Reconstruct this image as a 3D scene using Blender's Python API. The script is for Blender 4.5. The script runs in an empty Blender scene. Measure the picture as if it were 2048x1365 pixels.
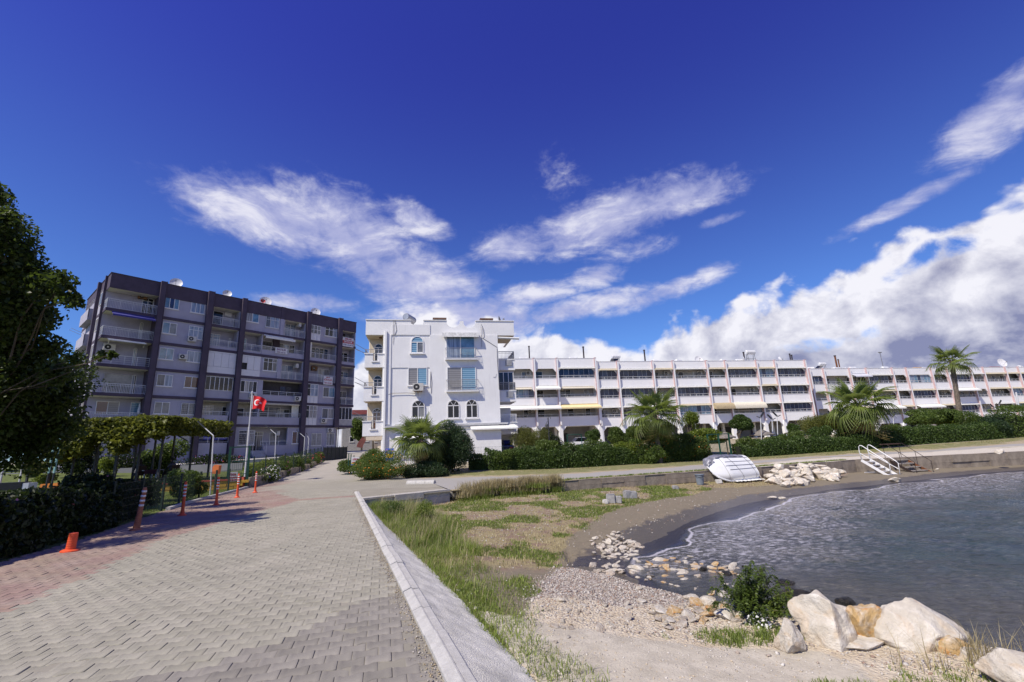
import bpy, bmesh, math, random
import numpy as np
from math import radians, sin, cos, pi
from mathutils import Vector, Matrix
from mathutils.geometry import delaunay_2d_cdt

rng = np.random.default_rng(7); random.seed(7)
sc = bpy.context.scene; COL = sc.collection

# ---------------------------------------------------------------- camera
FPX = 910.0; TH = radians(13.3); RO = radians(2.5); CZ = 1.55
U0 = np.array([0, -sin(TH), cos(TH)]); FWD = np.array([0, cos(TH), sin(TH)]); XA = np.array([1., 0, 0])
RR = cos(RO)*XA - sin(RO)*U0; UU = sin(RO)*XA + cos(RO)*U0; CAM = np.array([0, 0, CZ])
cd = bpy.data.cameras.new('camera'); cam = bpy.data.objects.new('camera', cd); COL.objects.link(cam)
cd.sensor_width = 36; cd.lens = 36*FPX/2048; cd.clip_start = 0.1; cd.clip_end = 6000
cam.matrix_world = Matrix(((RR[0], UU[0], -FWD[0], 0), (RR[1], UU[1], -FWD[1], 0), (RR[2], UU[2], -FWD[2], CZ), (0, 0, 0, 1)))
sc.camera = cam

def ray(px, py): return FWD + RR*(px-1024)/FPX + UU*(682.5-py)/FPX
def G(px, py, z=0.):                      # point of the place seen at a pixel, on the level z
    r = ray(px, py); return CAM + r*((z-CZ)/r[2])
def D(px, py, y):                         # the same on the vertical plane Y = y
    r = ray(px, py); return CAM + r*(y/r[1])

# ---------------------------------------------------------------- light
SUN_AZ = radians(46); SUN_EL = radians(52)      # azimuth measured from -Y towards -X
tosun = Vector((-sin(SUN_AZ)*cos(SUN_EL), -cos(SUN_AZ)*cos(SUN_EL), sin(SUN_EL)))
sd = bpy.data.lights.new('sun', 'SUN'); sd.energy = 5.0; sd.angle = radians(0.53); sd.color = (1.0, 0.93, 0.80)
so = bpy.data.objects.new('sun', sd); COL.objects.link(so)
so.rotation_euler = tosun.to_track_quat('Z', 'Y').to_euler()
sc.view_settings.view_transform = 'Standard'; sc.view_settings.look = 'None'
sc.view_settings.exposure = 0.14; sc.view_settings.gamma = 1.0; sc.view_settings.use_curve_mapping = False

class NT:                                  # tiny node helper
    def __init__(s, nt): s.nt = nt; s.N = nt.nodes; s.L = nt.links
    def node(s, t, **k):
        n = s.N.new(t)
        for a, b in k.items(): setattr(n, a, b)
        return n
    def put(s, sock, v):
        if v is None: return
        if isinstance(v, bpy.types.NodeSocket): s.L.new(v, sock)
        elif isinstance(v, (tuple, list)) and len(v) == 3 and sock.type == 'RGBA': sock.default_value = (*v, 1)
        else: sock.default_value = v
    def m(s, op, a, b=None, c=None, clamp=False):
        n = s.node('ShaderNodeMath', operation=op, use_clamp=clamp)
        s.put(n.inputs[0], a); s.put(n.inputs[1], b); s.put(n.inputs[2], c); return n.outputs[0]
    def mix(s, f, a, b, blend='MIX'):
        n = s.node('ShaderNodeMix', data_type='RGBA', blend_type=blend)
        s.put(n.inputs[0], f); s.put(n.inputs[6], a); s.put(n.inputs[7], b); return n.outputs[2]
    def noise(s, vec, scale, detail=4, rough=.5, dist=0., dim='3D'):
        n = s.node('ShaderNodeTexNoise', noise_dimensions=dim)
        s.put(n.inputs['Vector'], vec); s.put(n.inputs['Scale'], scale); s.put(n.inputs['Detail'], detail)
        s.put(n.inputs['Roughness'], rough); s.put(n.inputs['Distortion'], dist); return n.outputs[0]
    def rng(s, v, a, b, c=0., d=1., smooth=True):
        n = s.node('ShaderNodeMapRange', interpolation_type='SMOOTHSTEP' if smooth else 'LINEAR')
        for i, q in enumerate((v, a, b, c, d)): s.put(n.inputs[i], q)
        return n.outputs[0]
    def xyz(s, x, y, z=0.):
        n = s.node('ShaderNodeCombineXYZ')
        for i, q in enumerate((x, y, z)): s.put(n.inputs[i], q)
        return n.outputs[0]
    def sep(s, v):
        n = s.node('ShaderNodeSeparateXYZ'); s.put(n.inputs[0], v); return n.outputs
    def curve(s, v, pts, lo, hi):          # piecewise linear/smooth y(x), x in lo..hi, y in 0..1
        n = s.node('ShaderNodeValToRGB'); cr = n.color_ramp; cr.interpolation = 'B_SPLINE' if len(pts) > 9 else 'EASE'
        cr.interpolation = 'LINEAR'
        while len(cr.elements) > 1: cr.elements.remove(cr.elements[-1])
        for i, (x, y) in enumerate(pts):
            p = (x-lo)/(hi-lo)
            e = cr.elements[0] if i == 0 else cr.elements.new(p)
            e.position = p; e.color = (y, y, y, 1)
        s.put(n.inputs[0], s.m('DIVIDE', s.m('SUBTRACT', v, lo), hi-lo)); return n.outputs[0]

# sky: Nishita, with clouds placed by compass direction and height above the horizon
w = bpy.data.worlds.new('World'); sc.world = w; w.use_nodes = True
w.cycles.sampling_method = 'MANUAL'; w.cycles.sample_map_resolution = 512
n = NT(w.node_tree); n.N.clear()
sky = n.node('ShaderNodeTexSky', sky_type='NISHITA'); sky.sun_disc = False
sky.sun_elevation = SUN_EL; sky.sun_rotation = radians(180)+SUN_AZ
sky.air_density = 1.0; sky.dust_density = 0.3; sky.ozone_density = 3.5; sky.altitude = 300
tc = n.node('ShaderNodeTexCoord'); gx, gy, gz = n.sep(tc.outputs['Generated'])
az = n.m('ARCTAN2', gx, gy); el = n.m('ARCSINE', n.m('MINIMUM', n.m('MAXIMUM', gz, -1.), 1.))
hi_t = n.rng(el, 0.05, 0.85)
tint = n.mix(hi_t, (0.66, 0.98, 1.46), (0.40, 0.36, 1.36))
skyc = n.mix(1.0, sky.outputs[0], tint, 'MULTIPLY')
def azel(px, py):
    r = ray(px, py); r = r/np.linalg.norm(r); return math.atan2(r[0], r[1]), math.asin(r[2])
P = n.xyz(az, n.m('MULTIPLY', el, 1.25), 3.1)
warp = n.node('ShaderNodeTexNoise'); n.put(warp.inputs['Vector'], P); warp.inputs['Scale'].default_value = 2.2; warp.inputs['Detail'].default_value = 3
wv = n.node('ShaderNodeVectorMath', operation='MULTIPLY_ADD'); n.put(wv.inputs[0], warp.outputs['Color']); wv.inputs[1].default_value = (.22, .16, .2); n.put(wv.inputs[2], P)
PW = wv.outputs[0]
# thin high clouds: soft elongated regions x streaky noise
sx, sy = n.sep(PW)[0:2]
streak = n.xyz(n.m('ADD', n.m('MULTIPLY', sx, 0.8), n.m('MULTIPLY', sy, -0.5)), n.m('ADD', n.m('MULTIPLY', sy, 1.7), n.m('MULTIPLY', sx, 0.25)), 1.7)
ns1 = n.noise(streak, 7.5, 9, .62, 0.3)
def blob(px, py, ex, ey, rot, s=1.0):
    a0, e0 = azel(px, py); wa = ex*1.22/FPX; we = ey*1.3/FPX; c, t = cos(rot), sin(rot)
    dx = n.m('SUBTRACT', az, a0); dy = n.m('SUBTRACT', el, e0)
    u = n.m('DIVIDE', n.m('ADD', n.m('MULTIPLY', dx, c), n.m('MULTIPLY', dy, t)), wa)
    v = n.m('DIVIDE', n.m('SUBTRACT', n.m('MULTIPLY', dy, c), n.m('MULTIPLY', dx, t)), we)
    d = n.m('SQRT', n.m('ADD', n.m('MULTIPLY', u, u), n.m('MULTIPLY', v, v)))
    return n.m('MULTIPLY', n.rng(d, 1.25, 0.1), s)
blobs = [blob(560, 440, 210, 60, -.12, 1.0), blob(700, 470, 190, 80, -.30, 1.0), blob(830, 560, 170, 70, -.20, 1.0), blob(930, 640, 190, 60, -.05, 1.05),
         blob(620, 605, 120, 22, .05, .7), blob(1210, 440, 230, 52, .18, 1.0), blob(1350, 400, 150, 40, .05, .95), blob(1030, 490, 110, 42, .1, .92), blob(830, 440, 90, 34, -.3, .85),
         blob(1120, 350, 80, 70, -.9, .36), blob(1190, 555, 75, 26, .1, .8), blob(1270, 500, 110, 30, .1, .56), blob(1440, 440, 55, 12, .05, .72),
         blob(1160, 615, 190, 24, .14, .92), blob(1330, 585, 150, 22, .2, .80), blob(1420, 550, 70, 22, .25, .72), blob(1810, 408, 120, 15, .22, .78), blob(1990, 235, 95, 42, .5, .85), blob(1060, 590, 120, 26, .1, .85)]
mx = blobs[0]
for b in blobs[1:]: mx = n.m('MAXIMUM', mx, b)
mott = n.noise(n.xyz(n.m('MULTIPLY', az, 1.), n.m('MULTIPLY', el, 1.5), 5.), 26., 6, .62, .4)
thin = n.rng(n.m('ADD', n.m('ADD', n.m('MULTIPLY', ns1, .62), n.m('MULTIPLY', mott, .42)), n.m('MULTIPLY', n.m('SUBTRACT', mx, .60), .50)), 0.34, 0.76)
thin = n.m('MULTIPLY', thin, n.rng(mx, 0.02, .45))
# heaped clouds: bank whose upper edge climbs to the right
pts = [(-3.1416, .10), (-1.6, .0)]+[(azel(px, py)[0], azel(px, py)[1]) for px, py in [(100, 900), (560, 850), (690, 735), (770, 635), (880, 600), (990, 605), (1080, 635), (1160, 650), (1290, 665), (1380, 610), (1480, 560), (1600, 520), (1690, 500), (1800, 450), (1900, 400), (2030, 330), (2100, 300)]]+[(1.3, .42), (1.9, .3), (2.5, .2), (3.1416, .16)]
top = n.curve(az, pts, -3.1416, 3.1416)
bign = n.noise(PW, 5.0, 2, .5); puff = n.noise(n.xyz(n.m('MULTIPLY', az, 1.), n.m('MULTIPLY', el, 1.2), 9.), 11., 9, .58, .25)
vor = n.node('ShaderNodeTexVoronoi', feature='SMOOTH_F1'); n.put(vor.inputs['Vector'], PW); vor.inputs['Scale'].default_value = 13; vor.inputs['Detail'].default_value = 3; vor.inputs['Smoothness'].default_value = .6
hgt = n.m('ADD', n.m('SUBTRACT', top, el), n.m('ADD', n.m('MULTIPLY', n.m('SUBTRACT', bign, .5), .16), n.m('ADD', n.m('MULTIPLY', n.m('SUBTRACT', puff, .5), .12), n.m('MULTIPLY', n.m('SUBTRACT', .35, vor.outputs['Distance']), .06))))
cum = n.rng(hgt, -.004, 0.030)
# gap of blue inside the bank
gap = n.m('MAXIMUM', blob(1880, 505, 120, 30, .35, .62), blob(1600, 700, 160, 26, .1, .55))
cum = n.m('MULTIPLY', cum, n.m('SUBTRACT', 1., n.rng(n.m('ADD', gap, n.m('MULTIPLY', n.m('SUBTRACT', puff, .5), 1.4)), .5, .8)))
# relief of the heaps: density here against density a step towards the sun (up and left)
P2 = n.xyz(n.m('SUBTRACT', az, .028), n.m('MULTIPLY', n.m('ADD', el, .03), 1.2), 9.)
puff2 = n.noise(P2, 11., 9, .58, .25)
rel = n.m('ADD', n.m('MULTIPLY', n.m('SUBTRACT', puff, puff2), 2.6), .5)
deep = n.rng(hgt, 0.02, 0.24)
lit = n.m('ADD', n.m('SUBTRACT', 0.95, n.m('MULTIPLY', deep, .82)), n.m('MULTIPLY', n.m('SUBTRACT', rel, .5), .9), clamp=True)
cumc = n.mix(lit, (2.5, 2.65, 4.3), (9.2, 9.1, 9.7))
thinc = n.mix(n.rng(ns1, .45, .7), (4.7, 4.9, 7.4), (8.7, 8.6, 9.5))
c1 = n.mix(n.m('MULTIPLY', thin, .90), skyc, thinc)
c2 = n.mix(n.m('MULTIPLY', cum, .97), c1, cumc)
bg = n.node('ShaderNodeBackground'); n.put(bg.inputs[0], c2); bg.inputs[1].default_value = 0.092
wo = n.node('ShaderNodeOutputWorld'); n.L.new(bg.outputs[0], wo.inputs[0])

# ---------------------------------------------------------------- materials
MT = {}
def mat(name, col, rough=.7, var=.12, scale=3., bump=0., bscale=40., metal=0., spec=.4, col2=None, stain=0., coord='Object', det=5):
    if name in MT: return MT[name]
    m = bpy.data.materials.new(name); m.use_nodes = True; t = NT(m.node_tree)
    b = m.node_tree.nodes['Principled BSDF']; b.inputs['Roughness'].default_value = rough; b.inputs['Metallic'].default_value = metal
    b.inputs['Specular IOR Level'].default_value = spec
    tcn = t.node('ShaderNodeTexCoord').outputs[coord]
    c2 = col2 or tuple(max(0, c*(1-var*2.2)) for c in col)
    nz = t.noise(tcn, scale, det, .6)
    c = t.mix(t.rng(nz, .3, .72), c2, col)
    if stain:
        st = t.node('ShaderNodeMapping'); t.L.new(tcn, st.inputs[0]); st.inputs['Scale'].default_value = (3.5, 3.5, .28)
        s2 = t.noise(st.outputs[0], 2.2, 6, .65)
        c = t.mix(t.m('MULTIPLY', t.rng(s2, .52, .8), stain), c, tuple(q*.45 for q in col))
    t.put(b.inputs['Base Color'], c)
    if bump:
        bn = t.node('ShaderNodeBump'); bn.inputs['Strength'].default_value = min(1, bump); bn.inputs['Distance'].default_value = .02
        t.put(bn.inputs['Height'], t.noise(tcn, bscale, 6, .6)); t.L.new(bn.outputs[0], b.inputs['Normal'])
    MT[name] = m; return m
def leafmat(name, dark, light, trans=.35, tcol=None, rough=.5):
    m = bpy.data.materials.new(name); m.use_nodes = True; t = NT(m.node_tree); b = m.node_tree.nodes['Principled BSDF']
    a = t.node('ShaderNodeAttribute'); a.attribute_name = 'v'
    nz = t.noise(t.node('ShaderNodeTexCoord').outputs['Object'], 1.3, 3)
    f = t.m('ADD', t.m('MULTIPLY', a.outputs['Fac'], .7), t.m('MULTIPLY', t.rng(nz, .3, .7), .35), clamp=True)
    c = t.mix(f, dark, light); t.put(b.inputs['Base Color'], c); b.inputs['Roughness'].default_value = rough; b.inputs['Specular IOR Level'].default_value = .35
    tr = t.node('ShaderNodeBsdfTranslucent'); t.put(tr.inputs[0], t.mix(.5, c, tcol or tuple(min(1, q*1.8) for q in light)))
    ms = t.node('ShaderNodeMixShader'); ms.inputs[0].default_value = trans
    t.L.new(b.outputs[0], ms.inputs[1]); t.L.new(tr.outputs[0], ms.inputs[2])
    t.L.new(ms.outputs[0], m.node_tree.nodes['Material Output'].inputs[0]); MT[name] = m; return m

# ---------------------------------------------------------------- mesh helpers
class MB:
    def __init__(s): s.v = []; s.f = []; s.mi = []; s.k = 0
    def add(s, vs, fs, mi=None):
        o = len(s.v); s.v += [tuple(map(float, q)) for q in vs]; s.f += [tuple(o+i for i in f) for f in fs]
        s.mi += [s.k if mi is None else mi]*len(fs); return s
    def box(s, x0, x1, y0, y1, z0, z1, mi=None):
        if x0 > x1: x0, x1 = x1, x0
        if y0 > y1: y0, y1 = y1, y0
        if z0 > z1: z0, z1 = z1, z0
        return s.add([(x0, y0, z0), (x1, y0, z0), (x1, y1, z0), (x0, y1, z0), (x0, y0, z1), (x1, y0, z1), (x1, y1, z1), (x0, y1, z1)],
                     [(0, 3, 2, 1), (4, 5, 6, 7), (0, 1, 5, 4), (1, 2, 6, 5), (2, 3, 7, 6), (3, 0, 4, 7)], mi)
    def beam(s, a, b, w, h=None, up=(0, 0, 1), mi=None):      # rectangular bar from a to b
        h = h or w; a = Vector(a); b = Vector(b); d = (b-a).normalized(); upv = Vector(up)
        if abs(d.dot(upv)) > .98: upv = Vector((1, 0, 0))
        sdv = d.cross(upv).normalized()*(w/2); u = sdv.cross(d).normalized()*(h/2)
        q = [a-sdv-u, a+sdv-u, a+sdv+u, a-sdv+u, b-sdv-u, b+sdv-u, b+sdv+u, b-sdv+u]
        return s.add(q, [(0, 1, 2, 3), (7, 6, 5, 4), (0, 4, 5, 1), (1, 5, 6, 2), (2, 6, 7, 3), (3, 7, 4, 0)], mi)
    def tube(s, pts, r, n=6, mi=None):
        pts = [Vector(p) for p in pts]; rs = r if isinstance(r, (list, tuple)) else [r]*len(pts); vs = []; fs = []
        for i, p in enumerate(pts):
            d = (pts[min(i+1, len(pts)-1)]-pts[max(i-1, 0)]).normalized()
            a = d.cross(Vector((0, 0, 1)) if abs(d.z) < .9 else Vector((1, 0, 0))).normalized(); c = d.cross(a)
            for k in range(n): t = 2*pi*k/n; vs.append(p+(a*cos(t)+c*sin(t))*rs[i])
        for i in range(len(pts)-1):
            for k in range(n): fs.append((i*n+k, i*n+(k+1) % n, (i+1)*n+(k+1) % n, (i+1)*n+k))
        fs.append(tuple(range(n))[::-1]); fs.append(tuple((len(pts)-1)*n+k for k in range(n)))
        return s.add(vs, fs, mi)
    def lathe(s, prof, n=16, c=(0, 0, 0), mi=None):
        vs = []; fs = []
        for r, z in prof:
            for k in range(n): t = 2*pi*k/n; vs.append((c[0]+r*cos(t), c[1]+r*sin(t), c[2]+z))
        for i in range(len(prof)-1):
            for k in range(n): fs.append((i*n+k, i*n+(k+1) % n, (i+1)*n+(k+1) % n, (i+1)*n+k))
        fs.append(tuple(range(n))[::-1]); fs.append(tuple((len(prof)-1)*n+k for k in range(n)))
        return s.add(vs, fs, mi)
    def prism(s, pts, y0, y1, mi=None):                        # outline in x,z pushed from y0 to y1
        n = len(pts); vs = [(x, y0, z) for x, z in pts]+[(x, y1, z) for x, z in pts]
        return s.add(vs, [tuple(range(n)), tuple(range(2*n-1, n-1, -1))]+[(i, i+n, (i+1) % n+n, (i+1) % n) for i in range(n)], mi)
    def quad(s, a, b, c, d, mi=None): return s.add([a, b, c, d], [(0, 1, 2, 3)], mi)
    def mesh(s, name, mats, smooth=False):
        me = bpy.data.meshes.new(name); me.from_pydata(s.v, [], s.f)
        for m in (mats if isinstance(mats, (list, tuple)) else [mats]): me.materials.append(m)
        if any(s.mi): me.polygons.foreach_set('material_index', s.mi)
        if smooth: me.shade_smooth()
        me.update(); return me
    def build(s, name, mats, parent=None, smooth=False, loc=None, rz=None, fix=True):
        me = s.mesh(name, mats, smooth)
        if fix:
            bm = bmesh.new(); bm.from_mesh(me); bmesh.ops.recalc_face_normals(bm, faces=bm.faces); bm.to_mesh(me); bm.free()
        return obj(name, me, parent, loc, rz)
def obj(name, me, parent=None, loc=None, rz=None):
    o = bpy.data.objects.new(name, me); COL.objects.link(o)
    if parent is not None: o.parent = parent
    if loc is not None: o.location = loc
    if rz is not None: o.rotation_euler.z = rz
    return o
def tag(o, label=None, cat=None, group=None, kind=None):
    if label: o['label'] = label
    if cat: o['category'] = cat
    if group: o['group'] = group
    if kind: o['kind'] = kind
    return o
def thing(name, label, cat, loc=(0, 0, 0), rz=0., group=None):
    o = bpy.data.objects.new(name, None); COL.objects.link(o); o.location = loc; o.rotation_euler.z = rz; o.empty_display_size = .2
    return tag(o, label, cat, group)
def dup(root, loc=None, rz=None, label=None, group=None, scale=None):
    r = root.copy(); COL.objects.link(r)
    if loc is not None: r.location = loc
    if rz is not None: r.rotation_euler.z = rz
    if scale: r.scale = (scale,)*3 if not isinstance(scale, tuple) else scale
    tag(r, label, None, group)
    for ch in list(root.children):
        c = ch.copy(); COL.objects.link(c); c.parent = r
        for g in list(ch.children): d = g.copy(); COL.objects.link(d); d.parent = c
    return r
def npmesh(name, V, F, mats, attr=None, smooth=False, mi=None):   # V (n,3) F (m,k) arrays
    me = bpy.data.meshes.new(name); V = np.asarray(V, np.float32); F = np.asarray(F, np.int32); k = F.shape[1]
    me.vertices.add(len(V)); me.vertices.foreach_set('co', V.ravel()); me.loops.add(F.size); me.loops.foreach_set('vertex_index', F.ravel())
    me.polygons.add(len(F)); me.polygons.foreach_set('loop_start', np.arange(0, F.size, k, dtype=np.int32)); me.polygons.foreach_set('loop_total', np.full(len(F), k, np.int32))
    for m in (mats if isinstance(mats, (list, tuple)) else [mats]): me.materials.append(m)
    if mi is not None: me.polygons.foreach_set('material_index', np.asarray(mi, np.int32))
    if smooth: me.polygons.foreach_set('use_smooth', np.ones(len(F), bool))
    for nm, a in (attr or {}).items():
        a = np.asarray(a, np.float32)
        if a.ndim == 1: at = me.attributes.new(nm, 'FLOAT', 'POINT'); at.data.foreach_set('value', a)
        else: at = me.attributes.new(nm, 'FLOAT_COLOR', 'POINT'); at.data.foreach_set('color', np.c_[a, np.ones(len(a))].astype(np.float32).ravel())
    me.update(calc_edges=True); me.validate(); return me
def unit(a): return a/np.maximum(1e-9, np.linalg.norm(a, axis=-1, keepdims=True))
def leaves(C, size, nrm=None, up=.4, aspect=.5, fold=.15, R=rng, dirs=None):   # folded four-corner leaves at points C
    n = len(C); nn = unit(R.normal(size=(n, 3))*(1-up)+(np.array([0, 0, 1.])*up if nrm is None else nrm*up))
    t = unit(np.cross(nn, R.normal(size=(n, 3)))) if dirs is None else unit(dirs+R.normal(size=(n, 3))*.25)
    nn = unit(nn-t*(nn*t).sum(1, keepdims=True))
    b = np.cross(nn, t); s = (size*(.7+.6*R.random(n)))[:, None]
    V = np.empty((n, 4, 3)); V[:, 0] = C-t*s*.5; V[:, 1] = C+b*s*aspect*.5+nn*s*fold; V[:, 2] = C+t*s*.5; V[:, 3] = C-b*s*aspect*.5+nn*s*fold
    F = np.arange(n*4).reshape(n, 4); return V.reshape(-1, 3), F, np.repeat(R.random(n), 4)
def merge(*parts):
    Vs, Fs, As, o = [], [], [], 0
    for V, F, A in parts: Vs.append(V); Fs.append(F+o); As.append(A); o += len(V)
    return np.concatenate(Vs), np.concatenate(Fs), np.concatenate(As)
def clumps(n, centers, radii, shell=.55, R=rng):                  # points near the skin of several ellipsoids
    centers = np.asarray(centers, float); radii = np.asarray(radii, float)
    if radii.ndim == 1: radii = np.repeat(radii[:, None], 3, 1)
    wgt = (radii.prod(1))**(2/3); k = R.choice(len(centers), n, p=wgt/wgt.sum())
    d = unit(R.normal(size=(n, 3))); r = shell+(1-shell)*R.random(n)**.6
    return centers[k]+d*radii[k]*r[:, None], d
def pt_in(poly, x, y):
    poly = np.asarray(poly, float); x = np.asarray(x, float); y = np.asarray(y, float); c = np.zeros(x.shape, bool); j = len(poly)-1
    for i in range(len(poly)):
        xi, yi = poly[i]; xj, yj = poly[j]
        with np.errstate(divide='ignore', invalid='ignore'):
            c ^= ((yi > y) != (yj > y)) & (x < (xj-xi)*(y-yi)/(yj-yi+1e-12)+xi)
        j = i
    return c
def pl_dist(pl, x, y):
    pl = np.asarray(pl, float); best = np.full(np.shape(x), 1e9)
    for a, b in zip(pl[:-1], pl[1:]):
        d = b-a; t = np.clip(((x-a[0])*d[0]+(y-a[1])*d[1])/(d@d), 0, 1); best = np.minimum(best, np.hypot(x-a[0]-t*d[0], y-a[1]-t*d[1]))
    return best
def vnoise(x, y, s=1., seed=0, octv=4):
    r = np.random.default_rng(seed); out = 0; amp = 1; tot = 0
    for o in range(octv):
        T = r.random((64, 64)); X = x/s*2**o; Y = y/s*2**o; xi = np.floor(X).astype(int); yi = np.floor(Y).astype(int); fx = X-xi; fy = Y-yi; fx = fx*fx*(3-2*fx); fy = fy*fy*(3-2*fy)
        a = T[xi % 64, yi % 64]; b = T[(xi+1) % 64, yi % 64]; c = T[xi % 64, (yi+1) % 64]; d = T[(xi+1) % 64, (yi+1) % 64]
        out = out+amp*((a*(1-fx)+b*fx)*(1-fy)+(c*(1-fx)+d*fx)*fy); tot += amp; amp *= .5
    return out/tot-.5
# ================================================================ GROUND, ROAD, SHORE
def K(y): return -0.90-0.385*(y-4.46)                   # paver side of the kerb
def ss(t): t = np.clip(t, 0, 1); return t*t*(3-2*t)
LE = [(-6.5, -20), (-8.6, 6), (-8.95, 8.3), (-9.6, 10.6), (-10.2, 12.1), (-12.75, 18.1), (-15.55, 27.2), (-17.2, 38), (-19.4, 47), (-24.7, 64), (-33, 90)]   # left edge of the road
WALL = [(1.68, 21.77), (9.62, 24.41), (20.52, 28.81), (32.14, 30.03), (60, 33), (420, 70)]
EDGE = [(K(-20)+.19, -20), (K(16.95)+.19, 16.95), (-2.66, 19.24), (-1.9, 19.7)]+WALL
HEDGE = [(-6.5, 31.0), (-1.2, 32.4), (14.3, 37.0), (33, 41.2), (47, 45.0), (90, 56)]
BX = [(-40.8, 43.5), (-23.2, 65.5)]                    # front of the grey block
WB = (-12.75, 38.4); WANG = radians(11.2)
def zu(x, y):
    x = np.asarray(x, float); y = np.asarray(y, float)
    k = ss((x+4)/12.); yb = 28+8*k; sl = .056-.006*k
    z = sl*(np.clip(y, 0, 68)-yb); z = np.where(z > 0, z*ss(z/.5+.3), 0)
    le = np.interp(y, [p[1] for p in LE], [p[0] for p in LE]); dl = le-x               # garden left of the road rises
    g = .48*ss((dl-.6)/1.2)*ss((y-20)/4.)+.9*ss((dl-3)/22.)*ss((y-24)/14.)
    wl = ((x+30)*(-6.3)+(y-20.6)*14.15)/15.49; g = g*np.where(y < 27.2, ss((wl-.10)/.5), 1.)
    z = np.where(dl > 0, np.maximum(z, g), z)
    rr = np.hypot(x, y)
    z = z+np.clip(rr-110, 0, 900)*.012
    return z
def cdt_sheet(name, poly, m, step, dz=0., attr=None, zfun=zu, holes=None, rad=None):
    poly = [Vector(p) for p in poly]; pts = []
    for a, b in zip(poly, poly[1:]+poly[:1]):           # subdivide the outline
        L = (b-a).length; q = max(1, int(L/step(*(a+b)/2))) if L < 200 else 8
        for i in range(q): pts.append(a+(b-a)*i/q)
    nb = len(pts); P = np.array([(p.x, p.y) for p in poly]); ins = []
    r = 1.5
    while r < (rad or 160):                             # rings round the viewpoint, finer near it
        da = max(.008, step(0, r)/r); ths = np.arange(-pi, pi, da)+rng.random()*da
        ins.append(np.c_[r*np.sin(ths), r*np.cos(ths)]); r += step(0, r)
    Q = np.concatenate(ins); Q = Q[pt_in(P, Q[:, 0], Q[:, 1])]
    bd = pl_dist(np.vstack([P, P[:1]]), Q[:, 0], Q[:, 1]); Q = Q[bd > .3*np.array([step(0, q) for q in np.hypot(Q[:, 0], Q[:, 1])])]
    allp = pts+[Vector(q) for q in Q]
    vs, es, fs, _, _, _ = delaunay_2d_cdt(allp, [(i, (i+1) % nb) for i in range(nb)], [], 1, 1e-5)
    V = np.array([(v.x, v.y, 0) for v in vs]); V[:, 2] = zfun(V[:, 0], V[:, 1])+dz
    me = npmesh(name, V, np.array([f for f in fs if len(f) == 3]), m, attr(V) if attr else None, smooth=True)
    bm = bmesh.new(); bm.from_mesh(me); bmesh.ops.recalc_face_normals(bm, faces=bm.faces)
    if sum(f.normal.z for f in bm.faces) < 0: bmesh.ops.reverse_faces(bm, faces=bm.faces)
    bm.to_mesh(me); bm.free()
    return tag(obj(name, me), kind='structure')
stp = lambda x, y: float(np.clip(np.hypot(x, y)*.035, .12, 9))

# --- paved road bed, between and beyond the stones
def paving_mat(name, top):
    m = bpy.data.materials.new(name); m.use_nodes = True; t = NT(m.node_tree); b = m.node_tree.nodes['Principled BSDF']; b.inputs['Roughness'].default_value = .85
    b.inputs['Specular IOR Level'].default_value = .25
    tc = t.node('ShaderNodeTexCoord').outputs['Object']
    info = t.node('ShaderNodeAttribute'); info.attribute_name = 'rgb'
    fine = t.noise(tc, 260, 3, .7); mid = t.noise(tc, 1.1, 5, .6); sm = t.noise(tc, 9, 4, .6)
    c = info.outputs['Color']
    c = t.mix(t.m('MULTIPLY', t.rng(fine, .35, .7), .34), c, (.15, .13, .105))
    c = t.mix(t.m('MULTIPLY', t.rng(mid, .42, .72), .32), c, (.43, .39, .32))
    c = t.mix(t.m('MULTIPLY', t.rng(sm, .55, .78), .32), c, (.21, .185, .15))
    if not top:                                          # beyond the built stones the joints are drawn in the coat
        mp = t.node('ShaderNodeMapping'); t.L.new(tc, mp.inputs[0]); mp.inputs['Rotation'].default_value = (0, 0, -radians(16))
        br = t.node('ShaderNodeTexBrick'); t.L.new(mp.outputs[0], br.inputs[0]); br.inputs['Scale'].default_value = 1
        br.inputs['Brick Width'].default_value = .2; br.inputs['Row Height'].default_value = .14; br.inputs['Mortar Size'].default_value = .008
        far = t.node('ShaderNodeAttribute'); far.attribute_name = 'far'
        c = t.mix(t.m('MULTIPLY', br.outputs['Fac'], t.m('MULTIPLY', far.outputs['Fac'], .55)), c, (.12, .10, .085))
    t.put(b.inputs['Base Color'], c)
    bn = t.node('ShaderNodeBump'); bn.inputs['Strength'].default_value = .5; bn.inputs['Distance'].default_value = .004
    t.put(bn.inputs['Height'], fine); t.L.new(bn.outputs[0], b.inputs['Normal']); return m
def pave_rgb(x, y):
    n1 = vnoise(x+40, y+40, 2.5, 3); n2 = vnoise(x+70, y+9, .35, 4, 2)
    c = np.stack([.318+.05*n1, .30+.045*n1, .24+.035*n1], -1)
    red = (x < np.interp(y, [-20, 5.6, 7.3, 10, 14, 18, 22, 27], [-5.2, -5.85, -6.4, -7.45, -7.9, -8.2, -11.2, -14.5])+.2*n2)
    stripe = (np.abs(y-18.2-.35*(x+8)) < .35) & (x > -9) & (x < -6.2)
    c = np.where((red | stripe)[..., None], np.stack([.30+.06*n1, .208+.04*n2, .172+0*n1], -1), c)
    mauve = (y < np.interp(x, [-6, -4, -2.4, -2.0, -1.8, -.9], [3.0, 3.6, 4.05, 4.7, 5.5, 5.7])) & (x > -7)
    c = np.where((mauve & ~red)[..., None], np.stack([.238+.02*n2, .22+.02*n2, .19+.02*n2], -1), c)
    return c
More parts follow.
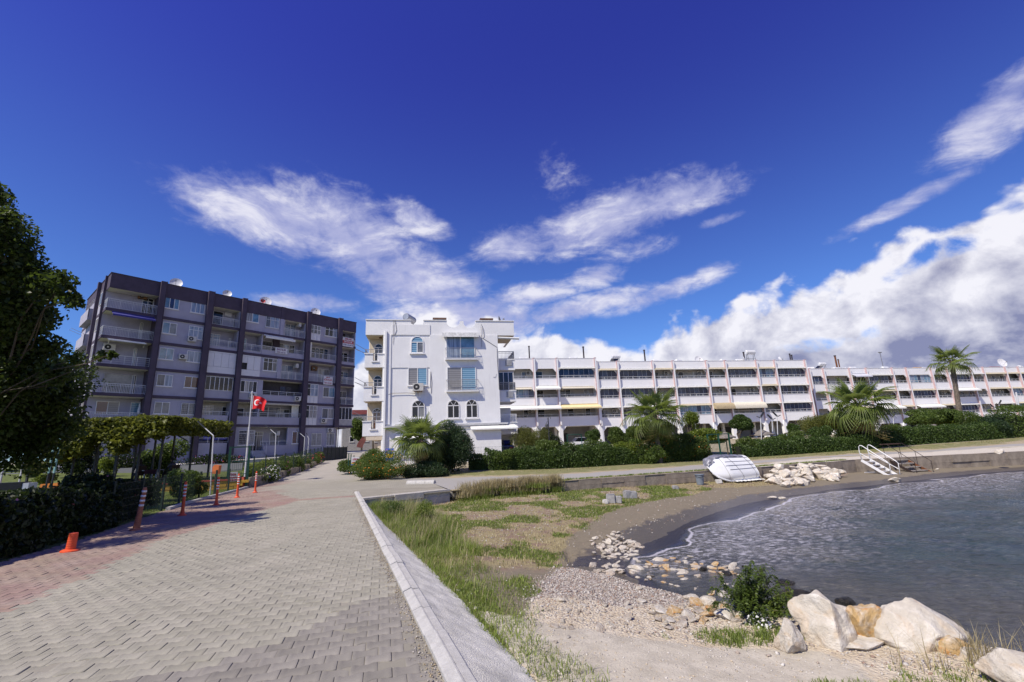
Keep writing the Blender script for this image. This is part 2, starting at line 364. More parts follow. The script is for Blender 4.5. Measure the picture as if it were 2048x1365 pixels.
road_poly = [(K(-20)+.02, -20), (K(16.9)+.02, 16.9), (-2.7, 19.1), (-4.6, 25), (-7, 28.5), (-10.4, 31.0), (-11.4, 36), (-12.9, 40), (-13.6, 48), (-17, 64), (-24, 90)]+LE[::-1]
bed = paving_mat('paving_bed', False); stone = paving_mat('paving_stone', True)
def road_attr(V):
    f = ss((V[:, 1]-21)/2.); c = pave_rgb(V[:, 0], V[:, 1]); near = (V[:, 1] < 22)
    c = np.where(near[:, None], np.array([.265, .245, .195]), c)
    conc = ss((V[:, 1]-29)/3.)[:, None]; c = c*(1-conc)+np.array([.345, .32, .28])*conc
    return {'rgb': c, 'far': f*(1-conc[:, 0])}
road = cdt_sheet('road', road_poly, bed, stp, .0, road_attr)

# --- interlocking stones: waisted outline, half a stone offset from row to row
def paver_poly(sx=1.): return [(-.097, -.0789), (-.066, -.0789), (-.036, -.0597), (.036, -.0597), (.066, -.0789), (.097, -.0789), (.097, .0789), (.066, .0789), (.036, .0597), (-.036, .0597), (-.066, .0789), (-.097, .0789)]
PP = np.array(paver_poly()); RA = radians(16); rot = np.array([[cos(RA), sin(RA)], [-sin(RA), cos(RA)]])
ii, jj = np.meshgrid(np.arange(-80, 120), np.arange(-20, 230)); gu = (ii+.5*(jj % 2))*.20; gv = jj*.139
XY = np.stack([gu.ravel(), gv.ravel()], -1) @ rot+np.array([0, 0.])
le_x = np.interp(XY[:, 1], [p[1] for p in LE], [p[0] for p in LE])
ok = (XY[:, 0] < K(XY[:, 1])-.09) & (XY[:, 0] > le_x-.06) & (XY[:, 1] > 2.2) & (XY[:, 1] < 22.5) & (XY[:, 0] > -11-XY[:, 1]*.3)
# only what lies inside a generous field of view
ok &= XY[:, 0] > -(XY[:, 1]*1.35+2.5)
ok &= ~((XY[:, 1] > 16.5) & (XY[:, 0] > -5.8))
XY = XY[ok]; XY = XY[np.argsort(np.hypot(XY[:, 0], XY[:, 1]))]
N = len(XY); dz = rng.normal(0, .0022, N); tl = rng.normal(0, .012, (N, 2)); rc = pave_rgb(XY[:, 0], XY[:, 1])*(1+rng.normal(0, .055, (N, 1)))
def paver_arrays(idx):
    n = len(idx); base = PP @ rot; ins = PP*np.array([.972, .966]) @ rot
    V = np.empty((n, 36, 3)); c = XY[idx]
    for k, (pl, z) in enumerate(((base, -.03), (base, .0135), (ins, .0145))):
        V[:, k*12:(k+1)*12, :2] = c[:, None]+pl[None]; V[:, k*12:(k+1)*12, 2] = z-.009+dz[idx][:, None]+(pl[None]*tl[idx][:, None]).sum(-1)
    ring = []
    for k in (0, 1):
        for i in range(12): j = (i+1) % 12; ring.append((k*12+i, k*12+j, (k+1)*12+j, (k+1)*12+i))
    T = [(24, 25, 34, 35), (25, 26, 33, 34), (26, 27, 32, 33), (27, 28, 31, 32), (28, 29, 30, 31)]
    F = np.array(ring+T); F = (F[None]+np.arange(n)[:, None, None]*36).reshape(-1, 4)
    col = np.repeat(rc[idx], 36, 0); return V.reshape(-1, 3), F, col
near = np.arange(N)
vis = (XY[:, 1] > 3.3) & (XY[:, 0] > -4.6) & (XY[:, 1] < 6.2); sel = near[vis][:300]; rest = np.setdiff1d(near, sel)
V, F, Cc = paver_arrays(rest); o = obj('paver', npmesh('paver', V, F, stone, {'rgb': Cc}), road); tag(o, kind='stuff')
shared = []
for k in range(6):                                       # six slightly different casts of the same stone
    i0 = sel[k*7]; V, F, Cc = paver_arrays(np.array([i0])); V[:, :2] -= XY[i0]
    shared.append((XY[i0], npmesh('paver', V, F, stone, {'rgb': np.tile([.238+.012*(k-2.5), .22+.011*(k-2.5), .19+.01*(k-2.5)], (36, 1))})))
    shared.append((XY[i0], npmesh('paver', V, F, stone, {'rgb': np.tile([.318+.012*(k-2.5), .30+.011*(k-2.5), .24+.01*(k-2.5)], (36, 1))})))
for i in sel:
    light = pave_rgb(XY[i, 0], XY[i, 1])[0] > .275
    o = obj('paver', shared[2*int(rng.integers(6))+int(light)][1], road, (XY[i, 0], XY[i, 1], float(dz[i]))); o.rotation_euler.z = pi*int(rng.integers(2))

# --- kerb of short bevelled blocks
kerbm = mat('kerb_concrete', (.50, .485, .455), .85, .10, 14, .5, 160, stain=.0)
kdir = Vector((-.385, 1, 0)).normalized(); knrm = Vector((kdir.y, -kdir.x, 0))
kerb = tag(thing('road_kerb', 'pale concrete kerb of short blocks running up the right edge of the paved road', 'kerb', (K(0), 0, 0)))
kb = MB(); Lk = .69
prof = [(0, -.06), (0, .028), (.012, .036), (.082, .062), (.095, .060), (.102, .048), (.172, .046), (.184, .038), (.184, -.10)]
nk = len(prof); vs = [(x, y, z) for y in (-Lk/2+.005, Lk/2-.005) for x, z in prof]
kb.add(vs, [tuple(range(nk)), tuple(range(2*nk-1, nk-1, -1))]+[(i, i+1, i+1+nk, i+nk) for i in range(nk-1)])
kme = kb.mesh('kerb_stone', kerbm); kme.validate()
th = math.atan2(-.385, 1)
for i in range(34):
    s = -1.2+i*Lk
    o = obj('kerb_stone', kme, kerb, kdir*s); o.rotation_euler = (rng.normal(0, .004), rng.normal(0, .01), -th+rng.normal(0, .004)); o.location.z = rng.normal(0, .003)
    if o.matrix_basis.translation.y > 0: o.rotation_euler.z = math.atan2(kdir.y, kdir.x)-pi/2+rng.normal(0, .004)
    o.location.x += rng.normal(0, .003)
# --- rough concrete bank between kerb and grass
rough = mat('rough_concrete', (.76, .73, .65), .95, .10, 3, 1.0, 70, col2=(.52, .50, .44))
ys = np.arange(-12, 16.9, .05); us = np.linspace(0, 1, 20); Vb = []
wid = np.interp(ys, [-12, 5.1, 7.4, 10.4, 13, 17], [.8, .67, .60, .47, .36, .22]); 
for y, w_ in zip(ys, wid):
    for u in us:
        d = u*w_+.05*vnoise(np.array(y+7), np.array(1.), .9, 11)*u; zz = .03-u*.30-.02*u*(1-u)
        x = K(y)+.187+d; nz = .03*vnoise(np.array(x*1.+20), np.array(y+30), .6, 5)+.035*vnoise(np.array(x+20), np.array(y+30), .09, 6, 3)
        Vb.append((x, y+.02*u, float(zz+nz*min(1, u*6))))
nn_ = len(us); Fb = [(i*nn_+j, i*nn_+j+1, (i+1)*nn_+j+1, (i+1)*nn_+j) for i in range(len(ys)-1) for j in range(nn_-1)]
tag(obj('concrete_bank', npmesh('concrete_bank', Vb, Fb, rough, smooth=True)), kind='structure')

# --- beach: distance from the waterline gives the height
SHORE = [(420, 62), (60, 31.8), (34, 29.0), (29.2, 28.0), (24.5, 26.7), (18.5, 23.9), (15.0, 22.6), (12.4, 21.3), (10.0, 19.9), (7.2, 17.3), (4.9, 14.9), (3.7, 13.3), (2.75, 11.9), (2.1, 10.9), (1.9, 10.0), (2.0, 9.2), (2.15, 8.5), (2.4, 7.8), (2.85, 7.15), (3.4, 6.65), (3.85, 6.3), (4.5, 5.9), (5.2, 5.2), (5.7, 4.3), (6.2, 3), (7, 0), (9, -10), (16, -60), (40, -300)]
SEA = SHORE+[(600, -300), (600, 62)]
WZ = -0.95
def shore_d(x, y):
    d = pl_dist(SHORE, x, y); return np.where(pt_in(SEA, x, y), -d, d)
def zb(x, y):
    x = np.asarray(x, float); y = np.asarray(y, float); d = shore_d(x, y)
    steep = 1-ss((y-7.0)/3.2); k = .105+.55*steep
    z = WZ+np.where(d > 0, d*k, np.maximum(d, -1.1)*.10+np.minimum(d+1.1, 0)*(.14+.4*steep)); dkk = x-(K(y)+.187); top = -.45+.17*(1-ss((dkk-.6)/2.6))*ss((18.5-y)/3.)
    top = top+np.where(x > 8, -.28*ss((x-9)/10.), 0)
    z = top-np.log1p(np.exp((top-z)/.06))*.06; z = np.maximum(z, -2.6)
    cl = ss((y-8.7)/.6)*ss((11.9-y)/.6)                     # little eroded bank left of the creek
    z = z-np.where(d > 0, cl*.20*ss((x-.95)/.12)*ss((z+1.0)/.3), 0)
    z = z+.05*vnoise(x+50, y+50, 1.8, 21)+.018*vnoise(x+50, y+50, .28, 22, 3)*ss(2-np.hypot(x, y)/14)
    z = z+.10*np.exp(-((x+2.2)**2/6+(y-20.2)**2/1.6))        # mound under the dry grass
    return z
az_ = np.radians(np.concatenate([np.arange(-42, 60, .33), np.arange(60, 150, 1.2)])); rr_ = np.concatenate([np.geomspace(1.2, 32, 300), np.geomspace(33, 600, 50)])
A_, R_ = np.meshgrid(az_, rr_); X = (R_*np.sin(A_)).ravel(); Y = (R_*np.cos(A_)).ravel(); Z = zb(X, Y)
upl = pt_in(EDGE+[(420, 900), (-600, 900), (-600, -20)], X, Y); Z = np.where(upl, np.minimum(Z, -.5), Z)
dsh = shore_d(X, Y)
na = len(az_); idx = np.arange(len(rr_)*na).reshape(len(rr_), na)
Fq = np.stack([idx[:-1, :-1], idx[:-1, 1:], idx[1:, 1:], idx[1:, :-1]], -1).reshape(-1, 4)
n1 = vnoise(X+9, Y+9, 1.5, 31); n2 = vnoise(X+9, Y+9, .35, 32)
dk = X-(K(Y)+.187)                                         # distance right of the kerb
def kinds(X, Y, dsh, dk, n1, n2):
    line = np.interp(Y, [6, 8.5, 10, 12, 15, 18, 21, 24], [.2, .95, 1.0, 1.3, 2.4, 4.4, 8., 11])
    turf = ss((line+.8*n1-X)/.5); n3_ = vnoise(X+19, Y+29, 1.0, 61, 4)
    green = ss((1.25+1.0*n1-dk)/.6)*ss((Y-3.6)/.8)*ss((17.8-Y)/1.5); green = np.maximum(green, turf*ss((n3_+.10)/.18)*ss((Y-4)/1)*.9)
    dw = pl_dist(WALL, X, Y)
    dry = np.maximum(ss((dsh-4.6+1.5*n1)/1.8)*ss((Y-8.5)/1.5), ss((2.2+n1-dw)/1.0)*ss((X-.5)/2)*ss((18-X)/4))
    dry = np.maximum(dry, turf*ss((Y-7)/2)*.85)
    litter = ss((dsh-2.6+2.5*n1)/.8)*ss((Y-9.5)/1.5)*(1-.55*dry); litter = np.maximum(litter*ss((n2*1.2+n1+.25)/.3), ss((-n3_-.03)/.06)*ss((Y-7)/2)*ss((dsh-2.)/1)*.9)
    gravel = ss((8.8+.8*n1-Y)/.8)*ss((X+.30-.24*(Y-5.5)+.5*n1)/.45)
    cream = gravel*np.maximum(ss((6.9+.9*n1-Y+.9*(X-2.2))/.9)*ss((X-.6+.5*n1)/.5), ss((7.0+.9*n1-Y)/.9)*.9)
    slab = ss((5.55+.5*n1-.32*(X-1)-Y)/.35)*ss((dk-.65)/.15)*ss((3.0+.4*n1-X)/.4)
    return green, dry, litter, gravel, cream, slab
gr, dr, li, gv_, cr_, sl_ = kinds(X, Y, dsh, dk, n1, n2)
def beach_mat():
    m = bpy.data.materials.new('beach_ground'); m.use_nodes = True; t = NT(m.node_tree); b = m.node_tree.nodes['Principled BSDF']
    tc = t.node('ShaderNodeTexCoord').outputs['Object']
    at = lambda nm: (lambda a: (setattr(a, 'attribute_name', nm), a.outputs['Color'])[1])(t.node('ShaderNodeAttribute'))
    g, d, l = t.sep(at('m1')); v, c, s = t.sep(at('m2')); dist = (lambda a: (setattr(a, 'attribute_name', 'ds'), a.outputs['Fac'])[1])(t.node('ShaderNodeAttribute'))
    f1 = t.noise(tc, 4, 7, .65); f2 = t.noise(tc, 35, 5, .7); f3 = t.noise(tc, 160, 3, .7)
    vr = t.node('ShaderNodeTexVoronoi'); t.L.new(tc, vr.inputs[0]); vr.inputs['Scale'].default_value = 32
    vc = t.sep(vr.outputs['Color'])[0]
    sand = t.mix(f1, (.15, .124, .085), (.25, .21, .145)); sand = t.mix(t.rng(f2, .5, .75), sand, (.11, .09, .062))
    lit = t.mix(t.rng(vc, .15, .9), (.13, .075, .05), (.40, .33, .25)); lit = t.mix(t.rng(f2, .55, .7), lit, (.60, .55, .47))
    dryc = t.mix(t.rng(f2, .3, .7), (.19, .15, .07), (.37, .31, .17)); f4 = t.noise(tc, 1.7, 6, .7); dryc = t.mix(t.rng(f4, .47, .60), dryc, t.mix(f2, (.13, .085, .06), (.31, .22, .16)))
    grn = t.mix(t.rng(f2, .3, .7), (.06, .075, .018), (.16, .165, .045))
    gvl = t.mix(t.rng(vc, .1, .95), (.20, .15, .12), (.58, .52, .45)); gvl = t.mix(t.rng(f3, .5, .75), gvl, (.20, .15, .12))
    crm = t.mix(t.rng(f1, .3, .7), (.52, .43, .30), (.64, .56, .43)); crm = t.mix(t.rng(f3, .55, .75), crm, (.38, .30, .21))
    slb = t.mix(t.rng(f1, .3, .7), (.42, .375, .295), (.57, .515, .415)); slb = t.mix(t.rng(f3, .6, .75), slb, (.20, .18, .16))
    nz = t.m('MULTIPLY', t.m('SUBTRACT', f1, .5), .9)
    nz2 = t.m('ADD', nz, t.m('MULTIPLY', t.m('SUBTRACT', f2, .5), .6))
    col = sand
    for wgt, cc, q in ((l, lit, nz2), (d, dryc, nz2), (v, gvl, nz2), (g, grn, nz2), (c, crm, nz2), (s, slb, nz)):
        col = t.mix(t.rng(t.m('ADD', wgt, q), .38, .62), col, cc)
    wet = t.rng(t.m('ADD', dist, t.m('MULTIPLY', t.m('SUBTRACT', f1, .5), 1.2)), 1.05, .75)
    wet = t.m('MULTIPLY', wet, t.m('SUBTRACT', 1., t.m('MULTIPLY', c, .6)))
    col = t.mix(t.m('MULTIPLY', wet, .62), col, (.045, .038, .032)); t.put(b.inputs['Base Color'], col)
    t.put(b.inputs['Roughness'], t.rng(wet, 0, 1, .92, .30)); b.inputs['Specular IOR Level'].default_value = .35
    h = t.m('ADD', t.m('MULTIPLY', f2, 1.), t.m('MULTIPLY', vr.outputs['Distance'], t.m('ADD', t.m('MULTIPLY', t.m('MULTIPLY', v, t.m('SUBTRACT', 1., s)), -1.4), t.m('MULTIPLY', l, -.8))))
    bn = t.node('ShaderNodeBump'); bn.inputs['Strength'].default_value = .9; bn.inputs['Distance'].default_value = .02
    t.put(bn.inputs['Height'], h); t.L.new(bn.outputs[0], b.inputs['Normal']); return m
MT['beach'] = beach_mat()
bme = npmesh('beach', np.c_[X, Y, Z], Fq, MT['beach'], {'m1': np.c_[gr, dr, li], 'm2': np.c_[gv_, cr_, sl_], 'ds': dsh}, smooth=True)
tag(obj('beach', bme), kind='structure')

# --- sea
xw = []; rs = np.concatenate([np.geomspace(3.2, 45, 330), np.geomspace(46.5, 900, 46)]); aw = np.radians(np.concatenate([np.arange(2, 60, .22), np.arange(60, 172, 1.4)]))
A_, R_ = np.meshgrid(aw, rs); wx = (R_*np.sin(A_)).ravel(); wy = (R_*np.cos(A_)).ravel(); wd = -shore_d(wx, wy)
amp = ss((wd+.2)/3.)*(1-ss((R_.ravel()-25)/30.))
lob = vnoise(wx+60, wy+60, 3.2, 41, 3)
sw = np.sin((wx*.55+wy*.83)*2.2+3*lob)*.5+np.sin((wx*.9-wy*.3)*3.1+4*lob)*.3
wz = WZ+amp*(.05*sw+.05*vnoise(wx*1.+60, wy*1.4+60, .55, 42)+.02*vnoise(wx+60, wy*1.5+60, .16, 43, 2))
swash = np.abs(wd-.55-1.4*vnoise(wx+10, wy+10, 2.6, 44)); wz += .018*np.exp(-(swash/.10)**2)
na = len(aw); idx = np.arange(len(rs)*na).reshape(len(rs), na); Fq = np.stack([idx[:-1, :-1], idx[:-1, 1:], idx[1:, 1:], idx[1:, :-1]], -1).reshape(-1, 4)
keep = ((wd > -.9)[Fq]).any(1) & (wy < 66)[Fq].all(1); Fq = Fq[keep]; used = np.unique(Fq); mp_ = np.zeros(len(wx), int); mp_[used] = np.arange(len(used))
calm = ss((wy-8.8)/2.5)
def sea_mat():
    m = bpy.data.materials.new('sea_water'); m.use_nodes = True; t = NT(m.node_tree); b = m.node_tree.nodes['Principled BSDF']
    tc = t.node('ShaderNodeTexCoord').outputs['Object']; at = lambda nm: (lambda a: (setattr(a, 'attribute_name', nm), a.outputs['Fac'])[1])(t.node('ShaderNodeAttribute'))
    d = at('d'); fl = at('fl'); sx_ = at('sw')
    mp = t.node('ShaderNodeMapping'); t.L.new(tc, mp.inputs[0]); mp.inputs['Scale'].default_value = (1, 1.7, 1); mp.inputs['Rotation'].default_value = (0, 0, -.55)
    n1 = t.noise(mp.outputs[0], 1.1, 5, .6, .6); n2 = t.noise(mp.outputs[0], 5.5, 6, .62, .5); n3 = t.noise(tc, 22, 3, .6)
    deep = t.mix(t.rng(n1, .35, .7), (.011, .023, .031), (.028, .050, .053)); shal = t.mix(t.rng(n2, .3, .7), (.038, .038, .036), (.074, .072, .062))
    c = t.mix(t.rng(t.m('ADD', d, t.m('MULTIPLY', t.m('SUBTRACT', n1, .5), 3.)), 6.5, 2.2), deep, shal)
    # foam: a scalloped line where the wave ends, and torn lace behind it
    v = t.node('ShaderNodeTexVoronoi', feature='DISTANCE_TO_EDGE'); wv_ = t.node('ShaderNodeVectorMath', operation='MULTIPLY_ADD')
    nn = t.node('ShaderNodeTexNoise'); t.L.new(tc, nn.inputs[0]); nn.inputs['Scale'].default_value = 4; nn.inputs['Detail'].default_value = 4
    t.L.new(nn.outputs['Color'], wv_.inputs[0]); wv_.inputs[1].default_value = (.35, .35, .1); t.L.new(mp.outputs[0], wv_.inputs[2]); t.L.new(wv_.outputs[0], v.inputs[0]); v.inputs['Scale'].default_value = 5.5
    lace = t.m('MULTIPLY', t.rng(v.outputs['Distance'], .11, .0), t.rng(n2, .42, .62))
    reach = t.m('MULTIPLY', t.rng(t.m('ADD', fl, t.m('MULTIPLY', t.m('SUBTRACT', n1, .5), 5.)), 5.6, .6), t.rng(fl, -.03, .05))
    patchy = t.m('MULTIPLY', lace, t.m('MULTIPLY', reach, .75))
    mist = t.m('MULTIPLY', t.m('MULTIPLY', reach, t.rng(n2, .46, .68)), .62)
    line = t.m('MULTIPLY', t.rng(t.m('ABSOLUTE', t.m('ADD', fl, t.m('MULTIPLY', t.m('SUBTRACT', n3, .5), .16))), .065, .02), .72)
    foam = t.m('MAXIMUM', t.m('MAXIMUM', patchy, mist), line, clamp=True)
    calm_ = at('calm'); foam = t.m('MULTIPLY', foam, calm_)
    c = t.mix(t.rng(fl, .05, -.25), c, (.028, .026, .045)); c = t.mix(foam, c, (.60, .58, .63)); t.put(b.inputs['Base Color'], c)
    t.put(b.inputs['Roughness'], t.m('MAXIMUM', t.rng(foam, 0, 1, .09, .75), t.rng(fl, .1, -.3, .0, .3))); b.inputs['IOR'].default_value = 1.33; b.inputs['Specular IOR Level'].default_value = .5
    bn = t.node('ShaderNodeBump'); bn.inputs['Strength'].default_value = .85; bn.inputs['Distance'].default_value = .08
    hh = t.m('ADD', t.m('MULTIPLY', n1, .9), t.m('ADD', t.m('MULTIPLY', n2, .50), t.m('MULTIPLY', n3, .13)))
    sc_ = t.rng(fl, -.3, 1.2, .12, 1.0); t.put(bn.inputs['Height'], t.m('MULTIPLY', hh, sc_)); t.L.new(bn.outputs[0], b.inputs['Normal'])
    # thin film at the edge lets the wet sand through
    al = t.m('MAXIMUM', t.rng(d, .0, 1.0, .5, 1.), foam); t.put(b.inputs['Alpha'], al); return m
MT['sea'] = sea_mat()
fl = wd-.75-1.5*vnoise(wx+10, wy+10, 2.6, 44)-.35*vnoise(wx+10, wy+10, .7, 45)
Vw = np.c_[wx, wy, wz][used]
tag(obj('sea', npmesh('sea', Vw, mp_[Fq], MT['sea'], {'d': wd[used], 'fl': fl[used], 'sw': sw[used], 'calm': calm[used]}, smooth=True)), kind='structure')

# --- upland sheets
earth = mat('dry_earth', (.38, .33, .24), .95, .1, 1.5, .6, 40, col2=(.24, .20, .12))
def prom_mat():
    m = bpy.data.materials.new('promenade_ground'); m.use_nodes = True; t = NT(m.node_tree); b = m.node_tree.nodes['Principled BSDF']; b.inputs['Roughness'].default_value = .92
    tc = t.node('ShaderNodeTexCoord').outputs['Object']; a = t.node('ShaderNodeAttribute'); a.attribute_name = 'm1'; g, p, s = t.sep(a.outputs['Color'])
    f1 = t.noise(tc, 1.6, 6, .65); f2 = t.noise(tc, 22, 5, .7); nz = t.m('MULTIPLY', t.m('SUBTRACT', f1, .5), 1.1)
    e = t.mix(t.rng(f2, .3, .7), (.25, .20, .12), (.42, .35, .23)); as_ = t.mix(f2, (.26, .245, .22), (.36, .34, .31)); pal = t.mix(t.rng(f2, .3, .7), (.42, .37, .29), (.62, .57, .48))
    gg = t.mix(t.rng(f2, .3, .7), (.09, .10, .03), (.26, .24, .09))
    c = t.mix(t.rng(t.m('ADD', s, nz), .4, .6), e, pal); c = t.mix(t.rng(t.m('ADD', g, nz), .4, .6), c, gg); c = t.mix(t.rng(t.m('ADD', p, t.m('MULTIPLY', nz, .25)), .42, .58), c, as_)
    t.put(b.inputs['Base Color'], c); bn = t.node('ShaderNodeBump'); bn.inputs['Strength'].default_value = .5; t.put(bn.inputs['Height'], f2); t.L.new(bn.outputs[0], b.inputs['Normal']); bn.inputs['Distance'].default_value = .02
    return m
MT['prom'] = prom_mat()
def prom_attr(V):
    x, y = V[:, 0], V[:, 1]; dw = pl_dist(EDGE[1:], x, y); dh = pl_dist(HEDGE, x, y); w_ = dw/(dw+dh+1e-6)
    lo = np.interp(x, [-8, 2, 10, 20, 34], [.0, .06, .10, .42, .55]); hi = np.interp(x, [-8, 2, 10, 20, 34], [.95, .45, .42, .66, .70])
    path = ss((w_-lo)/.03)*ss((hi-w_)/.03); pale = ss((lo-w_)/.05)*ss((x-3)/5.)
    grass = np.maximum(ss((w_-hi)/.08)*.62, .52*ss((.08-np.abs(w_-lo+.04))/.06))
    return {'m1': np.c_[grass, path, pale]}
cdt_sheet('promenade', [(K(16.9)+.05, 16.9), (-2.66, 19.24)]+WALL[:5]+[(60, 50)]+HEDGE[:-1][::-1]+[(-10.4, 31.0), (-7, 28.4), (-4.6, 24.9), (-2.7, 19.4)], MT['prom'], stp, .002, prom_attr)
lawn = mat('lawn', (.13, .155, .030), .9, .1, 5, .6, 60, col2=(.065, .09, .018))
cdt_sheet('lawn', [(-8.7, 6), (-9.0, 8.3), (-9.65, 10.6), (-10.3, 12.1), (-12.85, 18.1), (-15.65, 27.2), (-17.3, 38), (-19.5, 47), (-24.8, 64), (-33, 90), (-120, 90), (-120, -20), (-6.6, -20)], lawn, lambda x, y: stp(x, y)*1.5, -.01)
cdt_sheet('ground', HEDGE+[(300, 110), (900, 900), (-900, 900), (-120, 90), (-33, 90), (-24, 89.9), (-17, 63.9), (-13.6, 48), (-12.9, 40), (-11.4, 36), (-10.4, 31.0)], earth, lambda x, y: stp(x, y)*1.6, -.006, rad=900)
cdt_sheet('hillside', [(-120, 90.1), (-900, 900), (-900, -500), (900, -500), (40, -300), (7.5, -20.1), (-120, -20.1)], earth, lambda x, y: 20., -.05, zfun=lambda x, y: np.where(y > 0, zu(x, y), .0)-.02, rad=30)

# --- sea wall: weathered cast blocks with a coping
wallm = mat('sea_wall_concrete', (.33, .275, .21), .95, .1, 2.2, 1.0, 30, col2=(.19, .155, .12), stain=.7)
cope = mat('coping', (.47, .44, .39), .95, .1, 4, .8, 60)
sw_ = thing('sea_wall', 'long weathered grey sea wall between the beach and the promenade', 'wall', (0, 0, 0))
def wall_run(pts, parent, m, zt, zbf, th=.42, blk=1.25, name='wall_block', rough=.02):
    acc = 0
    for a, b in zip(pts[:-1], pts[1:]):
        a = Vector(a); b = Vector(b); L = (b-a).length; d = (b-a)/L; nrm = Vector((-d.y, d.x)); q = max(1, round(L/blk))
        for i in range(q):
            p0 = a+d*L*i/q; p1 = a+d*L*(i+1)/q; pm = (p0+p1)/2; f = rng.normal(0, rough)
            z1 = zt(pm.x, pm.y)+rng.normal(0, .006); z0 = zbf(pm.x, pm.y); g = .006; w2 = (p1-p0).length/2-g
            B = MB(); h = z1-z0; nr = 3
            for r in range(nr):                           # courses with slightly open joints
                off = rng.normal(0, rough); B.box(-w2, w2, off, th, z0+h*r/nr+.004, z0+h*(r+1)/nr-.008)
            B.box(-w2+.01, w2-.01, .03, th-.02, z0, z1-.01)
            o = B.build(name, m, parent, loc=(pm.x, pm.y, 0), rz=math.atan2(d.y, d.x), fix=False)
zt_ = lambda x, y: float(zu(x, y))+.015
WP = [(-1.8, 19.85)]+WALL[:4]+[(60, 33.0)]
wall_run(WP, sw_, wallm, zt_, lambda x, y: -1.35 if x > 12 else -.75)
B = MB(); B.beam((60, 33.2, -.7), (420, 70.2, -.7), .4, 1.5); B.build('wall_end', wallm, sw_)
lw = thing('retaining_wall', 'low pale wall end beside the steps at the corner where the road meets the grass', 'wall', (0, 0, 0))
wall_run([(K(16.9)+.15, 17.0), (-2.75, 19.15)], lw, cope, lambda x, y: .07, lambda x, y: -.6, th=.5, blk=1.3)
# ================================================================ BUILDINGS
class Face:                                              # local frame of a front: x along it, y into the building, z up
    def __init__(s, name, label, cat, O, ang, zb=0.):
        s.o = thing(name, label, cat, (O[0], O[1], 0), ang); s.O = np.array([O[0], O[1], 0.]); s.a = ang
        s.ux = np.array([cos(ang), sin(ang), 0]); s.uy = np.array([-sin(ang), cos(ang), 0])
    def at(s, px, py, y=0.):
        r = ray(px, py); t = ((s.O+s.uy*y-CAM)@s.uy)/(r@s.uy); p = CAM+r*t-s.O; return float(p@s.ux), float(p[2])
    def part(s, mb, name, m, parent=None, **k): return mb.build(name, m, parent or s.o, **k)
white_up = mat('window_white', (.78, .77, .75), .5, .04)
alu = mat('painted_rail', (.62, .62, .62), .45, .05, spec=.5)
def glassmat(name, col, rough=.06, spec=.9):
    m = mat(name, col, rough, .25, 1.2, spec=spec); return m
g_dark = glassmat('glass_dark', (.012, .014, .022), spec=.5); g_blue = glassmat('glass_blue', (.035, .06, .12), spec=.5); g_cur = glassmat('glass_curtain', (.20, .25, .33), .12)
g_lite = glassmat('glass_bluish', (.16, .30, .42), .08); g_warm = glassmat('glass_warm', (.16, .07, .04)); g_grey = glassmat('glass_blind', (.26, .26, .25), .2)
g_night = glassmat('glass_night', (.02, .022, .09)); g_sea = glassmat('glass_tinted', (.018, .028, .075), .06, .45)
def blindmat(name, a, b, s):
    m = bpy.data.materials.new(name); m.use_nodes = True; t = NT(m.node_tree); bb = m.node_tree.nodes['Principled BSDF']; bb.inputs['Roughness'].default_value = .12
    z = t.sep(t.node('ShaderNodeTexCoord').outputs['Object'])[2]; f = t.m('FRACT', t.m('MULTIPLY', z, s))
    t.put(bb.inputs['Base Color'], t.mix(t.rng(f, .45, .55), a, b)); MT[name] = m; return m
g_blind = blindmat('glass_zebra_blind', (.10, .22, .34), (.26, .42, .52), 5.5); g_blindg = blindmat('glass_roller_blind', (.20, .19, .185), (.27, .26, .25), 5.5)
g_curt = blindmat('x', (.2, .2, .2), (.2, .2, .2), 1.)
def curtainmat(name, a, b, s):
    m = bpy.data.materials.new(name); m.use_nodes = True; t = NT(m.node_tree); bb = m.node_tree.nodes['Principled BSDF']; bb.inputs['Roughness'].default_value = .12; bb.inputs['Specular IOR Level'].default_value = .8
    mp = t.node('ShaderNodeMapping'); t.L.new(t.node('ShaderNodeTexCoord').outputs['Object'], mp.inputs[0]); mp.inputs['Scale'].default_value = (s, 1, .15)
    t.put(bb.inputs['Base Color'], t.mix(t.rng(t.noise(mp.outputs[0], 3, 3), .35, .65), a, b)); MT[name] = m; return m
g_cur = curtainmat('glass_lace_curtain', (.13, .17, .24), (.30, .36, .45), 3.); g_folds = curtainmat('glass_white_curtain', (.17, .16, .15), (.42, .40, .38), 4.)
g_lace = curtainmat('glass_dark_curtain', (.03, .03, .035), (.16, .16, .17), 4.)
GL = dict(d=g_dark, b=g_blue, c=g_cur, l=g_lite, w=g_warm, g=g_grey, n=g_night, z=g_blind, r=g_blindg, f=g_folds, k=g_lace, t=g_sea)
ac_body = mat('ac_casing', (.62, .60, .55), .5, .1, 4, stain=.3); ac_dark = mat('ac_grille', (.03, .03, .03), .6); rust = mat('rust', (.20, .075, .03), .9, .2, 8)
gridm = mat('window_grille', (.55, .55, .55), .5)

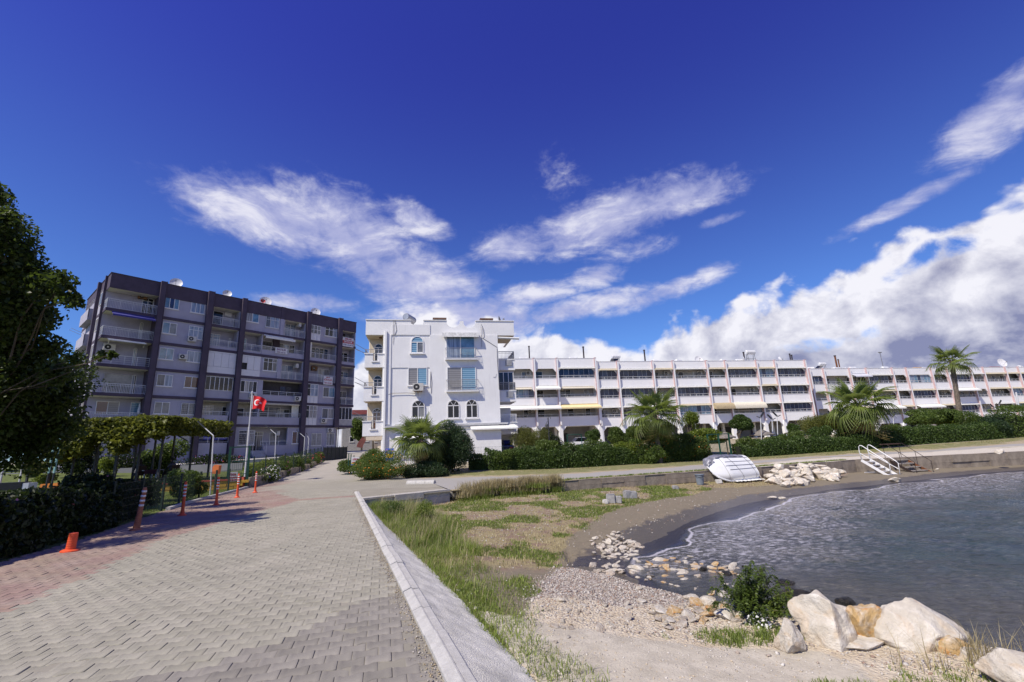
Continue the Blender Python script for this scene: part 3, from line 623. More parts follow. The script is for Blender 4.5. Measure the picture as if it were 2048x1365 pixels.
def window(P, x0, x1, z0, z1, y, panes='dd', fr=.055, tr=None, sill=True, fmat=None, wts=None, grille=None, name='window', rows=None):
    """frame standing in the wall, one pane per letter; y = face of the wall (outwards is -y)"""
    n = len(panes); B = MB(); d0, d1 = y-.055, y+.03
    B.box(x0, x1, d0, d1, z1-fr, z1); B.box(x0, x1, d0, d1, z0, z0+fr); B.box(x0, x0+fr, d0, d1, z0+fr, z1-fr); B.box(x1-fr, x1, d0, d1, z0+fr, z1-fr)
    wts = wts or [1]*n; xs = [x0+fr*.5]
    for w_ in wts: xs.append(xs[-1]+(x1-x0-fr)*w_/sum(wts))
    for x in xs[1:-1]: B.box(x-fr*.5, x+fr*.5, d0-.004, d1, z0+fr, z1-fr)
    if tr: B.box(x0+fr, x1-fr, d0-.002, d1, tr-fr*.4, tr+fr*.4)
    if sill: B.box(x0-.06, x1+.06, y-.09, y+.02, z0-.07, z0-.005)
    w_ = B.build(name, fmat or white_up, P, fix=False)
    for i, c in enumerate(panes):
        MB().box(xs[i]+fr*.4, xs[i+1]-fr*.4, y-.018-.008*(i % 2), y+.02, z0+fr*.6, z1-fr*.6).build('pane', GL[c], w_, fix=False)
    if grille:
        Gq = MB(); nx = max(2, int((x1-x0)/.14)); nz = int((z1-z0)/.2)
        for i in range(nx+1): x = x0+(x1-x0)*i/nx; Gq.box(x-.009, x+.009, y-.10, y-.08, z0, z1)
        for i in range(nz+1): z = z0+(z1-z0)*i/nz; Gq.box(x0, x1, y-.095, y-.085, z-.01, z+.01)
        Gq.build('grille', grille, w_, fix=False)
    return w_
def rail(P, x0, x1, zb, zt, y, kind='bars', m=None, side=0., name='railing', step=None):
    B = MB(); m = m or alu
    def run(a, b):
        a = Vector(a); b = Vector(b); L = (b-a).length; d = (b-a)/L
        if L < .05: return
        B.beam(a+Vector((0, 0, zt-zb)), b+Vector((0, 0, zt-zb)), .05, .05)
        if kind == 'bars':
            n = int(L/(step or .125)); B.beam(a+Vector((0, 0, .06)), b+Vector((0, 0, .06)), .03, .03)
            B.beam(a+Vector((0, 0, (zt-zb)*.8)), b+Vector((0, 0, (zt-zb)*.8)), .025, .025)
            for i in range(1, n): q = a+d*L*i/n; B.beam(q+Vector((0, 0, .06)), q+Vector((0, 0, zt-zb)), .02, .02)
        else:
            nh = {'h1': 1, 'h2': 2, 'h4': 4, 'h3': 3}[kind]
            for i in range(nh): z = (zt-zb)*(i+.35)/(nh+.35); B.beam(a+Vector((0, 0, z)), b+Vector((0, 0, z)), .022, .022)
        n = max(1, round(L/1.05))
        for i in range(n+1): q = a+d*L*i/n; B.beam(q, q+Vector((0, 0, zt-zb)), .04, .04)
    run((x0, y, zb), (x1, y, zb))
    if side > 0: run((x0, y, zb), (x0, y+side, zb))
    if side < 0: run((x1, y, zb), (x1, y-side, zb))
    return B.build(name, m, P, fix=False)
def acunit(P, x, z, y, w_=.80, h=.56, dp=.32, side=False, m=None):
    B = MB()
    if side: B.box(x-dp/2, x+dp/2, y-w_, y, z, z+h)
    else: B.box(x-w_/2, x+w_/2, y-dp-.06, y-.06, z, z+h)
    B.box(x-.3, x-.26, y-dp, y, z-.05, z-.01); B.box(x+.26, x+.3, y-dp, y, z-.05, z-.01)
    a = B.build('air_conditioner', m or ac_body, P, fix=False)
    C_ = MB(); n = 16; yy = y-dp-.065; cx = x-w_*.14; cz = z+h/2; r = h*.40
    if not side:
        C_.add([(cx+r*cos(2*pi*k/n), yy, cz+r*sin(2*pi*k/n)) for k in range(n)], [tuple(range(n))]); C_.build('fan_grille', ac_dark, a, fix=False)
        MB().box(cx-.07, cx+.07, yy-.01, yy-.002, cz-.07, cz+.07).build('fan_hub', ac_body, a, fix=False)
    return a
def awning(P, x0, x1, zt, zb, y, out, m, val=.18, name='awning', stripes=0):
    B = MB(); k = 4
    B.add([(x0, y, zt), (x1, y, zt), (x1, y-out, zb), (x0, y-out, zb), (x0, y-out, zb-val), (x1, y-out, zb-val)], [(0, 1, 2, 3), (3, 2, 5, 4)])
    B.add([(x0, y+.001, zt-.03), (x1, y+.001, zt-.03), (x1, y-out+.02, zb-.03), (x0, y-out+.02, zb-.03)], [(3, 2, 1, 0)])
    B.box(x0, x1, y-.07, y, zt, zt+.10)
    B.beam((x0+.1, y, zt-.5), (x0+.1, y-out, zb-.02), .03); B.beam((x1-.1, y, zt-.5), (x1-.1, y-out, zb-.02), .03)
    return B.build(name, m, P, fix=False)

# ---------------------------------------------------------------- grey block of flats
gw = mat('grey_lilac_render', (.40, .385, .46), .9, .06, .8, .25, 90, stain=.28); gt = mat('dark_plum_trim', (.080, .060, .088), .75, .12, 1.2, .2, 60, stain=.2)
gsoff = mat('white_soffit', (.62, .60, .57), .9, .05, 1, stain=.1); gcream = mat('cream_tiles', (.50, .46, .40), .7, .15, 6)
gpanel = mat('white_sandwich_panel', (.70, .69, .70), .5, .03); blue_aw = mat('blue_canvas', (.06, .06, .26), .85, .1, 6); wht_cl = mat('white_canvas', (.78, .77, .72), .85, .06, 5)
a0 = math.atan2(65.5-43.5, -23.2+40.8)
FA = Face('grey_apartment_block', 'grey lilac block of flats with dark plum bands, six storeys, left of the road', 'apartment building', BX[0], a0)
o = FA.o; LEN = math.hypot(17.6, 22.0); ZF = [2.0, 5.72, 8.62, 11.5, 14.35, 17.2]; ZR = 20.88; DEP = 12.; RC = 1.45
def gx_(px, py): return FA.at(px, py)[0]
X1 = gx_(320.5, 573); X1b = gx_(331, 575); X2 = gx_(415.5, 592); X2b = gx_(426.6, 594); X3 = gx_(483.6, 606); X3b = gx_(492, 608); X4 = gx_(563, 620); X4b = gx_(571, 622); X5 = gx_(613, 632); X5b = gx_(621, 634); X6 = gx_(675.6, 644); X6b = gx_(683.5, 646); X7 = LEN
XS = (gx_(522.6, 700)+gx_(520, 740))/2                  # partition inside the fourth bay
# core, slabs, roof band, piers
B = MB(); B.box(.0, X6b, RC, DEP, .8, ZR-.9); B.box(X6b, X7, RC, DEP, ZF[1]-.3, ZR-.9); B.build('wall', gw, o, fix=False)
bays = [(0, X1), (X1b, X2), (X2b, X3), (X3b, X4), (X4b, X5), (X5b, X6), (X6b, X7)]
B = MB(); B.box(0, X7, -.05, DEP+.05, ZR-1.55, ZR); B.box(-.06, X7+.06, -.11, DEP+.1, ZR-.002, ZR+.06); fas = B.build('roof_parapet', gt, o, fix=False)
for k in range(1, 6):
    B = MB(); B.box(-.02, X7+.02, -.08, RC, ZF[k]-.32, ZF[k]-.02); B.box(-.02, .25, RC, DEP, ZF[k]-.32, ZF[k]-.02); B.build('floor_band', gt, o, fix=False)
MB().box(.05, X7-.05, .05, RC, ZR-1.58, ZR-1.55).build('soffit', gsoff, o, fix=False)
for k in range(1, 6): MB().box(.05, X7-.05, .02, RC, ZF[k]-.35, ZF[k]-.322).build('soffit', gsoff, o, fix=False)
for a, b_, top in ((X1, X1b, 1), (X2, X2b, 1), (X3, X3b, 1), (X5, X5b, 1), (X6, X6b, 1)):
    B = MB(); B.box(a, b_, -.42, RC, .6 if a < X6-1 else ZF[1]-.3, ZR+.12); B.build('pier', gt, o, fix=False)
    MB().tube([(b_+.07, -.25, 1.), (b_+.07, -.25, ZR+.2)], .05, 6).build('downpipe', gt, o)
MB().box(X4, X4b, -.1, RC, ZR-1.5, ZR+.1).build('pier', gt, o, fix=False)
for k in (5, 3): MB().box(X4, X4b-.1, -.1, RC, ZF[k]-.02, (ZR-1.56) if k == 5 else ZF[4]-.32).build('pier', gw, o, fix=False)
def fwall(x0, x1, k, wins, y=0.02):                      # flush wall with its windows
    top = (ZF[k+1]-.32) if k < 5 else ZR-1.55
    z0 = ZF[k]-.02 if k else .8
    wl = MB().box(x0, x1, y, y+.22, z0, top).build('wall', gw, o, fix=False)
    for (a, b_, c, d, pn, kw) in wins: window(o, a, b_, c, d, y, pn, **kw)
def wpx(pa, pb, y=0.02):                                  # window corners seen in the photograph, on the front
    a = FA.at(*pa, y); b_ = FA.at(*pb, y); return a[0], b_[0], b_[1], a[1]
def W(pa, pb, panes, y=0.02, **kw): a, b_, c, d = wpx(pa, pb, y); return (a, b_, c, d, panes, kw)
t3 = lambda x, y: (300+x/8.533, 560+y/8.533); t4 = lambda x, y: (300+x/8.533, 700+y/8.533); t5 = lambda x, y: (460+x/9.1, 590+y/9.1); t6 = lambda x, y: (460+x/9.1, 720+y/9.1)
t7 = lambda x, y: (590+x/9.75, 620+y/9.75); t8 = lambda x, y: (590+x/9.75, 740+y/9.75); t1 = lambda x, y: (150+x/8.533, 540+y/8.533); t2 = lambda x, y: (150+x/8.533, 690+y/8.533)
H15 = 1.35
def W2(p, q, panes, zf=None, h=1.25, y=.02, **kw):       # x from two pixels, height set by the storey
    a = FA.at(*p, y)[0]; b_ = FA.at(*q, y)[0]; return (a, b_, zf, zf+h, panes, kw)
B1, B2_ = X1b, X2
fwall(B1, B2_, 5, [W2(t3(258, 330), t3(505, 370), 'lnl', ZF[5]+.98), W2(t3(705, 415), t3(940, 460), 'ccc', ZF[5]+.98)])
fwall(B1, B2_, 4, [W2(t3(215, 760), t3(462, 790), 'lg', ZF[4]+.98), W2(t3(665, 830), t3(905, 860), 'ccc', ZF[4]+.8, 1.45, tr=ZF[4]+1.8)])
fwall(B1, B2_, 3, [W2(t4(160, 10), t4(408, 30), 'll', ZF[3]+.98), W2(t4(630, 60), t4(875, 80), 'cc', ZF[3]+.98)])
fwall(B1, B2_, 2, [W2(t4(120, 460), t4(390, 470), 'kc', ZF[2]+.98), W2(t4(590, 495), t4(835, 500), 'ww', ZF[2]+.98)])
fwall(B1, B2_, 1, [W2(t4(75, 925), t4(340, 930), 'gg', ZF[1]+.95), W2(t4(535, 940), t4(790, 945), 'kg', ZF[1]+.95, grille=gridm)])
fwall(B1, B2_, 0, [W2(t4(600, 1000), t4(820, 1000), 'ff', ZF[0]+1.6, grille=gridm)])
acunit(o, FA.at(*t3(700, 1060))[0], ZF[4]+.42, 0.02); acunit(o, FA.at(*t4(548, 180))[0], ZF[3]+1.15, .02)
# balcony fronts: recess walls already in the core; back windows stand on y = RC
def back(x0, x1, z, panes, h=2.05, **kw): window(o, x0, x1, z, z+h, RC-.01, panes, sill=False, **kw)
def parapet(x0, x1, k, h, y=-.02, m=None):
    return MB().box(x0, x1, y, y+.12, ZF[k]-.02, ZF[k]+h).build('balcony_parapet', m or gw, o, fix=False)
def side_wall(x, k, m=None):
    top = (ZF[k+1]-.35) if k < 5 else ZR-1.58
    MB().box(x-.08, x+.08, .02, RC, ZF[k]-.02, top).build('partition', m or gw, o, fix=False)
# bay A, open round the corner
rail(o, .05, X1, ZF[5], ZF[5]+.98, 0, 'bars', side=RC); back(4.0, X1-1.0, ZF[5]+.05, 'dd', tr=ZF[5]+1.75); acunit(o, 3.0, ZF[5]+1.85, RC, m=mat('rusty_casing', (.30, .16, .07), .8, .3, 8))
rail(o, .05, X1, ZF[4], ZF[4]+.92, 0, 'bars', side=RC); back(3.4, X1-.9, ZF[4]+.1, 'cg'); awning(o, .5, X1-.1, ZF[5]-.40, ZF[5]-.72, 0., .75, blue_aw)
rail(o, .05, X1, ZF[3], ZF[3]+.9, 0, 'h4', side=RC); back(3.2, X1-1.1, ZF[3]+.1, 'gl'); awning(o, .5, X1-.6, ZF[4]-.40, ZF[4]-.50, 0., .6, wht_cl, .1); acunit(o, .95, ZF[3]+1.55, RC, w_=.95, h=.66)
rail(o, .05, X1, ZF[2], ZF[2]+.92, 0, 'bars', side=RC); back(3.5, X1-.9, ZF[2]+.05, 'dd', 2.1)
window(o, .9, 3.3, ZF[2]+.05, ZF[2]+2.15, RC-.012, 'g', sill=False, fmat=gw)
rail(o, .05, X1, ZF[1], ZF[1]+.98, 0, 'bars', side=RC); back(.7, 2.5, ZF[1]+.9, 'wr', 1.3); back(3.4, 5.6, ZF[1]+.5, 'zz', 1.7)
B = MB(); B.tube([(4.0, .7, ZF[1]), (4.0, .7, ZF[1]+2.1)], .02); B.lathe([(.02, .9), (.13, 1.1), (.12, 1.5), (.02, 2.2)], 8, (4.0, .7, ZF[1])); B.lathe([(.25, .0), (.3, .5), (.2, .7)], 10, (4.0, .7, ZF[1]))
tag(B.build('folded_parasol', wht_cl), 'closed white parasol on the lowest left balcony of the grey block', 'parasol'); bpy.data.objects['folded_parasol'].matrix_world = Matrix.Translation((BX[0][0], BX[0][1], 0)) @ Matrix.Rotation(a0, 4, 'Z')
# bay C
xc0, xc1 = X2b, X3
for k in (5, 4, 1): side_wall(xc0+.02, k); side_wall(xc1-.02, k)
rail(o, xc0, xc1, ZF[5], ZF[5]+.98, 0, 'bars'); back(xc0+.6, xc0+1.7, ZF[5], 'd'); back(xc0+2.9, xc0+3.7, ZF[5], 'd'); MB().box(xc0+1.85, xc0+2.6, RC-.1, RC-.01, ZF[5]+1.6, ZF[5]+2.15).build('meter_box', gpanel, o, fix=False)
parapet(xc0, xc1, 4, .30); rail(o, xc0-.3, xc1+.2, ZF[4]+.3, ZF[4]+1.05, -.02, 'bars', step=.16); back(xc0+.1, xc0+1.6, ZF[4], 'cc', tr=ZF[4]+1.75); back(xc0+2.6, xc1-.3, ZF[4]+.5, 'f', 1.3)
def closed(x0, x1, k, n, y=-.06, missing=None):
    top = ZF[k+1]-.36; B = MB(); B.box(x0, x1, y, y+.1, ZF[k]-.02, ZF[k]+.72); B.build('balcony_parapet', gpanel, o, fix=False)
    B = MB(); B.box(x0, x1, y-.01, y+.11, top-.14, top); B.build('head_panel', gpanel, o, fix=False)
    for i in range(n):
        a = x0+(x1-x0)*i/n; b_ = x0+(x1-x0)*(i+1)/n; zl = ZF[k]+.745
        if i == missing: MB().box(a, b_, y+.2, y+.22, zl, zl+.8).build('opening_shade', ac_dark, o, fix=False); zl += .8  # dark plate stands in for the shade inside the open gap
        MB().box(a+.012, b_-.012, y+.01, y+.08, zl, top-.16).build('panel', gpanel, o, fix=False)
closed(xc0, xc1-.02, 3, 4); side_wall(xc0, 3)
parapet(xc0+.02, xc1-.05, 2, .85); window(o, xc0+.15, xc1-.1, ZF[2]+.87, ZF[3]-.42, .0, 'dddddd', sill=False)
parapet(xc0+.02, xc1-.3, 1, .95); rail(o, xc0, xc1-.3, ZF[1]+.95, ZF[1]+1.38, 0, 'h2'); MB().box(xc0+.1, xc1-.1, RC-.04, RC-.01, ZF[1], ZF[2]-.36).build('tiled_wall', gcream, o, fix=False); 
window(o, xc0+.1, xc0+1.7, ZF[1]+.1, ZF[1]+2.2, RC-.045, 'ff', sill=False, tr=ZF[1]+1.8); window(o, xc0+2.6, xc0+3.2, ZF[1]+.1, ZF[1]+2.1, RC-.045, 'd', sill=False)
parapet(xc0+.0, xc1-.1, 0, 1.6, m=gw); rail(o, xc0, xc1, ZF[0]+1.6, ZF[0]+2.15, 0, 'h1'); acunit(o, xc0+1.0, ZF[0]+2.35, RC)
MB().add([(xc0+.6+i*.3, .05-.02*(i % 2), z) for i in range(9) for z in (ZF[0]+1.95, ZF[0]+2.75)], [(2*i, 2*i+2, 2*i+3, 2*i+1) for i in range(8)]).build('cloth_screen', mat('blue_cloth', (.07, .07, .36), .85), o, fix=False)
# bays D and E
xd0, xd1, xe0, xe1 = X3b, X4, X4b, X5
fwall(xd0, xd1+.02, 5, [W2(t5(290, 370), t5(528, 400), 'fl', ZF[5]+1.05, 1.3), W2(t5(655, 420), t5(900, 450), 'kcc', ZF[5]+.75, 1.75, tr=ZF[5]+1.75, fmat=alu)])
side_wall(xe0, 5); side_wall(xe1-.02, 5); rail(o, xe0, xe1, ZF[5], ZF[5]+.95, 0, 'bars'); back(xe0+.7, xe0+2.2, ZF[5], 'cc', tr=ZF[5]+1.6); acunit(o, xe1-.7, ZF[5]+1.6, RC-.5, side=True)
side_wall(XS, 4); side_wall(xd0, 4); side_wall(xe1-.02, 4)
parapet(xd0, XS-.1, 4, .25); rail(o, xd0, XS-.1, ZF[4]+.2, ZF[4]+1.05, -.02, 'bars', step=.16); back(xd0+.1, xd0+1.0, ZF[4], 'l')
parapet(XS+.02, xe1, 4, .62); rail(o, XS+.02, xe1+.1, ZF[4]+.62, ZF[4]+1.1, -.02, 'h2'); awning(o, XS+.1, xe1-1.6, ZF[5]-.40, ZF[5]-.58, -.02, .7, wht_cl, .28)
back(XS+.3, XS+3.3, ZF[4]+.4, 'kg', 1.7); back(xe0+.7, xe0+2.2, ZF[4], 'cd', tr=ZF[4]+1.6); MB().box(xd1-.2, xe0+.1, RC-.3, RC, ZF[4], ZF[5]-.36).build('partition', gt, o, fix=False)
closed(xd0, XS, 3, 3, missing=0)
fwall(XS+.02, xd1+.02, 3, [W2(t6(605, 50), t6(860, 50), 'ddk', ZF[3]+.85, 1.6, tr=ZF[3]+1.95)])
side_wall(xe0, 3); side_wall(xe1-.02, 3); rail(o, xe0, xe1, ZF[3], ZF[3]+.95, 0, 'bars', step=.15); back(xe0+.6, xe0+2.2, ZF[3], 'cc', 2.1); acunit(o, xe1-.7, ZF[3]+1.65, RC-.5, side=True)
xs2 = gx_(460+592/9.1, 780)
fwall(xd0, xs2, 2, [W2(t6(190, 425), t6(495, 430), 'dfkd', ZF[2]+.9, 1.35)]); acunit(o, FA.at(*t6(400, 680))[0], ZF[2]+.25, .02)
parapet(xs2, xe1-.15, 2, .72); rail(o, xs2, xe1, ZF[2]+.72, ZF[2]+1.2, -.02, 'h2'); MB().box(xs2, xe1, RC-.5, RC-.45, ZF[2], ZF[3]-.36).build('back_sheet', mat('dark_back_sheet', (.06, .055, .06), .9), o, fix=False); acunit(o, xe1-.6, ZF[2]+.15, -.02)  # plain dark sheet fills the back of this balcony
window(o, xe0+.4, xe0+1.9, ZF[2], ZF[2]+2.05, RC-.51, 'bd', sill=False, tr=ZF[2]+1.6, fmat=gt)
xs1 = gx_(460+515/9.1, 830); side_wall(xs1, 1)
parapet(xd0, xe1-.1, 1, .9); rail(o, xd0, xs1-.1, ZF[1]+.9, ZF[1]+1.4, 0, 'h2'); rail(o, xs1+.1, xe1, ZF[1]+.9, ZF[1]+1.4, 0, 'h2')
MB().box(xd0+.1, xs1-.1, RC-.04, RC-.01, ZF[1], ZF[2]-.36).build('tiled_wall', gcream, o, fix=False); window(o, xd0+.3, xd0+1.4, ZF[1]+.3, ZF[1]+2.0, RC-.045, 'd', sill=False)
back(xs1+.3, xs1+3.2, ZF[1]+.5, 'kk', 1.8, tr=ZF[1]+1.8); back(xe0+.6, xe0+2.1, ZF[1], 'fk', tr=ZF[1]+1.6); MB().box(xe1-1.0, xe1-.1, .3, .4, ZF[1], ZF[2]-.4).build('curtain', wht_cl, o, fix=False); awning(o, xs1+.5, xe1-.3, ZF[2]-.38, ZF[2]-.42, -.02, .25, mat('cream_canvas', (.70, .62, .45), .85, .08, 5), .08)
fwall(xd0, XS-.6, 0, [W2(t6(190, 1000), t6(480, 1000), 'df', ZF[0]+1.3, 1.7, tr=ZF[0]+2.65, grille=gridm)])
xg0 = XS-.6; xg1 = gx_(574, 880)
parapet(xg0+1.8, xg1, 0, 1.2); rail(o, xg0+1.4, xg1, ZF[0]+1.2, ZF[0]+1.7, -.02, 'h1'); back(xg0+.1, xg0+2.2, ZF[0]+.6, 'dkf', 2.3, tr=ZF[0]+2.45); back(xg0+3.0, xg0+4.1, ZF[0]+.9, 'f', 1.9); acunit(o, xg1-.9, ZF[0]+2.4, RC-.2, side=True)
B = MB()
for i in range(6): B.box(xg0+.35, xg0+1.7, -1.5+.28*i, .1, ZF[0]-.6, ZF[0]-.4+.2*i)
B.build('entrance_steps', mat('step_stone', (.42, .42, .44), .8, .1), o, fix=False)
rail(o, xg0+.3, xg0+.34, ZF[0]+.2, ZF[0]+1.5, -.7, 'h1', side=.7); rail(o, xg0+1.75, xg0+1.79, ZF[0]+.2, ZF[0]+1.5, -.9, 'h1', side=.9)
fwall(xg1, xe1, 0, [W2(t6(1135, 1300), t6(1310, 1300), 'wf', ZF[0]+1.35, 1.5)])
MB().box(X3b, X7-2.2, -.01, .0, .6, ZF[0]-.1).build('plinth', gw, o, fix=False)
# bay F
xf0, xf1 = X5b, X6
for k, pn in ((5, 'kkg'), (2, 'dcc'), (1, 'dff')):
    fwall(xf0, xf1, k, [W2(t7(585, 375) if k == 5 else t8(545, 380), t7(820, 400) if k == 5 else t8(775, 380), {5: 'ddc', 2: 'kl', 1: 'kf'}[k], ZF[k]+.9, 1.35, tr=(ZF[k]+1.85 if k == 5 else None))])
    a = xf0; b_ = FA.at(*t7(500, 300))[0] if k == 5 else FA.at(*t8(448, 320))[0]; top = ZF[k+1]-.36 if k < 5 else ZR-1.6
    window(o, a, b_, ZF[k]+.88, top, -.10, pn, sill=False, tr=top-.62)
    for i in range(3): MB().box(a+(b_-a)*i/3+.012, a+(b_-a)*(i+1)/3-.012, -.12, .0, ZF[k]-.02, ZF[k]+.86).build('panel', gpanel, o, fix=False)
acunit(o, FA.at(*t8(545, 1010))[0], ZF[1]+.3, .02)
for k in (4, 3): side_wall(xf0+.02, k); side_wall(xf1-.02, k)
parapet(xf0, xf1, 4, .42); rail(o, xf0, xf1, ZF[4]+.42, ZF[4]+1.1, -.02, 'h4'); back(xf0+1.0, xf0+3.6, ZF[4], 'dbdb', 2.2, tr=ZF[4]+1.75); MB().box(xf0+.1, xf0+.5, .1, .2, ZF[4], ZF[5]-.36).build('curtain', wht_cl, o, fix=False)
rail(o, xf0, xf1, ZF[3], ZF[3]+1.0, -.02, 'bars', step=.09); back(xf0+2.2, xf0+4.0, ZF[3], 'ff', 2.1); acunit(o, xf0+1.6, ZF[3]+1.75, RC, m=mat('rusty_casing', (.3, .16, .07)))
fwall(xf0, X6b-.1, 0, [W2(t6(0, 0), t6(1, 0), 'f', ZF[0]+1.0, .1)][:0]+[(xf0+1.1, xf0+2.5, ZF[0]+1.05, ZF[0]+2.65, 'ff', dict(grille=gridm)), (xf0+3.2, X6b-.3, ZF[0]+1.05, ZF[0]+2.65, 'fkf', dict(grille=gridm))]); acunit(o, X6b-1.1, ZF[0]+2.75, .02)
# bay G
xg, xh = X6b, X7
for k in range(2, 6): MB().box(xh-.12, xh, .02, RC, ZF[k]-.02, (ZF[k+1]-.35) if k < 5 else ZR-1.58).build('partition', gw, o, fix=False)
parapet(xg, xh-.1, 5, .95, m=mat('pale_parapet', (.50, .49, .47), .9)); back(xg+.6, xh-.9, ZF[5]+1.0, 'dd', 1.0, fmat=gt)
parapet(xg, xh-.1, 4, .4); rail(o, xg, xh-.12, ZF[4]+.4, ZF[4]+1.05, -.02, 'h2'); back(xg+.6, xg+2.0, ZF[4], 'dd', tr=ZF[4]+1.6)
rail(o, xg, xh-.1, ZF[3], ZF[3]+1.0, -.02, 'bars', step=.09); back(xg+.6, xg+2.2, ZF[3], 'dc', tr=ZF[3]+1.6)
rail(o, xg, xh-.1, ZF[2], ZF[2]+.95, -.02, 'bars', step=.2, m=white_up); back(xg+.6, xg+2.1, ZF[2], 'df')
parapet(xg+.02, xh-.1, 1, .75, m=mat('pale_parapet', (.5, .49, .47))); window(o, xg+.05, xh-.15, ZF[1]+.78, ZF[2]-.42, .0, 'dddd', sill=False)
for k, x in ((5, 1), (2, 1)): pass
# undercroft of the last bay: columns and dark back wall
for yy in (.3, 5.5, 11.): MB().box(X6b-.3, X6b+.25, yy, yy+.35, .6, ZF[1]-.33).build('column', mat('cream_column', (.5, .46, .38), .9), o, fix=False)
MB().box(X6b+.1, X7, RC, DEP, ZF[1]-.34, ZF[1]-.31).build('soffit', gsoff, o, fix=False)
# sunlit end wall
lit = gw; xs_ = -.0
for k in range(1, 6):
    B = MB(); B.box(-.30, .0, 4.3, 4.75, .6, ZR+.1); 
    if k == 1: B.build('pier', gt, o, fix=False); MB().box(-.2, -.02, RC-.05, RC+.2, .6, ZR+.05).build('pier', gt, o, fix=False)
    for (ya, yb_) in ((2.1, 3.6),):
        z0, z1 = ZF[k]+.9, ZF[k]+2.3; B = MB(); B.box(-.06, .0, ya, yb_, z0, z1); w_ = B.build('window', white_up, o, fix=False)
        for q in range(2): MB().box(-.07, -.055, ya+.06+q*(yb_-ya)/2, ya-.02+(q+1)*(yb_-ya)/2, z0+.06, z1-.06).build('pane', g_folds if k != 5 else g_cur, w_, fix=False)
    B = MB(); B.box(-.6, 0, 5.2, 9.6, ZF[k]-.3, ZF[k]); B.box(-.6, -.5, 5.2, 9.6, ZF[k], ZF[k]+.95); B.box(-.6, 0, 5.2, 5.3, ZF[k], ZF[k]+.95); B.build('balcony', gw, o, fix=False)
    B = MB(); B.beam((-.6, 5.4, ZF[k]+1.0), (-1.7, 5.2, ZF[k]+1.4), .03); B.beam((-.6, 6.4, ZF[k]+1.0), (-1.7, 6.2, ZF[k]+1.4), .03); B.build('drying_arm', alu, o, fix=False)
# sale signs
def text(parent, s, x, z, y, size, m, name='lettering', al='CENTER', rot=None, bold=.0):
    cu = bpy.data.curves.new(name, 'FONT'); cu.body = s; cu.size = size; cu.align_x = al; cu.align_y = 'CENTER'; cu.extrude = .004; cu.offset = bold
    t_ = bpy.data.objects.new('tmp', cu); COL.objects.link(t_); dg = bpy.context.evaluated_depsgraph_get(); me = bpy.data.meshes.new_from_object(t_.evaluated_get(dg)); bpy.data.objects.remove(t_)
    me.materials.clear(); me.materials.append(m); me.name = name
    q = obj(name, me, parent, (x, y, z)); q.rotation_euler = rot or (pi/2, 0, 0); return q
redp = mat('red_print', (.45, .02, .03), .6); purp = mat('purple_print', (.16, .03, .14), .6); bluep = mat('blue_print', (.04, .06, .25), .6); bann = mat('banner_white', (.75, .74, .74), .7); whp = mat('white_print', (.85, .85, .85), .6)
def banner(x, z, w_, h, y, lines, label, strip=None):
    q = thing('sale_banner', label, 'banner', FA.O+FA.ux*x+FA.uy*y+np.array([0, 0, z]), a0)
    MB().box(-w_/2, w_/2, -.01, 0, -h/2, h/2).build('cloth', bann, q, fix=False)
    if strip: MB().box(-w_/2+.01, w_/2-.01, -.014, -.011, strip[0], strip[1]).build('colour_band', redp, q, fix=False)
    for s, zz, sz, m in lines: text(q, s, 0, zz, -.018, sz, m, bold=.006)
xb_, zb_ = FA.at(*t7(1035, 635), -.1); banner(xb_, zb_, 1.75, 1.35, -.12, [('EMLAK', .45, .36, redp), ('SATILIK', .02, .42, whp), ('0 542 212 04 10', -.44, .22, bluep)], 'white and red SATILIK banner on the topmost right balcony of the grey block', (-.2, .24))
xb_, zb_ = FA.at(*t5(935, 1020), -.1); banner(xb_, zb_, 1.55, .75, -.12, [('SATILIK', .12, .36, purp), ('0532 412 10', -.22, .2, purp)], 'small white SATILIK sign on the long balcony rail in the middle of the grey block')
xb_, zb_ = FA.at(*t8(643, 210), -.1); banner(xb_, zb_, 1.35, 1.15, -.12, [('KİRALIK', .08, .33, redp), ('EMLAK', .42, .2, redp), ('0534 612 38', -.36, .2, redp)], 'white sign with red KIRALIK lettering on a fourth floor balcony rail')

# ---------------------------------------------------------------- white block with arched windows
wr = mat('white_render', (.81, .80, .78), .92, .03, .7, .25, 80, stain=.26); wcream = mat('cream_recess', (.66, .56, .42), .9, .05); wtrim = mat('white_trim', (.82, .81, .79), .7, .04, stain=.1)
railg = mat('grey_rail', (.36, .36, .37), .5)
FW = Face('white_apartment_block', 'white block with arched windows and scalloped parapet between grey block and long terrace', 'apartment building', WB, WANG)
o = FW.o; z1_ = lambda x, y: (720+x/8.531, 630+y/8.531); z2_ = lambda x, y: (720+x/8.531, 780+y/8.531); z3_ = lambda x, y: (870+x/8.028, 630+y/8.028)
XW = FW.at(998, 760)[0]; XP = FW.at(*z1_(450, 600))[0]; ZW = [3.07, 5.96, 8.86, 11.76]; ZWR = 13.10; XE = FW.at(1027.5, 650)[0]
XI = FW.at(*z1_(535, 400))[0]
# body and main front
B = MB(); B.box(XP-.28, XW, .02, 9.5, .3, ZW[3]+.02); B.box(.15, XP-.28, 1.55, 9.5, ZW[0], ZW[3]); wall_w = B.build('wall', wr, o, fix=False)
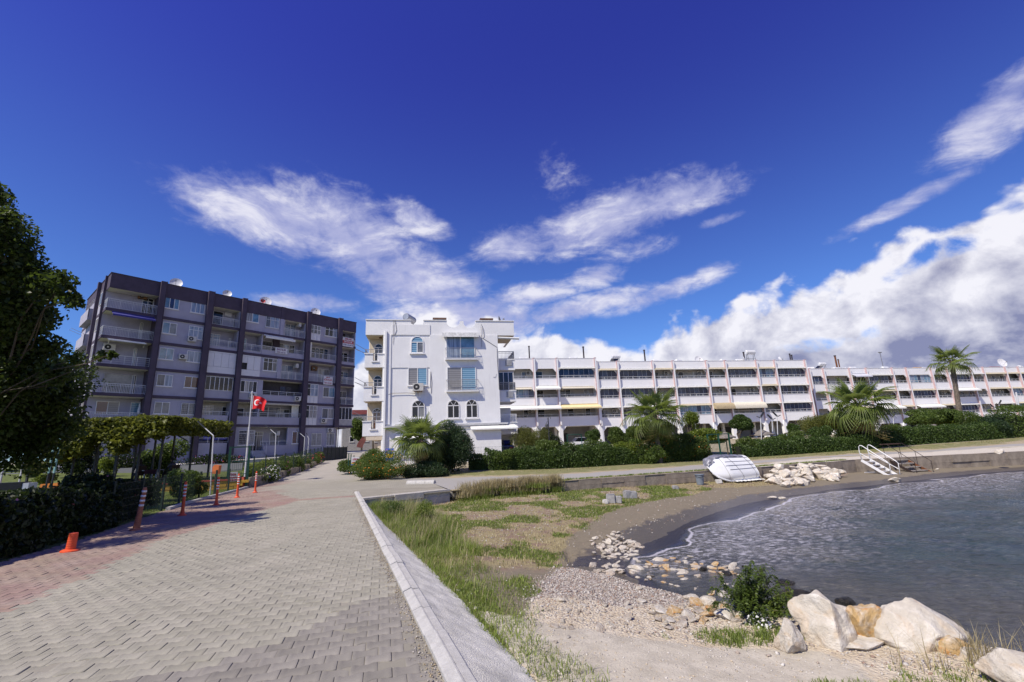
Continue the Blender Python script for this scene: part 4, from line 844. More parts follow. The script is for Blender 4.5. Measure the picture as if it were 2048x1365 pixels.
# parapet with scallops
def arc(cx, cz, r, a0_, a1_, n=10): return [(cx+r*cos(a0_+(a1_-a0_)*i/n), cz+r*sin(a0_+(a1_-a0_)*i/n)) for i in range(n+1)]
def X_(p, y=0.): return FW.at(*p, y)[0]
top = [(0, ZW[3]), (0, ZWR)]; s0 = X_(z1_(865, 100)); s1 = X_(z1_(1085, 110)); top = [(0, ZW[3]), (0, ZWR)]; s0 = X_(z1_(865, 100)); s1 = X_(z1_(1085, 110))
def dip(a, b_, dpt, p_=2.): return [(a+(b_-a)*(.5-.5*cos(pi*i/12)), ZWR-dpt*(sin(pi*i/12))**.8) for i in range(13)]
n0 = X_(z3_(185, 100)); n1_ = X_(z3_(400, 100)); n2_ = X_(z3_(455, 100)); n3_ = X_(z3_(650, 110))
top += dip(s0, s1, .72)+dip(n0, n1_, .62)+dip(n2_, n3_, .66)+[(XE, ZWR), (XE, ZW[3])]
B = MB(); B.prism(top, -.0, .25); B.build('parapet', wr, o)
B = MB()
for a, b_ in ((0, s0), (s1, n0), (n3_, XE)): B.box(a-.03, b_+.03, -.06, .3, ZWR, ZWR+.07)
B.box(-.05, .2, .26, 9.5, ZWR-.02, ZWR+.06); B.build('coping', wtrim, o, fix=False)
for q_ in ((.0, .22, .26, 9.5, ZW[3], ZWR-.03), (XE-.22, XE, .26, 5, ZW[3], ZWR-.02), (XI, X_(z1_(1195, 300)), -.05, -.001, ZW[3], ZW[3]+.95)): MB().box(*q_).build('parapet_return', wr, o, fix=False)
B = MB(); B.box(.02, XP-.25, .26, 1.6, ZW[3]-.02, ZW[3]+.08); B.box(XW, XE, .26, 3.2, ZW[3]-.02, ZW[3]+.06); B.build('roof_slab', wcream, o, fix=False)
# raised panel frame on the left part of the front
B = MB(); xr = X_(z1_(1195, 600)); B.box(XP+.02, XI, -.08, .02, ZW[0]+.9, ZW[3]+.02); B.box(xr-.02, XW+.0, -.05, .02, .3, ZW[3]); B.build('pilaster', wr, o, fix=False)
MB().box(XI, xr-.02, -.03, .019, ZW[2]-.05, ZW[3]-.22).build('wall_panel', wr, o, fix=False)
MB().box(XP-.12, XP+.03, -.22, .02, .6, ZWR-1.0 ).build('downpipe_boxing', wtrim, o, fix=False)
def arched(x0, x1, z0, z1, y, style, dark=g_dark, fr=.07, parent=None):
    cx = (x0+x1)/2; r = (x1-x0)/2; zs = z1-r; P = parent or o; B = MB()
    outer = arc(cx, zs, r, 0, pi, 16); inner = arc(cx, zs, r-fr, 0, pi, 16)
    for i in range(16):
        a, b_, c, d = outer[i], outer[i+1], inner[i+1], inner[i]
        B.add([(q[0], yy, q[1]) for yy in (y-.05, y+.02) for q in (a, b_, c, d)], [(0, 1, 2, 3), (4, 7, 6, 5), (0, 4, 5, 1), (2, 6, 7, 3)])
    B.box(x0, x0+fr, y-.05, y+.02, z0, zs); B.box(x1-fr, x1, y-.05, y+.02, z0, zs); B.box(x0, x1, y-.05, y+.02, z0-.0, z0+fr); B.box(x0+fr, x1-fr, y-.052, y+.02, zs-fr/2, zs+fr/2); B.box(cx-fr/2, cx+fr/2, y-.054, y+.02, z0+fr, zs)
    if style == 'V':
        for sgn in (-1, 1): B.beam((cx, y-.035, zs), (cx+sgn*r*.55, y-.035, zs+r*.80), .03, .05, up=(0, 1, 0))
    B.box(x0-.1, x1+.1, y-.13, y+.0, z0-.10, z0-.002)
    w_ = B.build('arched_window', wtrim if style != 'V' else white_up, P, fix=False)
    for i, mm in enumerate(dark if isinstance(dark, tuple) else (dark, dark, dark)):
        if i < 2: MB().box([x0+fr*.8, cx+fr*.3][i], [cx-fr*.3, x1-fr*.8][i], y-.012, y+.015, z0+fr*.8, zs-fr*.4).build('pane', mm, w_, fix=False)
        else: MB().prism([(p[0], p[1]) for p in arc(cx, zs+.02, r-fr*.8, 0, pi, 14)], y-.012, y+.015).build('pane', mm, w_)
    return w_
def AW(pa, pb, *args, y=-.03, **k):
    a = FW.at(*pa, y); b_ = FW.at(*pb, y); return arched(a[0], b_[0], b_[1], a[1], y, *args, **k)
AW(z1_(868, 365), z1_(1085, 655), 'H', dark=(g_blind, g_grey, g_blind), y=-.04)
AW(z2_(882, 178), z2_(1105, 475), 'V', dark=(g_dark, g_grey, g_dark))
AW((870+190/8.03+0, 800), (0, 0), 'V') if False else None
zq = lambda x, y: (700+x/3.7917, 600+y/3.7917)
AW(zq(737, 758), zq(832, 898), 'V', dark=(g_dark, g_dark, g_dark), y=-.05); AW(zq(878, 755), zq(970, 895), 'V', dark=(g_dark, g_dark, g_dark), y=-.05)
def WW(pa, pb, panes, y=-.03, **kw):
    a = FW.at(*pa, y); b_ = FW.at(*pb, y); return window(o, a[0], b_[0], b_[1], a[1], y, panes, **kw)
WW(z1_(822, 905), z1_(1145, 1205), 'rz', y=.02); 
wA = WW(z3_(175, 345), z3_(645, 705), 'cl', y=-.05, sill=False, fr=.07); wB = WW(z3_(190, 840), z3_(665, 1215), 'rz', y=-.05, sill=False, fr=.07)
# french balconies: slab, rail in front of the wide windows
for pa, pb in ((z3_(165, 705), z3_(690, 555)), (z3_(180, 1220), z3_(712, 1065))):
    a, za = FW.at(*pa, -.15); b_, zt_b = FW.at(*pb, -.35); MB().box(a, b_-.05, -.40, -.05, za-.13, za).build('balcony_slab', wtrim, o, fix=False)
    B = MB(); y = -.36; n = 23
    for i in range(n+1): x = a+.04+(b_-a-.14)*i/n; B.beam((x, y-.06, za+.02), (x, y, za+.92), .016)
    B.beam((a+.04, y, za+.93), (b_-.1, y, za+.93), .035); B.beam((a+.04, y-.06, za+.04), (b_-.1, y-.06, za+.04), .02); B.beam((a+.04, y-.03, za+.45), (b_-.1, y-.03, za+.45), .014)
    for x in (a+.04, b_-.1): B.beam((x, y, za+.93), (x, -.05, za+.93), .03); B.beam((x, y-.06, za+.04), (x, -.05, za+.04), .02)
    B.build('railing', railg, o, fix=False)
# long awning box above the upper wide window
a = FW.at(*z3_(115, 300), -.3)[0]; b_ = FW.at(*z3_(700, 300), -.3)[0]; zt2 = FW.at(*z3_(400, 290), -.3)[1]
B = MB(); B.box(a, b_, -.42, -.05, zt2-.08, zt2); B.add([(a, -.05, zt2-.05), (b_, -.05, zt2-.05), (b_, -.50, zt2-.42), (a, -.50, zt2-.42), (a, -.44, zt2-.0), (b_, -.44, zt2-.0)], [(3, 2, 5, 4), (0, 3, 4), (1, 5, 2)]); B.build('awning_box', mat('awning_cassette', (.74, .73, .70), .7, .15, 5), o, fix=False)
xa, za = FW.at(*z1_(990, 1250), -.35); acunit(o, xa, za-.25, -.05, w_=.9, h=.66, dp=.42)
B = MB(); B.beam((xa-.3, -.45, za-.3), (xa+.35, -.45, za-.3), .05); B.beam((xa-.3, -.45, za-.3), (xa-.3, -.03, za-.3), .04); B.beam((xa+.3, -.45, za-.3), (xa+.3, -.03, za-.3), .04); B.beam((xa, -.4, za-.3), (xa, -.03, za-.6), .03); B.build('ac_bracket', rust, o, fix=False)
# cables and pipes on the front
B = MB()
for pl, r in (([z1_(575, 90), z1_(575, 240), z1_(575, 350), z1_(560, 490)], .014), ([z1_(600, 100), z1_(625, 260), z1_(590, 350)], .018), ([z1_(480, 1362), z1_(560, 1338), z1_(800, 1332), z1_(940, 1340)], .02), ([z1_(1205, 970), z1_(1225, 1150), z1_(1215, 1340)], .018), ([z1_(1150, 1290), z1_(1195, 1230), z1_(1205, 1000)], .014),
              ([z3_(740, 150), z3_(765, 210), z3_(790, 350), z3_(760, 380)], .02), ([z3_(765, 375), z3_(900, 460), z3_(1000, 525)], .02), ([z3_(740, 190), z3_(748, 400), z3_(748, 520)], .012), ([z3_(995, 540), z3_(1000, 760), z3_(1020, 1000), z3_(1030, 1200)], .022), ([z3_(935, 1000), z3_(970, 1000), z3_(990, 950)], .014)):
    B.tube([(lambda q: (q[0], -.075, q[1]))(FW.at(*p, -.07)) for p in pl], r, 5)
B.build('cable', mat('cable_grey', (.24, .23, .22), .7), o, fix=False)
# corner balconies
for k in range(3):
    zf = ZW[k]; y0 = 0.
    xg_ = X_(z1_(222, 700)); xh_ = X_(z1_(300, 700)); lo, hi = zf+.55, zf+1.18
    B = MB(); B.prism([(0, zf), (XP-.12, zf), (XP-.12, hi), (xh_, hi), (xh_, lo), (xg_, lo), (xg_, hi), (0, hi)], -.02, .14); B.box(0, .14, .14, 1.6, zf, hi); B.build('balcony_parapet', wr, o)
    MB().box(.14, XP-.28, .14, 1.56, zf, zf+.14).build('balcony_slab', wcream, o, fix=False)
    B = MB(); B.box(-.05, xg_+.02, -.08, .17, hi, hi+.07); B.box(xh_-.02, XP-.13, -.08, .17, hi, hi+.07); B.box(xg_-.12, xh_+.12, -.10, .17, lo-.09, lo-.0); B.build('coping', wtrim, o, fix=False)
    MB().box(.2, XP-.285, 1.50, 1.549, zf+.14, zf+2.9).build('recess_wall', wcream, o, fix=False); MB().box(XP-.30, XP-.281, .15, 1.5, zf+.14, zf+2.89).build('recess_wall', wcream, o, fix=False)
    rail(o, .04, XP-.3, hi+.06, hi+.42, .04, 'h3', m=railg, side=1.4); rail(o, xg_+.03, xh_-.03, lo, hi+.05, .03, 'bars', m=railg)
    arched(X_(z1_(228, 0)), X_(z1_(345, 0))+.15, zf+.2, zf+2.45, 1.49, 'V' if k == 0 else 'H', dark=((g_dark, g_dark, g_dark) if k else (g_warm, g_warm, g_dark)))
    B = MB(); B.beam((0, .3, hi+.45), (-.75, -.1, hi+.85), .03); B.beam((0, .3, hi+.1), (-.75, -.1, hi+.45), .03); B.beam((0, 1.2, hi+.3), (-.9, .9, hi+.6), .03); B.build('drying_arm', railg, o, fix=False)
MB().lathe([(.0, 0), (.14, .02), (.12, .08)], 10, (1.2, .8, ZW[3]-.12)).build('ceiling_lamp', rust, o)
# undercroft beam, rolled pink awning, ground-floor door
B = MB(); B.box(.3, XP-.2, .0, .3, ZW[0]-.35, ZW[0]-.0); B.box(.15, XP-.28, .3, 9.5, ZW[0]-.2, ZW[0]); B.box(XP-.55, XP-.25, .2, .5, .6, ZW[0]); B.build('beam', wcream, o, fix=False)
B = MB(); B.add([(-.0, .2+q, ZW[0]+.1-.95*sin(t)) if False else (-.45*sin(t*pi/2), .2+q, ZW[0]-.05-.9*t*.9) for q in (0, 4) for t in np.linspace(0, 1, 6)], [(i, i+1, i+7, i+6) for i in range(5)]); B.build('rolled_awning', mat('pink_canvas', (.55, .22, .24), .85), o, fix=False)
# string course, canopy and lower annex
zc = FW.at(*zq(900, 945))[1]
B = MB(); B.box(XP+.05, FW.at(*zq(1200, 950), -.4)[0], -.40, .02, zc-.10, zc+.06); B.box(XP+.05, XW-.2, -.30, .02, zc-.26, zc-.10); B.build('string_course', mat('grey_trim', (.50, .50, .50), .8, .1, 3), o, fix=False)
xa0 = FW.at(*zq(930, 985), -.9)[0]; xa1 = FW.at(*zq(1145, 985), -.9)[0]; zan = FW.at(*zq(1000, 985), -.9)[1]
MB().box(xa0-1.2, xa1, -.9, .02, .2, zan).build('annex_wall', wtrim, o, fix=False); B = MB(); B.add([(xa0-.1, -.05, zc-.12), (FW.at(*zq(1270, 980), -1.2)[0], -.05, zc-.12), (FW.at(*zq(1270, 980), -1.2)[0]+.1, -1.25, zan+.08), (xa0-.2, -1.25, zan+.08)], [(0, 1, 2, 3)]); B.box(xa0-.2, FW.at(*zq(1270, 980), -1.2)[0], -1.26, -1.2, zan-.03, zan+.08); B.build('canopy', wht_cl, o, fix=False)
window(o, XP+1.1, XP+3.0, 1.3, 2.75, -.02, 'cc'); awning(o, XP+.9, XP+3.3, 3.0, 2.8, 0, .4, wtrim, .1)
# right-hand balconies
yb = .6
for k in (2, 1, 0):
    zf = ZW[k]-.25; x0, x1 = XW, XE+.05
    bl = MB(); bl.box(x0, x1, yb, yb+3., zf, zf+.15); bl.box(x0, x1, yb, yb+.12, zf+.15, zf+.95); bl.box(x1-.12, x1, yb+.12, yb+3., zf+.15, zf+.95); bl.build('balcony', wr, o, fix=False)
    MB().box(x0, x1+.04, yb-.05, yb+.16, zf+.95, zf+1.02).build('coping', wtrim, o, fix=False)
    rail(o, x0+.02, x1-.05, zf+1.02, zf+1.75, yb+.03, 'bars', m=railg if k else white_up, side=-2.8)
    if k == 1: window(o, x0+.05, x1-.15, zf+1.05, zf+2.75, yb+.15, 'ttt', sill=False)
    if k == 0: back_ = MB().box(x0, x1, yb+3., yb+3.1, zf, zf+2.6).build('recess_wall', wr, o, fix=False)
    B = MB(); B.box(x0+.75, x0+1.35, yb-.10, yb-.0, zf+.42, zf+.9); B.build('planter_niche', railg, o, fix=False)
xr0, zr0 = FW.at(*z3_(1005, 375), -.2); B = MB(); B.tube([(XW-.05, yb-.5, ZW[3]-.2), (XE+.45, yb-.5, ZW[3]-.28)], .11, 8); B.build('rolled_awning', wht_cl, o)
MB().box(XW-.05, XW+.0, 3.6, 9.5, .3, ZW[3]).build('wall', wr, o, fix=False)
# things on its roof
tank_w = mat('tank_enamel', (.72, .72, .70), .35, .06, 2, spec=.6); tank_g = mat('tank_zinc', (.42, .43, .44), .4, .12, 3, metal=.6); pv = mat('solar_glass', (.02, .025, .04), .12, .1, 2, spec=.9); frm = mat('steel_frame', (.18, .18, .18), .6)
def heater(p, rz, label, grp=None, s=1., tank=None, panel=True):
    t_ = thing('solar_water_heater', label, 'water heater', p, rz, grp)
    B = MB(); n = 14; r = .29; L = .62
    for x in (-L, L): pass
    vs = [(x, -.05+rr*cos(2*pi*k/n), 1.15+rr*sin(2*pi*k/n)) for x, rr in ((-L-.05, r*.8), (-L, r), (L, r), (L+.05, r*.8)) for k in range(n)]
    B.add(vs, [(i*n+k, i*n+(k+1) % n, (i+1)*n+(k+1) % n, (i+1)*n+k) for i in range(3) for k in range(n)]+[tuple(range(n)), tuple(range(3*n, 4*n))]); B.build('tank', tank or tank_w, t_, smooth=False)
    B = MB()
    for x in (-.5, .5):
        B.beam((x, -.25, 0), (x, -.12, .9), .04); B.beam((x, .2, 0), (x, .08, .9), .04)
    B.beam((-.5, .2, .3), (.5, .2, .3), .03); B.beam((-.5, -.25, .3), (.5, -.25, .3), .03); B.build('stand', frm, t_, fix=False)
    if panel: MB().add([(-.6, .35, .95), (.6, .35, .95), (.6, 1.9, .15), (-.6, 1.9, .15), (-.6, .35, .88), (.6, .35, .88), (.6, 1.9, .08), (-.6, 1.9, .08)], [(0, 1, 2, 3), (7, 6, 5, 4), (0, 4, 5, 1), (1, 5, 6, 2), (2, 6, 7, 3), (3, 7, 4, 0)]).build('collector', pv, t_)
    t_.scale = (s,)*3; return t_
def on_roof(F, px, py, y, zr): x, z = F.at(px, py, y); return F.O+F.ux*x+F.uy*y+np.array([0, 0, zr])
heater(on_roof(FW, 818, 650, 1.2, ZWR-.82), WANG+1.15, 'steel tank of a solar heater above the scalloped parapet of the white block', tank=tank_g, s=1.15)
heater(on_roof(FW, 790, 650, 2.6, ZWR-1.05), WANG+.9, 'pale heater tank low behind the left parapet of the white block', s=1.15)
slab = mat('brown_cap', (.16, .09, .06), .8)
for px, lb in ((879, 'brown capped vent above the middle of the white block roof'), (972, 'brown capped vent near the right end of the white block roof')):
    t_ = thing('roof_vent', lb, 'vent', on_roof(FW, px, 640, .8, ZWR-.74), WANG); MB().box(-.5, .5, -.35, .35, 0, .95).build('shaft', wr, t_, fix=False); MB().box(-.62, .62, -.45, .45, 1.0, 1.14).build('cap', slab, t_, fix=False)
def dish(p, rz, label, r=.45, grp=None, m=None, tilt=.6, pole=.6):
    t_ = thing('satellite_dish', label, 'satellite dish', p, rz, grp); prof_ = [(.02, 0), (r*.4, .02), (r*.7, .07), (r, .15)]; n = 18
    vs = [(rr*cos(2*pi*k/n), rr*sin(2*pi*k/n), z) for rr, z in prof_ for k in range(n)]; R_m = Matrix.Translation((0, -.1, pole)) @ Matrix.Rotation(pi/2-tilt*.5, 4, 'X')
    vs = [R_m @ Vector(v) for v in vs]; MB().add(vs, [(i*n+k, i*n+(k+1) % n, (i+1)*n+(k+1) % n, (i+1)*n+k) for i in range(3) for k in range(n)]+[tuple(range(n))]).build('reflector', m or bann, t_, smooth=False)
    B = MB(); B.beam((0, 0, 0), (0, 0, pole), .05); B.build('mast', frm, t_, fix=False); B = MB(); B.beam((0, -.1, pole-r*.7), (0, -.1-r*1.1, pole+.1), .025); B.box(-.05, .05, -.2-r*1.1, -.05-r*1.1, pole+.03, pole+.14); B.build('receiver_arm', frm, t_, fix=False); return t_
dish(on_roof(FW, 996, 652, .6, ZWR-.5), WANG+1.2, 'dark dish seen edge on at the right end of the white block roof', .4, m=frm, pole=.75)
for px, lb, mm, r in ((348, 'grey dish on the roof of the grey block above its second bay', alu, .62), (453, 'narrow dish seen edge on above the third bay of the grey block', alu, .5), (531, 'cream dish with a small red dish before it on the grey block roof', bann, .72), (632, 'large cream dish above the fifth pier of the grey block', bann, .66)):
    dish(on_roof(FA, px, 600, .9, ZR), a0-.3, lb, r, m=mm, pole=.55)
dish(on_roof(FA, 526, 600, .3, ZR), a0-.3, 'small red dish on the edge of the grey block roof', .28, m=redp, pole=.35)
# ================================================================ LONG WHITE TERRACE OF FLATS
pink = mat('pink_paint', (.55, .39, .385), .85, .08, 2, stain=.25); rw = mat('terrace_render', (.85, .84, .82), .92, .025, .5, stain=.22); recess = mat('shaded_recess_render', (.44, .42, .385), .92, .06, 1)  # recess colour is darkened to carry the shade inside the openings
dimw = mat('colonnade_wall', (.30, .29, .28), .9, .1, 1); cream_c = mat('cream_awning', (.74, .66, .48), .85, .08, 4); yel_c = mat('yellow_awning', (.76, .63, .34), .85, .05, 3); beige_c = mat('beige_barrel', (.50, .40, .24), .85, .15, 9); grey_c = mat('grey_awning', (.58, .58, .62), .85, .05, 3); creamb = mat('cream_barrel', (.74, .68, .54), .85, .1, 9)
AWM = dict(c=cream_c, w=wht_cl, y=yel_c, b=beige_c, g=grey_c, B=creamb)
def barrel(P, x0, x1, zt, out, h, m):
    B = MB(); n = 6; pts = [(-.02-out*sin(t*pi/2), zt-h*(1-cos(t*pi/2))) for t in np.linspace(0, 1, n)]+[(-.02-out, zt-h-.22)]
    v = [(x, y, z) for x in (x0, x1) for y, z in pts]; k = len(pts); B.add(v, [(i, i+1, k+i+1, k+i) for i in range(k-1)]); B.add([(x0, y, z) for y, z in pts]+[(x0, -.02, zt-h)], [tuple(range(k+1))]); B.add([(x1, y, z) for y, z in pts]+[(x1, -.02, zt-h)], [tuple(range(k+1))])
    return B.build('awning', m, P, fix=False)
def terrace(name, label, p0, p1, PT, ZRf, piers, spec, zbase, first=None, dep=11., HO=1.46):
    ang = math.atan2(p1[1]-p0[1], p1[0]-p0[0]); F = Face(name, label, 'terrace building', p0, ang); o = F.o
    xs = [F.at(px, py)[0] for px, py in piers]
    x0, x1 = (first if first is not None else xs[0]), xs[-1]
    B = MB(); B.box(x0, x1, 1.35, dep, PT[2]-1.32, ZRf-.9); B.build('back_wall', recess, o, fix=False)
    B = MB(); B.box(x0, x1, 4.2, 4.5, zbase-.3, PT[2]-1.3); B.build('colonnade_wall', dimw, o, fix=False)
    MB().box(x0, x1, 0.2, dep, ZRf-.95, ZRf-.75).build('roof', rw, o, fix=False)
    for P_ in PT: MB().box(x0, x1, .16, 1.4, P_-.95, P_-.80).build('floor_slab', rw, o, fix=False)
    MB().box(x0, x1, .16, 4.3, PT[2]-1.34, PT[2]-1.2).build('floor_slab', rw, o, fix=False)
    edges = ([x0] if first is not None else [])+xs
    for i in range(len(edges)-1):
        a, b_ = edges[i], edges[i+1]; wd_ = b_-a; pa = a+.12; pb = b_-.12; wide = wd_ > 4.1
        # face of the bay: bands with chamfered openings between
        for P_, zlo, top in ((None, PT[0]+HO, ZRf), (0, PT[1]+HO, PT[0]), (1, PT[2]+HO, PT[1]), (2, PT[2]-1.36, PT[2])):
            h = .52; B = MB()
            low = [(a, zlo-h), (pa+.05, zlo-h), (pa+.05+.42, zlo), (pb-.05-.42, zlo), (pb-.05, zlo-h), (b_, zlo-h)] if P_ != 2 else [(a, zlo-.7), (pa+.15, zlo-.7), (pa+.75, zlo), (pb-.75, zlo), (pb-.15, zlo-.7), (b_, zlo-.7)]
            B.prism([(a, top)]+low+[(b_, top)], 0, .16, 0); B.build('parapet', rw, o)
            MB().box(pa, pb, -.04, .2, top, top+.05).build('coping', wtrim, o, fix=False)
        for k in range(3):
            z = PT[k]; s = spec[i][k] if i < len(spec) else 'o-'; t = s[0]; aw = s[1:]
            if t == '.': continue
            rail(o, pa+.05, pb-.05, z+.05, z+.40, .02, 'h1')
            if t == 'g' or t == 't' or t == 'c':
                n = max(3, int(wd_/.75)); pan = {'g': 'tbt', 't': 'dtd', 'c': 'lcl'}[t]; c1_ = pan*9
                B = MB(); zz1 = z+HO-.02; L_ = wd_/n; frx = alu
                w_ = MB().box(pa+.1, pb-.1, .17, .21, zz1-.05, zz1).build('window', frx, o, fix=False)
                for q in range(n):
                    xa_, xb_2 = pa+.12+(pb-pa-.24)*q/n, pa+.12+(pb-pa-.24)*(q+1)/n
                    MB().box(xa_+.012, xb_2-.012, .18, .20, z+.03, zz1-.05).build('pane', GL[c1_[q] if rng.random() > .15 else 'b'], w_, fix=False)
                    MB().box(xb_2-.014, xb_2+.014, .165, .205, z+.03, zz1-.05).build('frame', frx, w_, fix=False)
            else:
                zf = z-.8; r_ = rng.random(); wm = [alu, white_up][int(rng.integers(2))]
                if wide: window(o, pa+.5, pa+.5+1.5+.5*r_, zf, zf+2.05, 1.34, ['dd', 'gd', 'kd', 'ff', 'rd'][int(rng.integers(5))], sill=False, fmat=wm); window(o, pb-1.5, pb-.7, zf, zf+2.05, 1.34, ['d', 'k', 'f'][int(rng.integers(3))], sill=False, fmat=wm)
                else: window(o, pa+.35, pa+.35+.9+.5*r_, zf, zf+2.05, 1.34, ['dk', 'd', 'fd'][int(rng.integers(3))], sill=False, fmat=wm)
                if rng.random() < .4: acunit(o, pb-.5, zf+1.5, 1.3)
                if rng.random() < .35:                     # a chair back or flowerpots behind the rail
                    B = MB(); q = pa+1+rng.random()*(wd_-2.4); B.box(q, q+.45, .5, .55, zf+.4, zf+1.0); B.box(q, q+.45, .5, .95, zf+.4, zf+.45); B.build('balcony_chair', ac_dark, o, fix=False)
            for j, ch in enumerate(aw):
                if ch == '-': continue
                if ch == 'r': awning(o, pa, pb, z+HO+.12, z+HO+.02, -.02, .28, [wht_cl, cream_c][int(rng.integers(2))], .10)
                elif ch == 'R': awning(o, pa+.4, pb-.4, z+HO+.02, z+HO-.15, -.02, .4, creamb, .12)
                elif ch in 'wyg': awning(o, pa-.1, pb+.2, z+HO+.25, z+HO-.22, -.02, 1.0, AWM[ch], .2)
                elif ch in 'bB': barrel(o, pa-.05, pb+.1, z+HO+.25, .95, .8, AWM[ch])
    for i, x in enumerate(xs):
        lo = PT[2]-1.15; B = MB(); B.box(x-.13, x+.13, -.29, .18, lo, ZRf+.06, 0); B.box(x-.150, x-.131, -.31, .18, lo-.1, ZRf+.10, 1); B.box(x-.16, x+.14, -.305, -.29, ZRf-.02, ZRf+.08, 1); B.build('pier', [rw, pink], o, fix=False)
        B = MB(); B.prism([(x-.28, zbase-.4), (x+.28, zbase-.4), (x+.28, lo-.75), (x+.13, lo+.02), (x-.13, lo+.02), (x-.28, lo-.75)], -.1, .45); B.build('column', rw, o)
        MB().box(x-.2, x+.2, 2.6, 3.0, zbase-.4, lo-.2).build('column', rw, o, fix=False)
        if i < len(xs)-1 and rng.random() < .8: MB().box(x+.4, x+1.4+rng.random()*2, 4.1, 4.19, zbase+.0, zbase+2.0).build('shop_shutter', [ac_dark, recess, gt][int(rng.integers(3))], o, fix=False)
    B = MB(); B.box(x1-.15, x1, .2, dep, zbase, ZRf-.6); B.build('end_wall', rw, o, fix=False)
    return F
SP1 = [('o-', 'cR', 'ow'), ('o-', 'ow', 'ow'), ('gr', 'oR', 'oy')]
SP2 = [('gr', 'gr', 'or'), ('gr', 'gr', 'or'), ('or', 'or', 'o-'), ('or', 'gr', 'cr'), ('or', 'o-', 'ob'), ('gr', 'or', 'oB'), ('cr', 'or', 'or'), ('gr', 'tr', 'gr')]
SP3 = [('g-', 'o-', 'o-'), ('o-', 'or', 'o-'), ('og', 'or', 'or'), ('tr', 'or', 'ow'), ('o-', 'or', 'or'), ('c-', 'gr', 'ow'), ('o-', 'or', 'or'), ('gr', 'ow', 'gr'), ('or', 'o-', 'o-'), ('or', 'or', 'or'), ('or', 'cr', 'cr'), ('gr', 'or', 'or'), ('or', 'gr', 'or'), ('or', 'o-', 'or'), ('gr', 'or', 'or')]
T1 = terrace('terrace_building', 'short white balcony terrace with pink edged piers just right of the arched window block', (2.95, 65.6), (12.15, 67.4), [11.30, 8.50, 5.70], 14.25, [(1067, 717), (1112.6, 717), (1189, 717)], SP1, 1.5, first=-7.)
T2 = terrace('terrace_building', 'middle section of the white balcony terrace, four storeys with pink edged piers', (12.35, 67.5), (48.2, 74.6), [11.0, 8.2, 5.4], 13.74, [(1191.5, 724), (1233.6, 723), (1303.5, 723), (1344, 722), (1410.8, 722), (1448.4, 721), (1510.6, 721), (1547.2, 721), (1607.7, 721)], SP2, 1.5)
T3 = terrace('terrace_building', 'farthest lower section of the white balcony terrace behind the tall palm', (50.0, 77.4), (98.6, 87.7), [10.0, 7.2, 4.4], 12.7, [(1617, 739), (1644.8, 738), (1697, 738), (1730, 737), (1781.6, 736), (1810, 736), (1859, 735), (1891, 735), (1937, 734), (1963, 734), (2007, 733), (2033, 733), (2080, 732), (2110, 732), (2160, 731)], SP3, 1.7)
# things on the terrace roofs
spots = [(T1, 1047, 0, 'white tank'), (T1, 1146, 0, 'white tank'), (T2, 1232, 1, 'big white tank'), (T2, 1312, 0, ''), (T2, 1356, 0, ''), (T2, 1446, 0, ''), (T2, 1478, 0, ''), (T2, 1502, 2, ''), (T3, 1642, 3, ''), (T3, 1616, 0, ''), (T3, 1700, 0, ''), (T3, 1765, 0, ''), (T3, 2035, 0, '')]
names = {1047: 'low white tank left on the short terrace roof beside its antenna post', 1146: 'white tank on the short terrace roof near its right end', 1232: 'raised white tank on the middle terrace above its second pier', 1312: 'low tank beside a dark flue above the third pier of the middle terrace', 1356: 'low cream tank on the middle terrace roof left of the round dish', 1446: 'cream tank on the middle terrace roof right of the round dish', 1478: 'cream tank left of the dark flue near the tall stand', 1502: 'tall standing tank on a dark frame, highest thing on the middle terrace', 1642: 'beige tank at the left end of the farthest terrace roof', 1616: 'white tank half behind the end pier between middle and far terrace', 1700: 'cream tank on the far terrace above its second pier', 1765: 'white block of tanks on the far terrace left of the lamp pole', 2035: 'white tank on the far terrace at the right picture edge'}
for F_, px, kd, _ in spots:
    zr = {id(T1): 14.25, id(T2): 13.74, id(T3): 12.7}[id(F_)]; h = -.95 if kd == 0 else (-.15 if kd != 2 else .15)
    heater(on_roof(F_, px, 720, 1.2, zr-.0+h), F_.a+(.0 if kd != 0 else rng.normal(0, .25)), names[px], tank=[tank_w, cream_c][int(kd == 3)] if False else tank_w, s=1.0 if kd != 2 else 1.25, panel=kd != 2)
flue = mat('flue_steel', (.05, .04, .045), .7)
for F_, px, h, r, lb in ((T1, 1059, 2.0, .10, 'dark flue pipe on the short terrace roof above its first pier'), (T1, 1168, 1.9, .12, 'dark capped flue on the short terrace roof near its right end'), (T2, 1290, 1.9, .12, 'dark flue pipe above the third bay of the middle terrace'), (T2, 1489, 1.5, .12, 'dark flue pipe leaning left of the tall tank'), (T2, 1581, 1.2, .10, 'left one of the paired short flues on the middle terrace'), (T2, 1584.5, 1.0, .10, 'right one of the paired short flues on the middle terrace'), (T3, 1671, 2.4, .14, 'rusty flue stack on a white base on the far terrace roof'), (T3, 1676, 1.7, .10, 'slim dark flue beside the rusty stack on the far terrace roof')):
    zr = {id(T1): 14.25, id(T2): 13.74, id(T3): 12.7}[id(F_)]; t_ = thing('roof_flue', lb, 'chimney', on_roof(F_, px, 720, 1.0, zr-.8), F_.a)
    MB().tube([(0, 0, 0), (0.02, 0, h+.8)], r, 8).build('flue_pipe', rust if 'rusty' in lb else flue, t_); MB().tube([(0.02, 0, h+.8), (.02, 0, h+.95)], r*1.35, 8).build('flue_cap', flue, t_)
    if 'rusty' in lb: MB().box(-.9, .9, -.4, .4, .3, 1.15).build('flue_base', rw, t_, fix=False)
